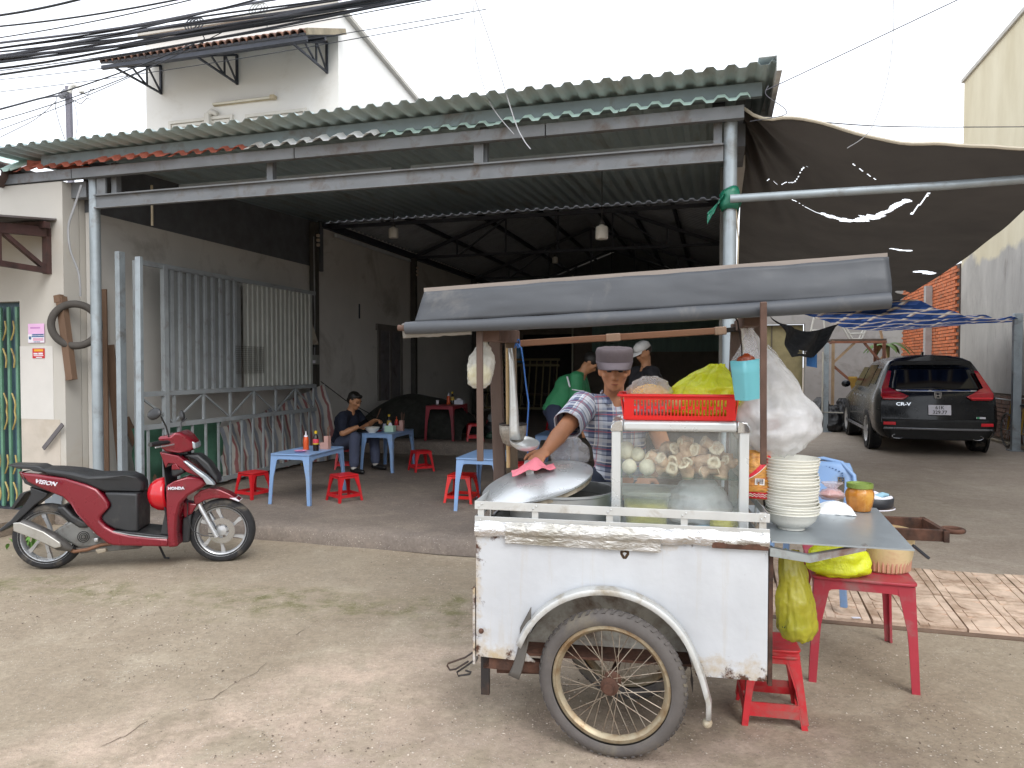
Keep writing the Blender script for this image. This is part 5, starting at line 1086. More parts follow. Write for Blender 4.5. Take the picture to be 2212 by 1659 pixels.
# ================================================================== red basket with two bags on the cabinet
bk = thing('red_basket', 'red slotted plastic basket standing on top of the glass cabinet', 'basket', C(.243, .235, .853 + .463), CA)
M_RB = M('red_plastic', '#d8201f', .35, var=.06, bump=.03, spec=.5)
def basket_wall(L, H, flip=False):
    mb = MB(); n = int(L / .0135); t = .004
    mb.bb(-L / 2, L / 2, -t / 2, t / 2, 0, H * .17); mb.bb(-L / 2, L / 2, -t / 2, t / 2, H * .83, H)
    m0 = .035; mb.bb(-L / 2, -L / 2 + m0, -t / 2, t / 2, H * .17, H * .83); mb.bb(L / 2 - m0, L / 2, -t / 2, t / 2, H * .17, H * .83)
    n = int((L - 2 * m0) / .0136); st = (L - 2 * m0) / n
    for i in range(n):
        x = -L / 2 + m0 + i * st; mb.bb(x, x + st * .42, -t / 2, t / 2, H * .17, H * .83)
        if i % 2 == 0: mb.bb(x + st * .42, x + st, -t / 2, t / 2, H * .44, H * .56)
    return mb
Lx, Ly, Hb = .44, .27, .1
for sg in (-1, 1):
    mb = basket_wall(Lx, Hb); mb.build('side', M_RB, bk, 0, loc=(0, sg * Ly / 2, .004), rot=(R(8) * -sg, 0, 0)); mb = basket_wall(Ly, Hb); mb.build('side', M_RB, bk, 0, loc=(sg * Lx / 2, 0, .004), rot=(R(8), 0, R(90) * sg) if sg < 0 else (R(8), 0, R(90)))
mb, ring, m_ = rbox(.43, .26, .006, .02, 1, 1); mb.f.append(tuple(m_ + i for i in range(m_))); mb.build('floor', M_RB, bk, 0)
mb = MB(); rp = []
for cx, cy, a0 in ((1, 1, 0), (-1, 1, 90), (-1, -1, 180), (1, -1, 270)):
    for k in range(5): a = R(a0 + 90 * k / 4); rp.append(Vector((cx * (.241 - .03) + .03 * math.cos(a), cy * (.153 - .03) + .03 * math.sin(a), .103)))
mb.tube(rp, .0085, 8, closed=True, sq=.8); mb.build('rim', M_RB, bk, 60)
M_CLEAR = film('clear_film', '#fafaff', .24, .16, .3); M_LIME = film('lime_film', '#f0f82e', .92, .22, .22, 12, .55)
o = thing('noodle_bag', 'clear bag of yellow noodles at the left end of the red basket', 'plastic bag', C(.243 - .115, .235, 1.326), CA); bagmesh(.22, .2, .17, [(0, .55), (.12, .95), (.4, .95), (.6, .9), (.85, .7), (1, .25)], seed=6, cr=.16).build('film', film('white_top', '#fafaff', .34, .18, .3), o, 180)
def noodles(n, w_, d_, h_, r, z0=0):
    mb = MB()
    for _ in range(n):
        a = random.random() * 6.28; rr_ = math.sqrt(random.random()); p = Vector((rr_ * w_ * math.cos(a), rr_ * d_ * math.sin(a), z0 + h_ * (1 - rr_ ** 2) * random.uniform(.5, 1))); P = []
        dr = random.random() * 6.28
        for k in range(5): P.append(p + Vector((.012 * k * math.cos(dr), .012 * k * math.sin(dr), .006 * math.sin(k * 1.6 + dr)))); dr += random.uniform(-.9, .9)
        mb.tube(P, r, 4)
    return mb
mb = MB(); mb.ell((0, 0, .085), (.085, .075, .05), 20); mb.v = [p * (1 + .05 * N3(p, 30)) for p in mb.v]; nd = mb.build('noodles', M('noodle_yellow', '#f0b93c', .5, var=.12, scale=40, bump=.6, bscale=90), o, 180)
tag(noodles(200, .085, .075, .075, .0018, .06).build('noodle_strands', M('noodle_yellow', '#e0a93c'), nd, 60), kind='stuff')
o = thing('lime_bag', 'bright yellow-green plastic bag filling the right of the red basket', 'plastic bag', C(.243 + .085, .235, 1.322), CA)
lb_ = bagmesh(.31, .23, .225, [(0, .6), (.1, .95), (.35, 1), (.55, .86), (.78, .55), (1, .2)], 80, 50, seed=9, cr=.16, folds=5, lean=(.075, 0), freq=2.6); lb_.build('film', M_LIME, o, 180)
mb = MB(); mb.ell((-.04, -.01, .06), (.1, .085, .055), 20); mb.build('contents', M('pale_noodle', '#d9d68a', .6, var=.1), o, 180)
# ================================================================== hanging things, left post
o = thing('puffed_bag', 'knotted clear bag of pale noodles hanging by the left cart post', 'plastic bag', cl(Vector()) * 0 + at(1036, 838, 2.93), CA)
bagmesh(.118, .1, .2, [(0, .45), (.1, .85), (.35, 1), (.6, .92), (.8, .6), (.93, .2), (1, .1)], seed=12, cr=.12, lean=(.022, 0)).build('film', film('milky_film', '#f6f5ee', .45, .16, .3), o, 180); mb = MB(); mb.ell((0, 0, .055), (.05, .042, .048), 18); mb.build('contents', M('rice_noodle', '#cfc79a', .6, var=.1), o, 180)
ld = thing('soup_ladle', 'long handled aluminium soup ladle hanging beside the left cart post', 'ladle', at(1122, 955, 3.2), 0)
q0 = ld.location
hp = [(1102, 752, 3.2), (1105, 780, 3.2), (1108, 830, 3.2), (1110, 880, 3.2), (1111, 930, 3.2), (1113, 950, 3.2)]
mb = MB(); P_ = [at(*p) - q0 for p in hp]; wd = [.009, .011, .0145, .018, .022, .024]
mb.v = []
for p, ww in zip(P_, wd): mb.v += [p + Vector((-ww, .004, 0)), p + Vector((-ww * .5, -.006, 0)), p + Vector((ww * .5, -.006, 0)), p + Vector((ww, .004, 0))]
mb.f = [(4 * i + j, 4 * i + j + 1, 4 * i + 5 + j, 4 * i + 4 + j) for i in range(5) for j in range(3)]; mb.build('handle', M_ALU, ld, 60, solid=.002)
mb = MB(); mb.lathe([(.001, -.035), (.04, -.03), (.062, -.014), (.068, .004), (.066, .004), (.06, -.012), (.001, -.03)], 28); mb.build('bowl', M_ALU, ld, 60, loc=at(1128, 960, 3.2) - q0 + Vector((.01, -.005, .012)), rot=(R(14), R(8), 0))
st_ = thing('wire_skimmer', 'wire noodle strainer on a wooden stick behind the soup ladle', 'strainer', at(1108, 935, 3.27), 0)
q0 = st_.location; mb = MB(); mb.tube([at(1097, 752, 3.27) - q0, at(1098, 1010, 3.27) - q0], .009, 8); mb.build('stick', M('bamboo', '#a68e66', .7, var=.15), st_, 60)
mb = MB(); mb.tube([at(1103, 775, 3.26) - q0, at(1106, 905, 3.26) - q0], .0065, 8); mb.build('metal_handle', M_ALU, st_, 60)
mb = MB(); mb.lathe([(.062, .04), (.06, .0), (.045, -.045), (.02, -.06), (.001, -.062)], 24); mb.build('mesh_basket', M('wire_mesh', '#8d867c', .5, .4, var=.3, scale=80, bump=.8, bscale=120), st_, 60, solid=.002); mb = MB(); mb.tube([Vector((.062 * math.cos(t), .062 * math.sin(t), .04)) for t in [6.283 * k / 20 for k in range(20)]], .004, 6, closed=True); mb.build('hoop', M_BLKI, st_, 60)
mb = MB(); cdp = [(1117, 742, 3.38), (1126, 752, 3.37), (1131, 785, 3.36), (1136, 830, 3.36), (1142, 870, 3.36), (1140, 905, 3.35), (1137, 950, 3.34), (1141, 985, 3.32)]; P_ = [at(*p) for p in cdp]; o_ = P_[0].copy(); mb.tube([p - o_ for p in P_], .0035, 6); mb.tube([Vector((.012 * math.cos(t), .014 * math.sin(t), .02 * math.sin(t * 1.5))) for t in [k * .5 for k in range(26)]], .003, 5)
tag(mb.build('blue_cord', M('blue_cord', '#3f78c8', .5), None, 60, loc=o_), 'bright blue cord hanging from the tie bar beside the ladle', 'cord')
# clear bag behind the lid
o = thing('clear_bag', 'clear plastic bag standing between the lid and the vendor', 'plastic bag', at(1232, 1000, 3.5), 0); bagmesh(.2, .14, .13, PK, seed=15).build('film', M_CLEAR, o, 180)
# ================================================================== hanging things, right post
tq = thing('turquoise_basket', 'turquoise plastic utensil basket hanging by the right cart post', 'basket', at(1614, 862, 2.74), R(30))
mb, ring, m_ = rbox(.088, .075, .15, .012, .84, 3); mb.build('wall', M('turquoise', '#6fb9c3', .4, var=.06), tq, 40, solid=.003, rot=(0, R(-6), 0))
mb = MB(); mb.tube([(-.03, 0, .14), (-.01, .02, .2), (.01, .06, .3), (.02, .1, .34)], .003, 5); mb.build('hanger', M_BLKI, tq)
M_TQD = M('turquoise_dark', '#3f6b6c', .6)
for k in range(11):
    mb = MB(); mb.box((0, 0, 0), (.004, .05, .006), rot=Euler((.5, 0, 0))); mb.build('slot', M_TQD, tq, 0, loc=(-.043 - .0005 * k + .004, .0, .02 + k * .011), rot=(0, R(-6), 0))
o = thing('chilli_bag', 'bag of orange dried chilli sitting in the turquoise basket', 'plastic bag', at(1612, 797, 2.74), 0); bagmesh(.08, .06, .06, [(0, .7), (.3, 1), (.7, .8), (1, .15)], seed=21).build('film', film('orange_film', '#c2582c', .85), o, 180)
o = thing('thin_bag', 'thin clear bag draped from the right cart post to the turquoise basket', 'plastic bag', at(1612, 800, 2.86), 0); bagmesh(.13, .05, .17, [(0, 1), (.2, .9), (.6, .5), (1, .12)], seed=23, cr=.14, lean=(.02, 0)).build('film', M_CLEAR, o, 180)
M_WBAG = film('white_film', '#f8f8fa', .5, .2, .3, 20, .3)
o = thing('big_clear_bag', 'big bulging milky plastic bag hanging from the right cart post', 'plastic bag', at(1684, 982, 2.95), 0, rot=(0, R(-4), R(-10)))
bb_ = bagmesh(.36, .24, .53, [(0, .3), (.06, .62), (.18, .98), (.32, 1), (.5, .72), (.72, .38), (.9, .16), (1, .1)], 72, 60, seed=27, cr=.12, folds=7, lean=(-.1, 0)); bb_.build('film', M_WBAG, o, 180)
mb = MB(); mb.ell((.06, 0, .12), (.085, .07, .055), 24); mb.ell((-.01, -.02, .08), (.06, .06, .045), 18); mb.ell((.03, .02, .05), (.07, .06, .035), 18); mb.v = [p + Vector((.012 * N3(p, 18), .012 * N3(p, 18, 4), .012 * N3(p, 18, 8))) for p in mb.v]; mb.build('contents', film('inner_white', '#f6f6f6', .8), o, 180)
mb = MB(); mb.ell((-.03, -.03, .12), (.04, .03, .03), 16); mb.v = [p + Vector((.01 * N3(p, 40), 0, .01 * N3(p, 40, 4))) for p in mb.v]; mb.build('peppers', M('peppercorn', '#8c7370', .7, var=.4, scale=60), o, 180)
o = thing('corner_bag', 'small clear bag poking out behind the big hanging bag', 'plastic bag', at(1690, 830, 3.05), 0, rot=(0, R(-22), 0)); bagmesh(.09, .04, .18, [(0, .9), (.3, 1), (.7, .6), (1, .15)], seed=31, cr=.1).build('film', M_CLEAR, o, 180)
# noodle packet
pk = thing('noodle_packet', 'red and yellow noodle packet with a barcode standing beside the bowls', 'packet', at(1628, 1078, 2.93), R(-14), rot=(R(-6), R(2), R(-14)))
def pil(w_, h_, d_): return lambda a, b: ((a - .5) * w_, -d_ * (math.sin(a * math.pi) * math.sin(b * math.pi)) ** .5 + .003 * N3((a, b, 0), 9), b * h_)
PW, PH, PD = .125, .2, .028
mb = MB(); mb.grid(20, 24, pil(PW, PH, PD)); mb.grid(20, 24, lambda a, b: ((a - .5) * PW, PD * .8 * (math.sin(a * math.pi) * math.sin(b * math.pi)) ** .5, b * PH)); mb.build('pouch', M('noodle_print', '#c48a3c', .35, var=.45, scale=28, bump=.6, bscale=60, dirt='#b4553f', dirt_amt=.4, dscale=9, stretch=(1, 1, 3)), pk, 180)
f_ = pil(PW, PH, PD)
def on(poly, lift=.0015):
    mb = MB(); mb.v = [Vector(f_(*p)) - Vector((0, lift, 0)) for p in poly]; mb.f = [tuple(range(len(poly)))]; return mb
def strip(fa, fb, n=24, lift=.0015):
    mb = MB()
    for i in range(n + 1): mb.v += [Vector(f_(*fa(i / n))) - Vector((0, lift, 0)), Vector(f_(*fb(i / n))) - Vector((0, lift, 0))]
    mb.f = [(2 * i, 2 * i + 1, 2 * i + 3, 2 * i + 2) for i in range(n)]; return mb
M_PKR = M('packet_red', '#c8132a', .3, var=.06, bump=0); M_PKW = M('packet_white', '#e5e1dc', .4, var=.03, bump=0)
strip(lambda t: (.03 + .94 * t, .02), lambda t: (.03 + .94 * t, .15)).build('red_band', M_PKR, pk, 0)
strip(lambda t: (.15 + .82 * t, .40 + .42 * t ** 1.6), lambda t: (.15 + .82 * t, .43 + .53 * t ** 1.3)).build('red_swoosh', M_PKR, pk, 0)
strip(lambda t: (.13 + .84 * t, .39 + .42 * t ** 1.6), lambda t: (.13 + .84 * t, .375 + .42 * t ** 1.6), lift=.002).build('white_line', M_PKW, pk, 0)
for z in (.06, .1): strip(lambda t, z=z: (.1 + .8 * t, z + .012 * math.sin(t * 40)), lambda t, z=z: (.1 + .8 * t, z + .012 + .012 * math.sin(t * 40)), 60, .0025).build('wavy_line', M_PKW, pk, 0)
on([(.5, .3), (.8, .3), (.8, .43), (.5, .43)], .003).build('barcode', M_PKW, pk, 0)
for k in range(9): x = .53 + k * .028; on([(x, .325), (x + .008 + .008 * (k % 2), .325), (x + .008 + .008 * (k % 2), .425), (x, .425)], .0036).build('barcode_line', M('ink_dark', '#4b4654', .6), pk, 0)
# paper napkin lying on the deck behind the rail
mb = MB(); mb.grid(10, 8, lambda a, b: (.09 * a, .06 * b, .03 * a * (1 - a) + .03 * (1 - a) + .008 * N3((a, b, 0), 5))); tag(mb.build('napkin', M('napkin_white', '#d7dadb', .8), None, 180, loc=C(.475, .06, .856), rot=(0, 0, CA), solid=.001), 'crumpled white napkin lying on the cart deck at the right rail', 'napkin')
# ================================================================== side shelf: bowls, jar, bags
def shelf_pt(px, py):                       # on the shelf top
    p0, p1, p2 = tl_, tr_, br_; nrm = (p1 - p0).cross(p2 - p0).normalized(); a = at(px, py, 1.); c0 = Vector((0, 0, 1.54)); d = a - c0; t = (p0 - c0).dot(nrm) / d.dot(nrm); return c0 + d * t
M_BOWL = M('white_melamine', '#e4e3da', .25, var=.03, bump=.01, spec=.5)
b0 = shelf_pt(1719, 1148); b0.y += .045; b0.z += .002
mb = MB(); mb.lathe([(.001, .006), (.045, .006), (.048, .0), (.052, 0), (.053, .008), (.075, .02), (.094, .042), (.1035, .066), (.1065, .068), (.1065, .071), (.102, .071), (.09, .044), (.07, .024), (.04, .013), (.001, .012)], 48)
bowl0 = None; x = y = 0
for k in range(19):
    p = b0 + Vector((.0035 * math.sin(k * .8) - .004 * k / 19, .003 * math.cos(k * 1.3), k * .0123))
    if bowl0 is None: bowl0 = mb.build('bowl', M_BOWL, None, 50, fix=False); o = bowl0
    else: o = dup(bowl0)
    o.location = p; o.rotation_euler = (random.uniform(-.012, .012), random.uniform(-.012, .012), random.random() * 6)
    tag(o, {0: 'lowest white bowl of the tall stack on the side shelf', 18: 'topmost white bowl of the tall stack on the side shelf'}.get(k, 'white bowl nested in the middle of the tall stack on the side shelf'), 'bowl', 'stack of white bowls')
j0 = shelf_pt(1868, 1108); jar = thing('glass_jar', 'amber jar with an olive green screw lid on the side shelf', 'jar', j0 + Vector((0, .05, .001)), .3)
mb = MB(); mb.lathe([(.001, 0), (.046, 0), (.051, .006), (.058, .04), (.063, .07), (.062, .085), (.054, .1), (.052, .112), (.001, .112)], 10); mb.build('body', M('amber_paste', '#b8772f', .2, var=.15, scale=14, dirt='#d1a04a', dirt_amt=.45, dscale=14), jar, 30, bevel=.004)
mb = MB(); mb.lathe([(.001, .122), (.05, .122), (.052, .128), (.057, .128), (.057, .108), (.054, .106), (.001, .106)], 32); mb.build('lid', M('olive_lid', '#7f9346', .4, var=.06), jar, 40)
o = thing('salt_bag', 'plump clear bag of white salt lying beside the jar', 'plastic bag', shelf_pt(1815, 1112) + Vector((0, .06, .002)), R(-15)); mb = MB(); mb.grid(26, 20, lambda a, b: ((a - .5) * .16, (b - .5) * .15, .048 * (math.sin(a * math.pi) * math.sin(b * math.pi)) ** .45 + .004 * N3((a, b, 0), 7))); mb.grid(4, 4, lambda a, b: ((a - .5) * .16, (b - .5) * .15, 0)); mb.build('bag', M('salt_white', '#e6e8e8', .5, var=.03, bump=.3, bscale=40), o, 180)
o = thing('pink_bag', 'small knotted clear bag of pink sausage behind the salt bag', 'plastic bag', shelf_pt(1812, 1086) + Vector((0, .08, .003)), 0); bagmesh(.14, .1, .085, [(0, .7), (.25, 1), (.5, .7), (.65, .3), (.8, .5), (1, .8)], seed=41, cr=.18).build('film', film('pale_film', '#eadfe2', .5), o, 180); mb = MB(); mb.ell((0, 0, .025), (.055, .04, .02), 16); mb.build('contents', M('pink_meat', '#d99a92', .6, var=.15), o, 180)
# ================================================================== red scooter
bike = thing('scooter', 'dark red step-through scooter with black seat parked in front of the platform', 'scooter', (-3.51, 5.41, .0), R(9.3))
def q(zx, zy): x = (zx - 370) / 1088; return (x, .25 + (1140 - 20 * x - zy) / 1088)
def Q(*p): return [q(*a) for a in p]
M_RED = M('scooter_red', '#7d1024', .28, .25, var=.06, scale=3, bump=0, coat=.8, dirt='#6b3a38', dirt_amt=.12, dscale=6)
M_BLK = M('scooter_black', '#2a2b2d', .45, var=.15, scale=9, bump=.08, bscale=120, dirt='#4a4845', dirt_amt=.2, dscale=5)
M_SEAT = M('seat_vinyl', '#242527', .5, var=.1, bump=.25, bscale=200)
M_SIL = M('wheel_silver', '#c2c4c6', .3, .6, var=.05, bump=.02); M_ENG = M('engine_grey', '#72726f', .5, .1, var=.2, dirt='#4a4037', dirt_amt=.4, dscale=9)
M_RUB = M('scooter_tyre', '#262628', .85, var=.15, bump=.3, bscale=90, dirt='#6d655a', dirt_amt=.3, dscale=6); M_CHR = M('chrome', '#c9ccd0', .1, .95, var=.03, bump=0); M_LENS = M('lamp_lens', '#aeb6bd', .08, .4, var=.15, scale=14, bump=0)
def bp(name, poly, mat, w_=None, f=None, bevel=.012, parent=None, y0=None, y1=None, smooth=50):
    mb = MB()
    if y0 is None: y0, y1 = -w_ if w_ else 0, w_ or 0
    mb.prism(poly, y0, y1, f); return mb.build(name, mat, parent or bike, smooth, bevel=bevel, seg=3)
def cyc(x, wd, rim_in, disc):
    wl_ = bpy.data.objects.new('wheel', None); col.objects.link(wl_); reg(wl_, bike); wl_.location = (x, 0, .25)
    pr = [(.2 + .05 * math.sin(R(a)) ** .8 if a < 90 else .2 + .05 * math.sin(R(a)) ** .8, -wd / 2 * math.cos(R(a))) for a in range(8, 173, 12)]
    mb = MB(); mb.lathe([(.185, -wd * .4)] + pr + [(.185, wd * .4)], 56, (0, 0, 0), XR); mb.build('tyre', M_RUB, wl_, 60)
    mb = MB(); mb.lathe([(.2, -wd * .46), (.196, -wd * .4), (.182, -wd * .36), (.172, -wd * .2), (.172, wd * .2), (.182, wd * .36), (.196, wd * .4), (.2, wd * .46), (.203, 0), (.2, -wd * .46)], 56, (0, 0, 0), XR); mb.build('rim', M_SIL, wl_, 40)
    for k in range(6):
        a0 = 2 * math.pi * k / 6 + .2; mb = MB(); vs = []
        for i in range(8):
            t = i / 7; r = .028 + .15 * t; a = a0 + .5 * math.sin(t * 1.7) * (1 if k % 2 else .75); hw = (.017 - .006 * math.sin(t * 3)) if t < .8 else .015
            c_ = Vector((r * math.cos(a), 0, r * math.sin(a))); tn = Vector((-math.sin(a), 0, math.cos(a)))
            vs += [c_ + tn * hw + Vector((0, -.014, 0)), c_ - tn * hw + Vector((0, -.014, 0)), c_ - tn * hw * .8 + Vector((0, .014, 0)), c_ + tn * hw * .8 + Vector((0, .014, 0))]
        mb.add(vs, [(4 * i + j, 4 * i + (j + 1) % 4, 4 * i + 4 + (j + 1) % 4, 4 * i + 4 + j) for i in range(7) for j in range(4)]); mb.build('wheel_spoke', M_SIL, wl_, 50)
    mb = MB(); mb.lathe([(.001, -.045), (.016, -.045), (.02, -.03), (.036, -.026), (.036, .026), (.001, .03)], 24, (0, 0, 0), XR); mb.build('hub', M_SIL, wl_, 40)
    if disc: mb = MB(); mb.lathe([(.055, .03), (.1, .03), (.1, .034), (.055, .034), (.055, .03)], 40, (0, 0, 0), XR); mb.build('brake_disc', M_CHR, wl_, 40)
cyc(0, .092, .17, False); cyc(1.25, .084, .17, True)
# body
wr = lambda x, z: .075 + .085 * min(1, max(0, (x + .2) / .45)) + (.012 if z < .5 else 0)
bp('side_cover', Q((205, 602), (330, 612), (560, 642), (720, 690), (800, 725), (850, 780), (895, 845), (893, 880), (865, 912), (830, 950), (832, 985), (870, 1030), (935, 1072), (1050, 1105), (1200, 1125), (1350, 1140), (1352, 1208), (1150, 1200), (930, 1190), (880, 1170), (800, 1100), (720, 1010), (650, 920), (600, 850), (540, 795), (400, 742), (260, 680)), M_RED, f=wr, bevel=.02)
bp('tail_panel', Q((215, 640), (255, 672), (400, 745), (480, 775), (300, 725), (232, 690)), M_BLK, .08, bevel=.008)
sp = Q((330, 568), (450, 572), (600, 590), (740, 622), (860, 622), (1000, 622), (1085, 640), (1125, 690), (1130, 770), (1090, 772), (850, 757), (800, 735), (720, 695), (560, 645), (420, 618))
bp('seat', sp, M_SEAT, f=lambda x, z: .11 + .035 * math.sin(min(1, max(0, x / .7)) * 3.14) - (.05 if x > .64 else 0), bevel=.035)
gr = bp('grab_rail', Q((100, 540), (230, 543), (330, 548), (420, 590), (440, 618), (380, 606), (300, 592), (270, 575), (190, 572)), M_BLK, .085, bevel=.008)
bp('underseat_panel', Q((850, 757), (1108, 770), (1108, 1085), (1040, 1088), (930, 1060), (870, 1025), (830, 985), (830, 950), (865, 912), (900, 875), (895, 845)), M_BLK, .145, bevel=.03)
bp('floorboard', Q((920, 1066), (1110, 1088), (1345, 1120), (1345, 1142), (1200, 1127), (1050, 1107)), M_BLK, .165, bevel=.006); mb = MB(); mb.tube([(*q(a, b), 0) for a, b in ((925, 1072), (1050, 1102), (1200, 1125), (1340, 1136))], .004, 6); mb.v = [Vector((p.x, p.z - .168, p.y)) for p in mb.v]; mb.build('floor_trim', M_SIL, bike)
bp('leg_shield', Q((1340, 700), (1400, 665), (1500, 632), (1600, 655), (1640, 690), (1600, 730), (1500, 790), (1450, 850), (1425, 950), (1418, 1100), (1430, 1205), (1350, 1210), (1350, 1120), (1340, 900)), M_RED, f=lambda x, z: max(.08, .2 - max(0, x - .95) * .5), bevel=.02)
bp('inner_shield', Q((1295, 430), (1330, 700), (1345, 1115), (1275, 1110), (1330, 870), (1310, 600)), M_BLK, .14, bevel=.02)
bp('front_apron', Q((1288, 425), (1420, 462), (1570, 590), (1690, 700), (1700, 712), (1640, 712), (1560, 640), (1480, 600), (1400, 530), (1350, 520), (1330, 560)), M_RED, f=lambda x, z: max(.05, .17 - max(0, x - .85) * .3), bevel=.02)
bp('front_grille', Q((1430, 460), (1560, 460), (1640, 530), (1712, 650), (1712, 712), (1640, 620), (1540, 510)), M_BLK, .075, bevel=.015)
for sg in (-1, 1):
    y = sg * .11; bp('turn_lamp', Q((1455, 505), (1480, 505), (1580, 585), (1640, 630), (1690, 680), (1705, 710), (1640, 700), (1610, 650), (1540, 590)), M_LENS, y0=y - .03, y1=y + .03, bevel=.008)
bp('storage_cover', Q((1360, 560), (1440, 545), (1470, 600), (1400, 640), (1360, 640)), M_BLK, .13, bevel=.02); bp('key_panel', Q((1370, 535), (1400, 520), (1440, 575), (1368, 578)), M_RED, .14, bevel=.006)
bp('steering_column', Q((1340, 400), (1480, 430), (1470, 470), (1360, 470)), M_BLK, .05)
cw = bp('handle_cowl', Q((1262, 318), (1290, 298), (1370, 290), (1400, 266), (1440, 272), (1490, 305), (1535, 355), (1542, 405), (1500, 430), (1430, 440), (1330, 425), (1290, 395), (1300, 350)), M_RED, f=lambda x, z: .16 if x < .95 else max(.05, .16 - (x - .95) * .7), bevel=.03)
bp('headlight', Q((1440, 300), (1470, 310), (1538, 362), (1545, 405), (1528, 415), (1505, 380)), M_LENS, .085, bevel=.012, parent=cw)
for sg in (-1, 1):
    x0, z0 = q(1370, 345); mb = MB(); mb.tube([(x0 - .0, sg * .1, z0), (x0 - .06, sg * .24, z0 + .0), (x0 - .09, sg * .33, z0 + .0)], [.014, .018, .017], 10); mb.build('grip', M_BLK, bike)
    mb = MB(); mb.tube([(x0 + .02, sg * .12, z0 - .02), (x0 + .0, sg * .22, z0 - .02), (x0 - .05, sg * .34, z0 - .02)], .006, 6); mb.build('brake_lever', M_SIL, bike)
    mx_, mz_ = (-.08, .22) if sg < 0 else (-.03, .17); mm = MB(); mm.tube([(x0 - .01, sg * .15, z0 + .03), (x0 - .02, sg * .19, z0 + .12), (x0 + mx_ + .04, sg * .24, z0 + mz_ - .02)], .006, 8); ms = mm.build('mirror_stalk', M_BLK, bike); mm = MB(); mm.ell((x0 + mx_, sg * .26, z0 + mz_), (.022, .065, .045), 16, Matrix.Rotation(R(20 * sg), 3, 'X') @ Matrix.Rotation(R(60 if sg < 0 else 20), 3, 'Z')); mm.build('mirror', M_BLK, ms, 180)
ff = bp('front_fender', Q((1515, 815), (1570, 765), (1640, 745), (1720, 758), (1800, 795), (1885, 855), (1870, 862), (1780, 835), (1680, 832), (1600, 850), (1550, 882), (1520, 880)), M_RED, .058, bevel=.018); bp('fender_tip', Q((1800, 830), (1850, 830), (1885, 858), (1878, 864)), M_PAPER, .06, bevel=.002, parent=ff)
bp('fender_stay', Q((1430, 860), (1545, 880), (1500, 960), (1440, 1010), (1425, 960)), M_RED, .055, bevel=.012); bp('fork_cover', Q((1430, 1000), (1500, 960), (1480, 1200), (1420, 1205)), M_BLK, .07)
for sg in (-1, 1):
    mb = MB(); a, b, c_ = q(1560, 880), q(1575, 915), q(1700, 1160); mb.tube([(a[0], sg * .062, a[1]), (b[0], sg * .062, b[1]), (c_[0], sg * .062, c_[1])], [.012, .017, .018], 12); mb.build('fork_leg', M_SIL, bike)
mb = MB(); a = [q(*p) for p in ((1475, 830), (1470, 1000), (1510, 1100), (1600, 1145), (1680, 1150))]; mb.tube([(x, -.075, z) for x, z in a], .004, 6); mb.build('brake_hose', M_BLK, bike)
# engine, exhaust, stand, mudguard, plate
bp('engine_block', Q((560, 1010), (640, 960), (760, 1060), (860, 1120), (880, 1180), (800, 1215), (640, 1225), (560, 1180), (450, 1120), (470, 1060)), M_ENG, .09, bevel=.02)
fx, fz = q(690, 1120); fc = MB(); fc.lathe([(.001, -.135), (.05, -.135), (.06, -.13), (.07, -.115), (.072, -.08)], 32, (fx, 0, fz), XR); f_o = fc.build('fan_cover', M('fan_alloy', '#b5b7b6', .45, 0., var=.1, dirt='#5b5348', dirt_amt=.3), bike, 40)
for r_ in (.016, .028, .04):
    mb = MB(); mb.tube([(fx + r_ * math.cos(t), -.1355, fz + r_ * math.sin(t)) for t in [6.283 * k / 24 for k in range(24)]], .0035, 5, closed=True); mb.build('fan_slot', M('slot_black', '#1b1b1b', .8), f_o)
mb = MB(); mb.box((fx + .075, -.1, fz + .035), (.03, .05, .03)); mb.box((fx + .08, -.1, fz - .03), (.03, .05, .03)); mb.build('cover_lug', M_SIL, f_o, 0, bevel=.008)
mb = MB(); a, b = q(225, 1010), q(520, 1175); mb.tube([(a[0], -.13, a[1]), (a[0] + .03, -.13, a[1] - .015), (b[0] - .06, -.13, b[1] + .04), (b[0], -.12, b[1] - .01), (b[0] + .06, -.1, b[1] - .05)], [.04, .048, .052, .045, .02], 20); ex = mb.build('exhaust', M('exhaust_dark', '#5e5c5a', .45, .5, var=.15, dirt='#3b3632', dirt_amt=.4, dscale=7), bike, 50)
bp('heat_shield', Q((200, 985), (250, 982), (420, 1060), (540, 1150), (545, 1185), (500, 1195), (360, 1120), (200, 1050)), M('shield_silver', '#b3b1ab', .35, .6, var=.08, dirt='#7d7465', dirt_amt=.3), y0=-.19, y1=-.172, bevel=.006, parent=ex)
mb = MB(); a = [q(*p) for p in ((520, 1215), (600, 1250), (700, 1235), (800, 1200), (880, 1190))]; mb.tube([(x, -.09, z) for x, z in a], .014, 10); mb.build('exhaust_pipe', M('pipe_rust', '#7c5a45', .7, .3, var=.2), ex, 60)
bp('swing_arm', Q((440, 1080), (560, 1120), (640, 1230), (560, 1290), (380, 1170), (350, 1130)), M_ENG, y0=.06, y1=.12, bevel=.015); bp('air_box', Q((470, 880), (530, 870), (600, 950), (700, 1010), (720, 1060), (640, 1060), (560, 1000), (490, 930)), M_BLK, y0=-.1, y1=.12, bevel=.02)
bp('engine_guard', Q((600, 1225), (880, 1190), (1110, 1225), (1100, 1240), (860, 1260), (780, 1255), (640, 1275)), M_ENG, .08, bevel=.008); bp('foot_bracket', Q((780, 1225), (860, 1215), (865, 1245), (800, 1260)), M('alloy_dull', '#968c7c', .6, .4), y0=-.15, y1=-.11, bevel=.006)
mb = MB(); a, b, c_ = q(1175, 1235), q(1220, 1300), q(1255, 1300); mb.tube([(a[0], .1, a[1]), (b[0], .14, .012), (c_[0], .14, .01)], .009, 8); mb.build('side_stand', M_BLK, bike)
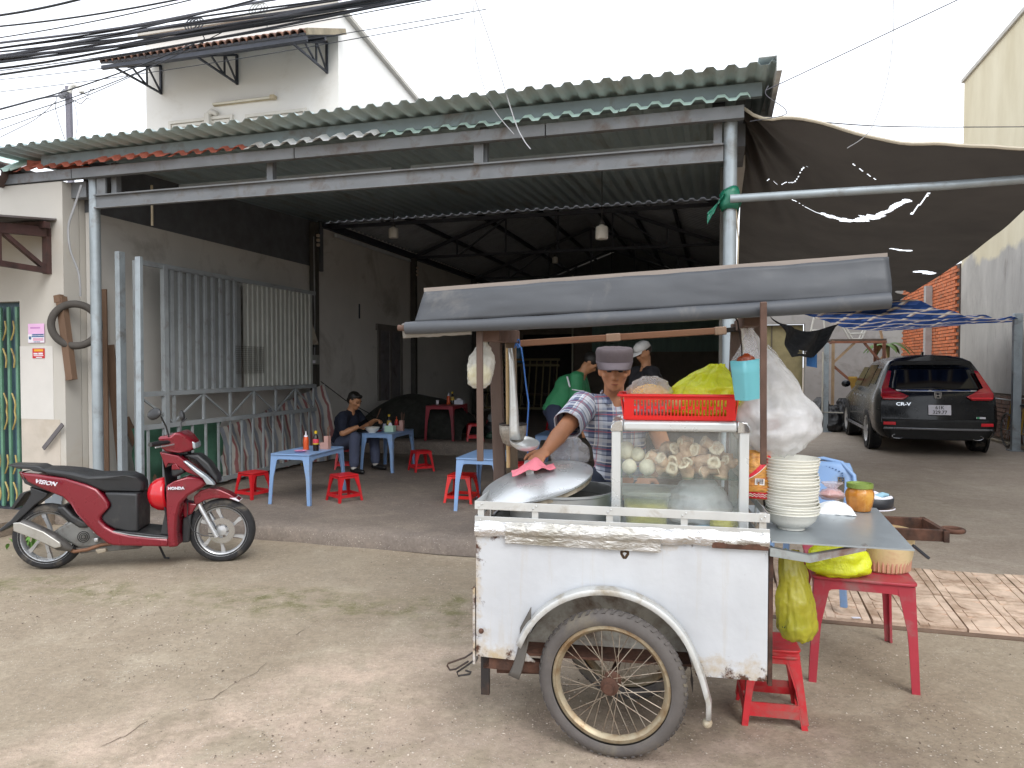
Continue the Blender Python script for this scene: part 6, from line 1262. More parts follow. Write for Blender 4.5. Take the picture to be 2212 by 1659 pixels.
bp('rear_mudguard', Q((265, 720), (400, 775), (390, 800), (300, 870), (160, 1010), (40, 1088), (28, 1068), (120, 990), (230, 850), (270, 780)), M_BLK, .07, bevel=.008)
bp('number_plate', Q((245, 765), (205, 768), (130, 892), (150, 900)), M_BLK, .09, bevel=.003); bp('tail_lamp', Q((180, 596), (210, 600), (240, 660), (225, 690), (200, 640)), M('tail_red', '#5c1018', .15, coat=.5), .07, bevel=.01)
mb = MB(); mb.tube([(*q(545, 840), .07)[::1], (*q(600, 960), .07)], .03, 12); mb.v = [Vector((p.x, p.z, p.y)) for p in mb.v]; mb.build('shock_spring', M_BLK, bike)
x0, z0 = q(420, 672); text('lettering', 'VISION', .042, M_PAPER, bike, (x0 + .01, -.166, z0), (R(90), R(9), R(-9)), sx=1.2, shear=.25, ext=.006)
x0, z0 = q(1420, 720); text('lettering', 'HONDA', .024, M_PAPER, bike, (x0, -.194, z0), (R(90), R(3), R(18)), sx=1.25, bold=.001, ext=.014)
hx, hz = q(1270, 790); hm = thing('helmet', 'red open-face helmet hanging inside the scooter leg shield', 'helmet', Vector((-3.51, 5.41, 0)) + Matrix.Rotation(R(9.3), 3, 'Z') @ Vector((hx, -.05, hz)), R(9.3))
HM = Matrix.Rotation(R(-95), 3, 'Y')
mb = MB(); mb.lathe([(.122, -.03), (.128, 0), (.12, .05), (.095, .09), (.05, .115), (.001, .122)], 32, (.02, 0, 0), HM); mb.build('shell', M('helmet_red', '#c01522', .2, var=.03, bump=0, coat=.5), hm, 60, solid=.006)
mb = MB(); mb.lathe([(.112, -.03), (.11, .03), (.08, .08), (.001, .1)], 24, (.02, 0, 0), HM); mb.build('lining', M('helmet_lining', '#1d1d1f', .9), hm, 60); mb = MB(); mb.tube([(.03, -.08, -.05), (.05, -.1, -.13), (.06, -.09, -.2)], .006, 5); mb.build('strap', M_BLK, hm)
# ================================================================== plastic tables and stools
def legs_frame(W, D, H, splay, lw, apron, arch, foot=None):
    """four tapered L-section legs under aprons with arched lower edge"""
    parts = []
    for sx in (-1, 1):
        for sy in (-1, 1):
            mb = MB(); n = 7; vs = []
            for i in range(n + 1):
                t = i / n; z = H * (1 - t); w_ = lw * (1.55 - .75 * min(1, t * 2.2)) if t < .45 else lw * (.8 - .18 * (t - .45))
                ox, oy = sx * (W / 2 + splay * t), sy * (D / 2 + splay * t); th = .012
                ring = [(0, 0), (-w_, 0), (-w_, -th), (-th, -th), (-th, -w_), (0, -w_)]
                vs += [Vector((ox + sx * a, oy + sy * b, z)) for a, b in ring]
            mb.add(vs, [(6 * i + j, 6 * i + (j + 1) % 6, 6 * i + 6 + (j + 1) % 6, 6 * i + 6 + j) for i in range(n) for j in range(6)] + [tuple(range(6)), tuple(6 * n + k for k in range(6))]); parts.append(mb)
    return parts
def apron_mb(L, H, h, drop, t=.01, n=14):
    mb = MB()
    for i in range(n + 1):
        a = i / n; x = (a - .5) * L; e = abs(a - .5) * 2; lo = H - h - drop * max(0, (e - .62) / .38) ** 2
        mb.v += [Vector((x, -t / 2, H)), Vector((x, t / 2, H)), Vector((x, t / 2, lo)), Vector((x, -t / 2, lo))]
    mb.f = [(4 * i + j, 4 * i + (j + 1) % 4, 4 * i + 4 + (j + 1) % 4, 4 * i + 4 + j) for i in range(n) for j in range(4)] + [(0, 1, 2, 3), tuple(4 * n + k for k in range(4))]; return mb
def make_table(name, label, mat, loc, rz, W=.43, D=.74, H=.51, group=None):
    t = thing(name, label, 'table', loc, rz, group)
    mb, ring, m_ = rbox(W + .02, D + .02, .014, .03, 1, 1); mb.f.append(tuple(m_ + i for i in range(m_))); mb.build('tabletop', mat, t, 40, loc=(0, 0, H - .008), bevel=.004)
    for m in legs_frame(W, D, H - .01, .022, .05, .05, 0): m.build('leg', mat, t, 40)
    for sy in (-1, 1): apron_mb(W - .04, H - .006, .045, .06).build('apron', mat, t, 40, loc=(0, sy * (D / 2 - .006), 0))
    for sx in (-1, 1): apron_mb(D - .04, H - .006, .045, .06).build('apron', mat, t, 40, loc=(sx * (W / 2 - .006), 0, 0), rot=(0, 0, R(90)))
    return t
def make_stool(name, label, mat, loc, rz, W=.215, H=.27, rails=True, group=None):
    t = thing(name, label, 'stool', loc, rz, group)
    mb, ring, m_ = rbox(W + .02, W + .02, .014, .03, .97, 1); mb.f.append(tuple(m_ + i for i in range(m_))); mb.build('seat', mat, t, 40, loc=(0, 0, H - .01), bevel=.005)
    for m in legs_frame(W, W, H - .008, .034, .036, .03, 0): m.build('leg', mat, t, 40)
    for k in range(4):
        a = R(90 * k); apron_mb(W - .02, H - .006, .025, .055).build('apron', mat, t, 40, loc=(math.sin(a) * (W / 2 - .004), -math.cos(a) * (W / 2 - .004), 0), rot=(0, 0, a))
        if rails:
            e = W / 2 + .034 * .74; mb = MB(); mb.bar((-e + .02, 0, .062), (e - .02, 0, .062), .008, .032); mb.build('rung', mat, t, 0, loc=(math.sin(a) * (e - .004), -math.cos(a) * (e - .004), 0), rot=(0, 0, a))
    return t
M_BLUEP = M('blue_plastic', '#7c9bc4', .4, var=.07, scale=4, bump=.03, dirt='#8796a8', dirt_amt=.25, dscale=4)
M_REDP = M('stool_red', '#bf1c24', .38, var=.08, bump=.03, dirt='#9a3a3a', dirt_amt=.2, dscale=6); M_REDO = M('faded_red', '#a8303e', .5, var=.1, scale=4, bump=.05, dirt='#8b6f6b', dirt_amt=.35, dscale=5); M_DKRED = M('maroon_plastic', '#8a2633', .45, var=.1, dirt='#5a3135', dirt_amt=.25)
TR = R(-14)
def corner(fl, W=.43, D=.74): return Vector((fl[0], fl[1], fl[2])) + Matrix.Rotation(TR, 3, 'Z') @ Vector((W / 2, D / 2, 0))
tA = make_table('low_table', 'low blue plastic table with sauces nearest the scooter', M_BLUEP, corner((-2.46, 7.3, .13)), TR)
tB = dup(tA, corner((-1.99, 9.5, .13)), TR, 'low blue plastic table where the diner is eating')
tC = dup(tA, corner((-.54, 6.95, .13)), TR, 'low blue plastic table just left of the cart post')
tD = dup(tA, corner((.3, 9.2, .13)), TR, 'low blue plastic table seen behind the vendor arm')
for t in (tA, tB, tC, tD): t['group'] = 'low blue plastic tables'
tE = make_table('dining_table', 'maroon plastic table with sauces on the raised inner floor', M_DKRED, corner((-1.39, 11.6, .33), .46), TR, W=.46, D=.76, H=.56)
tF = make_table('low_table', 'dusty red plastic table carrying a basin right of the cart', M_REDO, Vector((1.785, 3.72, .0)), R(-18), W=.44, D=.66, H=.51)
s1 = make_stool('stool', 'bright red plastic stool beside the scooter front wheel', M_REDP, Vector((-2.78, 7.68, .13)), R(-30), group='red plastic stools')
for px, Y, x, rz, lb, z in ((0, 7.5, -1.76, .75, 'red plastic stool in front of the low table with sauces', .13), (0, 9.85, -2.3, .2, 'dull red stool under the seated diner', .13), (0, 9.6, -1.22, .5, 'red plastic stool right of the diner table', .13), (0, 11.6, -.6, .1, 'maroon stool on the inner floor right of the maroon table', .33), (0, 12.2, -.3, .3, 'bright red stool at the back behind the cart post', .33), (0, 12.6, .75, .2, 'red stool far behind the vendor arm', .33), (0, 8.4, .1, .4, 'red stool half hidden behind the blue table by the cart', .13)):
    dup(s1, Vector((x, Y, z)), rz, lb)
s5 = make_stool('stool', 'glossy red square stool in front of the blue table by the cart', M('stool_red2', '#d11f1b', .3, var=.05, bump=.02), Vector((-.52, 7.45, .13)), R(-14), W=.24, H=.28, group='red plastic stools')
s9 = make_stool('stool', 'dusty red stool standing under the right end of the cart', M('stool_red3', '#b8222a', .5, var=.12, bump=.06, dirt='#8f5f57', dirt_amt=.4, dscale=8), Vector((1.14, 3.13, .0)), R(-12), W=.2, H=.3, group='red plastic stools')
s10 = dup(s9, Vector((1.14, 3.13, .028)), R(-11), 'upper of two nested dusty red stools under the right end of the cart')
# condiments
M_OR = M('sauce_orange', '#c9501f', .35, var=.06); M_SOY = M('soy_dark', '#1d1412', .12, var=.1, bump=0); M_CAP = M('cap_yellow', '#c9a92e', .4); M_PKP = M('plate_pink', '#d995b5', .4, var=.05)
def sauce(loc, lb, s=1., m=None):
    o = thing('sauce_bottle', lb, 'bottle', loc); mb = MB(); mb.lathe([(.001, 0), (.03 * s, 0), (.032 * s, .01), (.028 * s, .05), (.031 * s, .09), (.024 * s, .135 * s), (.02 * s, .14 * s), (.001, .14 * s)], 18); mb.build('body', m or M_OR, o, 60)
    mb = MB(); mb.lathe([(.021 * s, .138 * s), (.021 * s, .152 * s), (.007, .158 * s), (.003, .2 * s), (.001, .2 * s)], 14); mb.build('nozzle', M_PAPER if s > .95 else M_OR, o, 60)
def soy(loc, lb, lm):
    o = thing('soy_bottle', lb, 'bottle', loc); mb = MB(); mb.lathe([(.001, 0), (.03, 0), (.031, .12), (.026, .145), (.013, .17), (.012, .185), (.001, .185)], 18); mb.build('body', M_SOY, o, 60)
    mb = MB(); mb.lathe([(.0315, .075), (.0315, .125)], 18); mb.build('label', lm, o, 60); mb = MB(); mb.lathe([(.0318, .07), (.0318, .082)], 18); mb.build('label_band', M_CAP, o, 60); mb = MB(); mb.lathe([(.014, .18), (.016, .185), (.016, .21), (.001, .212)], 14); mb.build('cap', M_CAP, o, 60)
def plate(loc, lb, m):
    o = thing('sauce_dish', lb, 'dish', loc); mb = MB(); mb.lathe([(.001, .003), (.035, .003), (.062, .018), (.064, .018), (.037, 0), (.001, 0)], 24); mb.build('dish', m, o, 60); mb = MB(); mb.ell((0, 0, .008), (.035, .03, .008), 12); mb.build('chillies', M('chilli_mix', '#a5432a', .6, var=.5, scale=60), o, 180)
def onT(t, x, y, H=.51): return t.location + Matrix.Rotation(t.rotation_euler.z, 3, 'Z') @ Vector((x, y, 0)) + Vector((0, 0, H + .006))
sauce(onT(tA, -.03, .0), 'orange chilli sauce bottle on the table nearest the scooter'); soy(onT(tA, .12, -.06), 'dark soy bottle with red label on the table nearest the scooter', M('label_red', '#c9404e', .5, var=.4, scale=30)); plate(onT(tA, .02, -.2), 'pink dish of chillies on the table nearest the scooter', M_PKP)
M_CUP = M('chopstick_cup', '#b08a80', .5, var=.08); M_STK = M('chopstick', '#5b3f30', .6)
def holder(loc, rz, lb):
    o = thing('chopstick_holder', lb, 'holder', loc, rz); mb = MB(); mb.bb(-.05, .05, -.03, .03, 0, .07); mb.bb(.0, .05, -.03, .03, .07, .14); mb.build('box', M_CUP, o, 0)
    for k in range(6): mb = MB(); a = random.uniform(-.02, .02); mb.tube([(.02 + .008 * (k % 3), .015 - .01 * (k % 2), .06), (.02 + a + .008 * (k % 3), .02, .23 + .02 * (k % 2))], .0025, 5); mb.build('chopstick', M_STK, o)
holder(onT(tA, .13, .12), TR, 'pinkish chopstick holder on the table nearest the scooter'); holder(onT(tB, .13, .1), TR, 'pinkish chopstick holder on the diner table')
soy(onT(tB, -.1, .25), 'dark soy bottle with gold label on the diner table', M('label_gold', '#b59a4a', .5)); sauce(onT(tB, 0, .28), 'red sauce bottle on the diner table', .9, M('sauce_red', '#b8262a', .35))
o = thing('tissue_box', 'pale green tissue box on the diner table', 'tissue box', onT(tB, .06, -.08), TR); mb = MB(); mb.bb(-.065, .065, -.05, .05, 0, .08); mb.build('box', M('pale_green', '#b4d3bd', .6, var=.05), o, 0, bevel=.004); mb = MB(); mb.grid(8, 8, lambda a, b: ((a - .5) * .06 * (1 - .4 * b), .01 * math.sin(a * 9), .08 + .045 * b * (1 - (a - .5) ** 2))); mb.build('tissue', M_PAPER, o, 180)
plate(onT(tB, -.1, -.12), 'red dish of herbs beside the tissue box', M('dish_red', '#b32a2c', .4))
o = thing('noodle_bowl', 'white noodle bowl in front of the seated diner', 'bowl', onT(tB, -.12, -.26)); mb = MB(); mb.lathe([(.001, .006), (.045, .006), (.05, 0), (.053, .01), (.08, .03), (.103, .072), (.1, .072), (.07, .03), (.001, .02)], 32); mb.build('bowl_shell', M_BOWL, o, 50); mb = MB(); mb.lathe([(.001, .062), (.09, .058)], 24); mb.build('soup', M('soup_dark', '#6b5a3b', .3, var=.4, scale=30), o, 0)
o = thing('spoon_jar', 'small pale jar beside the soy bottle on the diner table', 'jar', onT(tB, -.1, .1)); mb = MB(); mb.lathe([(.001, 0), (.03, 0), (.03, .04), (.022, .07), (.02, .09), (.001, .09)], 16); mb.build('body', M('pale_jar', '#c3c8de', .3), o, 60)
sauce(onT(tE, -.01, .1, .56), 'orange sauce bottle on the maroon table'); soy(onT(tE, .06, .1, .56), 'dark soy bottle on the maroon table', M('label_gold', '#b59a4a', .5))
o = thing('tissue_box', 'white tissue box at the right end of the maroon table', 'tissue box', onT(tE, .16, .15, .56), TR); mb = MB(); mb.bb(-.08, .08, -.05, .05, 0, .07); mb.build('box', M('box_white', '#c9ccd6', .6), o, 0); mb = MB(); mb.ell((0, 0, .08), (.05, .03, .02), 10); mb.build('tissue', M_PAPER, o, 180)
o = thing('cup', 'small white cup at the left end of the maroon table', 'cup', onT(tE, -.17, .0, .56)); mb = MB(); mb.lathe([(.001, 0), (.02, 0), (.026, .07), (.024, .07), (.018, .005), (.001, .005)], 14); mb.build('cup_shell', M_PAPER, o, 60)
r0 = B(-1.75, 6.1, .33)
for args, sd_, m_, dl, lb in (((.36, .3, .3), 51, M('bag_dark', '#23282a', .35, var=.2), (0, 0, 0), 'bulging black plastic bag left of the maroon table'), ((.3, .24, .2), 53, film('grey_film', '#b5bcbd', .8), (.05, -.05, .26), 'whitish plastic bag lying on top of the black one'), ((.3, .2, .13), 55, film('sage_film', '#5f8d78', .85), (.02, -.25, 0), 'small green plastic bag in front of the black one')):
    tag(bagmesh(*args, PK, seed=sd_).build('refuse_bag', m_, None, 180, loc=r0 + Vector(dl)), lb, 'plastic bag')
# blue plastic chair behind the bowls
ch = thing('plastic_chair', 'blue plastic chair with a perforated back behind the stack of bowls', 'chair', B(2.35, -.1, .07) + Vector((.05, -.35, .0)), R(-35))
mb = MB(); mb.grid(20, 12, lambda a, b: ((a - .5) * .42 * (1 - .25 * (2 * abs(a - .5)) ** 3 * 0), .19 + .05 * math.cos((a - .5) * 3) * -1 + .12 * b, .44 + .38 * b)); mb.f = [f for i, f in enumerate(mb.f) if not ((i % 20) in (3, 4, 15, 16) and 2 < i // 20 < 9)]
mb.v = [Vector((p.x * (1 - .22 * max(0, (p.z - .66) / .16) ** 2), p.y, p.z - .07 * max(0, abs(p.x) - .1) * (p.z - .5) * 9 * .3)) for p in mb.v]; mb.build('backrest', M_BLUEP, ch, 60, solid=.008)
P_ = [(-.215, .17, .44), (-.225, .21, .6), (-.2, .26, .74), (-.12, .29, .815), (0, .3, .835), (.12, .29, .815), (.2, .26, .74), (.225, .21, .6), (.215, .17, .44)]; mb = MB(); mb.tube(P_, .014, 8); mb.build('back_rim', M_BLUEP, ch, 60)
mb = MB()
for i in range(14):
    for j in range(4): mb.box((-.13 + i * .02, .277 - abs(i - 6.5) * .001 + (j - 3) * .007, .79 - j * .018 - (abs(i - 6.5) ** 2) * .0009), (.008, .014, .007))
mb.build('perforation', M('perforation_dark', '#4b6a93', .7), ch, 0)
mb = MB(); mb.grid(10, 10, lambda a, b: ((a - .5) * .43, (b - .5) * .42, .42 - .02 * math.sin(a * 3.14) * math.sin(b * 3.14))); mb.build('seat', M_BLUEP, ch, 60, solid=.008)
for sx in (-1, 1):
    for sy in (-1, 1): mb = MB(); mb.bar((sx * .2, sy * .19, .42), (sx * .235, sy * .235, 0), .04, .03); mb.build('leg', M_BLUEP, ch, 0, bevel=.005)
    mb = MB(); mb.tube([(sx * .22, .19, .6), (sx * .245, .05, .62), (sx * .245, -.15, .6), (sx * .22, -.2, .42)], .016, 8); mb.build('armrest', M_BLUEP, ch)
# on the red table: basin, bags, rusty grate, black tub with towel
o = thing('plastic_basin', 'cream ribbed plastic basin on the dusty red table', 'basin', Vector((1.88, 3.6, .516))); mb = MB(); mb.lathe([(.001, 0), (.105, 0), (.112, .01), (.117, .07), (.119, .075), (.125, .085), (.135, .2), (.138, .2), (.128, .08), (.108, .015), (.001, .012)], 48); mb.build('shell', M('cream_plastic', '#d2bd92', .45, var=.05, dirt='#b8846c', dirt_amt=.25, dscale=6), o, 60)
for k in range(36): a = 6.283 * k / 36; mb = MB(); mb.bar((.1135 * math.cos(a), .1135 * math.sin(a), .008), (.1185 * math.cos(a), .1185 * math.sin(a), .072), .009, .006); mb.build('rib', M('rib_pink', '#c08f78', .5, var=.1), o, 0)
o = thing('lime_bag', 'yellow-green plastic bag lying on the dusty red table under the shelf', 'plastic bag', Vector((1.6, 3.5, .516)), R(-10)); bagmesh(.3, .22, .2, [(0, .65), (.15, 1), (.5, .95), (.8, .6), (1, .4)], seed=61, cr=.12).build('film', M_LIME, o, 180)
o = thing('olive_bag', 'long olive yellow plastic bag hanging from the cart corner', 'plastic bag', at(1722, 1382, 2.86), 0); bagmesh(.165, .12, .36, [(0, .5), (.05, .8), (.15, 1), (.4, .97), (.7, .72), (1, .5)], 70, 56, seed=63, cr=.14, folds=5, lean=(-.035, 0)).build('film', film('olive_film', '#d0ca3a', .72, .22, .35, 12, .35), o, 180); mb = MB(); mb.ell((-.02, 0, .06), (.06, .045, .05), 16); mb.build('contents', M('greens', '#46541f', .8, var=.3), o, 180)
gt = thing('rusty_grate', 'rusty iron frame with a ring handle resting on the basin', 'iron frame', Vector((1.94, 3.58, .728)), R(-12))
for a, b in (((-.2, -.14, 0), (.17, -.14, 0)), ((-.2, .14, 0), (.17, .14, 0)), ((-.19, -.14, 0), (-.19, .14, 0)), ((.16, -.17, 0), (.16, .17, 0))): mb = MB(); mb.bar(a, b, .025, .055); mb.build('frame_bar', M_RUSTY, gt, 0, bevel=.003)
mb = MB(); mb.tube([(.245 + .045 * math.cos(t), .0 + .045 * math.sin(t), .0) for t in [6.283 * k / 24 for k in range(24)]], .012, 8, closed=True); mb.bar((.17, 0, 0), (.2, 0, 0), .02); mb.build('ring_handle', M_RUSTY, gt, 60)
o = thing('black_tub', 'shallow black tub holding a folded towel behind the side shelf', 'tub', Vector((1.95, 3.88, .775))); mb = MB(); mb.lathe([(.001, 0), (.1, 0), (.108, .01), (.112, .055), (.108, .058), (.1, .015), (.001, .01)], 40); mb.build('shell', M('tub_black', '#2f3136', .4, var=.08), o, 60); mb = MB(); mb.lathe([(.112, -.004), (.118, -.002), (.116, .003)], 40); mb.build('rim', M_PAPER, o, 60)
o2 = thing('towel', 'white and pale blue towel folded in the black tub', 'towel', Vector((1.95, 3.88, .8)))
for k, (y, m_) in enumerate(((-.05, M_PAPER), (-.015, M('towel_blue', '#8fb4c4', .95)), (.02, M_PAPER), (.05, M('towel_blue', '#8fb4c4', .95)))):
    mb = MB(); mb.tube([(-.09 + .03 * i, y + .012 * math.sin(i * 1.3 + k), .028 + .012 * math.sin(i * 1.1 + 2 * k)) for i in range(7)], [.012, .02, .022, .021, .022, .02, .012], 10, sq=.8); mb.build('fold', m_, o2, 180)
mb = MB(); kp = at(1972, 1178, 2.98); mb.bar(Vector(), at(2006, 1206, 2.98) - kp, .018, .012); tag(mb.build('knife_handle', M('handle_black', '#2a2c33', .5), None, 0, loc=kp, bevel=.003), 'black knife handle sticking out below the side shelf corner', 'knife')
mb = MB(); mb.grid(4, 4, lambda a, b: (a * .05, b * .03, .006 * N3((a, b, 0), 4) + .004)); tag(mb.build('litter_scrap', M_PAPER, None, 0, loc=at(1843, 1352, 4.24) * Vector((1, 1, 0)) + Vector((0, 0, .03))), 'scrap of white litter at the tiled pavement edge', 'litter')
# small weed by the doorstep
random.seed(3); wd_ = thing('weed', 'small green weed growing at the doorstep behind the scooter', 'plant', Vector((-4.15, 6.0, 0)))
for k in range(26):
    a = random.random() * 6.28; L = random.uniform(.08, .2); mb = MB(); mb.grid(2, 5, lambda s, t: (math.cos(a) * L * .55 * t - math.sin(a) * (s - .5) * .03 * math.sin(t * 3 + .1), math.sin(a) * L * .55 * t + math.cos(a) * (s - .5) * .03 * math.sin(t * 3 + .1), L * (t - .35 * t * t))); mb.build('leaf', M('weed_green', '#5f8a3c', .7, var=.25), wd_, 180, loc=(random.uniform(-.12, .12), random.uniform(-.05, .1), 0))
# ================================================================== people
M_SKIN = M('skin_tan', '#b57d5b', .55, var=.08, scale=12, bump=.12, bscale=160, rand=0); M_SKIN2 = M('skin_light', '#ab7a58', .55, var=.08, scale=12, rand=0)
M_HAIR = M('hair_black', '#17130f', .55, var=.3, scale=40, bump=.6, bscale=120); M_EYE = M('eye_dark', '#1a1310', .3); M_LIP = M('lips', '#8a4a3c', .55); M_SHOE = M('shoe_black', '#1b1a1b', .4); M_SOCK = M('sock_white', '#c9c6c0', .9)
def head_mb(mb, c, m):
    def e(p, r, n=14): mb.ell(c + m @ Vector(p), r, n, m)
    e((0, .012, .035), (.074, .09, .082)); e((0, -.012, -.02), (.066, .074, .085)); e((0, -.03, -.072), (.045, .05, .038)); e((0, -.06, -.088), (.02, .022, .018))
    for s in (-1, 1): e((s * .042, -.052, -.018), (.024, .026, .022)); e((s * .03, -.07, .022), (.03, .016, .012)); e((s * .074, .012, -.005), (.011, .02, .03)); e((s * .011, -.09, -.03), (.011, .012, .01))
    mb.cap(c + m @ Vector((0, -.078, .012)), .009, c + m @ Vector((0, -.098, -.026)), .014, 10); e((0, -.074, -.058), (.024, .014, .009)); e((0, -.074, -.068), (.02, .014, .008))
def face_parts(c, m, par, off):
    for s in (-1, 1):
        mb = MB(); mb.ell(c + m @ Vector((s * .029, -.0805, .004)) - off, (.0135, .006, .0048), 10, m); mb.build('eye', M_EYE, par, 180)
        mb = MB(); mb.cap(c + m @ Vector((s * .014, -.088, .026)) - off, .0035, c + m @ Vector((s * .046, -.078, .028)) - off, .003, 6); mb.build('eyebrow', M_HAIR, par, 180)
    mb = MB(); mb.ell(c + m @ Vector((0, -.0875, -.0625)) - off, (.021, .004, .0028), 10, m); mb.build('mouth', M_LIP, par, 180)
def hand_mb(mb, w_, d, nrm, side, curl=.5, s=1.):
    """palm from wrist w_ along d; nrm = back of hand; side=+1 thumb towards d x nrm"""
    d = d.normalized(); t = d.cross(nrm).normalized(); nrm = t.cross(d).normalized(); q3 = Matrix((t, d, nrm)).transposed()
    mb.cap(w_, .026 * s, w_ + d * .03, .028 * s, 10); mb.ell(w_ + d * .058 * s, (.041 * s, .048 * s, .016 * s), 14, q3)
    for k, (o, L) in enumerate(((-.03, .058), (-.0105, .075), (.0105, .08), (.03, .07))):
        o *= side; b = w_ + d * .095 * s + t * o * s; c_ = curl; p = b
        for j, f in enumerate((.44, .32, .26)):
            a = c_ * (.5 + .8 * j); v = d * math.cos(a) - nrm * math.sin(a); p2 = p + v * L * f * s + t * o * .06; mb.cap(p, (.0098 - .001 * j) * s, p2, (.0092 - .001 * j) * s, 8); p = p2
    b = w_ + d * .035 * s + t * .034 * side * s; v1 = (d * .6 + t * side * .75 - nrm * .25).normalized(); p = b + v1 * .04 * s; mb.cap(b, .0145 * s, p, .0115 * s, 8); v2 = (d * .9 + t * side * .15 - nrm * .5 * curl).normalized(); mb.cap(p, .0112 * s, p + v2 * .032 * s, .009 * s, 8)
def person(label, base, J, skin, shirt, pants, hm, hands=(), vox=.009, sleeve=.6, infl=.014, name='person'):
    o = thing(name, label, 'person', base); L = lambda k: J[k] - base
    mb = MB(); pe, ch_, nk, hd = L('pelvis'), L('chest'), L('neck'), L('head')
    mb.ell(pe, (.15, .115, .12), 16); mb.cap(pe, .125, ch_, .135, 14); mb.ell(ch_, (.165, .12, .16), 16); mb.cap(ch_ + (nk - ch_) * .7, .08, nk, .056, 12); mb.cap(nk, .054, hd + hm @ Vector((0, .01, -.06)), .052, 12)
    for s in 'RL':
        sh, el, wr_ = L('sh' + s), L('el' + s), L('wr' + s); mb.cap(ch_ + (nk - ch_) * .55, .07, sh, .058, 12); mb.cap(sh, .054, el, .041, 12); mb.cap(el, .041, el.lerp(wr_, .3), .043, 12); mb.cap(el.lerp(wr_, .3), .043, wr_, .028, 12)
        hp, kn_, an = L('hp' + s), L('kn' + s), L('an' + s); mb.cap(hp, .085, kn_, .058, 12); mb.cap(kn_, .056, kn_.lerp(an, .3), .058, 12); mb.cap(kn_.lerp(an, .3), .058, an, .038, 12)
    head_mb(mb, hd, hm)
    for args in hands: hand_mb(mb, L(args[0]), *args[1:])
    blob('body', mb, skin, o, vox, 5)
    face_parts(hd, hm, o, Vector())
    i = infl; mb = MB(); mb.ell(pe + Vector((0, 0, .03)), (.15 + i, .12 + i, .1), 16); mb.cap(pe + Vector((0, 0, .05)), .125 + i, ch_, .135 + i, 14); mb.ell(ch_, (.165 + i, .12 + i, .16), 16); mb.cap(ch_ + (nk - ch_) * .55, .085, nk - (nk - ch_) * .12, .062, 12)
    for s in 'RL':
        sh, el = L('sh' + s), L('el' + s); mb.cap(ch_ + (nk - ch_) * .55, .075, sh, .058 + i, 12)
        if sleeve: mb.cap(sh, .058 + i, sh.lerp(el, sleeve), .052 + i, 14)
    blob('shirt', mb, shirt, o, vox, 4, post=lambda p: p + Vector((.006 * N3(p, 13), .006 * N3(p, 13, 3), .006 * N3(p, 11, 6))))
    mb = MB(); mb.ell(pe - Vector((0, 0, .01)), (.15 + i * .8, .115 + i * .8, .11), 16)
    for s in 'RL': hp, kn_, an = L('hp' + s), L('kn' + s), L('an' + s); mb.cap(hp, .09 + i, kn_, .064 + i, 12); mb.cap(kn_, .064 + i, an.lerp(kn_, .1), .055 + i * .6, 12)
    blob('trousers', mb, pants, o, vox, 4, post=lambda p: p + Vector((.007 * N3(p, 10), .007 * N3(p, 10, 3), .007 * N3(p, 10, 6))))
    for s in 'RL':
        an = L('an' + s); fd = J.get('toe' + s, Vector((0, -1, 0))); sm = MB(); sm.cap(an + Vector((0, 0, -.035)) - fd * .03, .036, an + fd * .15 + Vector((0, 0, -.05)), .03, 12); sm.cap(an + Vector((0, 0, -.035)), .04, an + Vector((0, 0, .0)), .036, 10)
        blob('shoe', sm, M_SHOE, o, .008, 3, post=lambda p, b=an.z: Vector((p.x, p.y, max(p.z, b - .075))))
    return o
V = Vector
def plaid():
    s = NT('plaid_cotton'); o = s.sep(); wob = s.math('MULTIPLY', s.noise(7, 3), .012)
    def st(c, per, ph, wd): f = s.math('FRACT', s.math('ADD', s.math('MULTIPLY', s.math('ADD', c, wob), 1 / per), ph)); return s.math('MULTIPLY', s.ramp(f, 0, .02), s.ramp(f, wd, wd + .02, 1, 0))
    k = s.mix(.0, rgb('#a9b2c4'), rgb('#a9b2c4')); P = .092
    for c in (o[0], o[2]):
        k = s.mix(s.math('MULTIPLY', st(c, P, .1, .34), .62), k, rgb('#2e3a63')); k = s.mix(s.math('MULTIPLY', st(c, P, .55, .2), .55), k, rgb('#d9dbe0')); k = s.mix(s.math('MULTIPLY', st(c, P, .78, .06), .8), k, rgb('#e8e6e4'))
    k = s.mix(s.math('MULTIPLY', st(o[2], P, .98, .06), .7), k, rgb('#b9626c')); k = s.mix(s.math('MULTIPLY', st(o[0], P, .6, .05), .6), k, rgb('#b5626b')); k = s.mix(s.math('MULTIPLY', st(o[2], P, .32, .04), .8), k, rgb('#20284a'))
    s.pbr(k, .9, 0, s.bump(s.noise(16, 4, .6, None, .8), .4, .012), .2); return s.m
M_PLAID = plaid(); M_JEAN = M('jean_dark', '#2b3242', .9, var=.15, bump=.3, bscale=180)
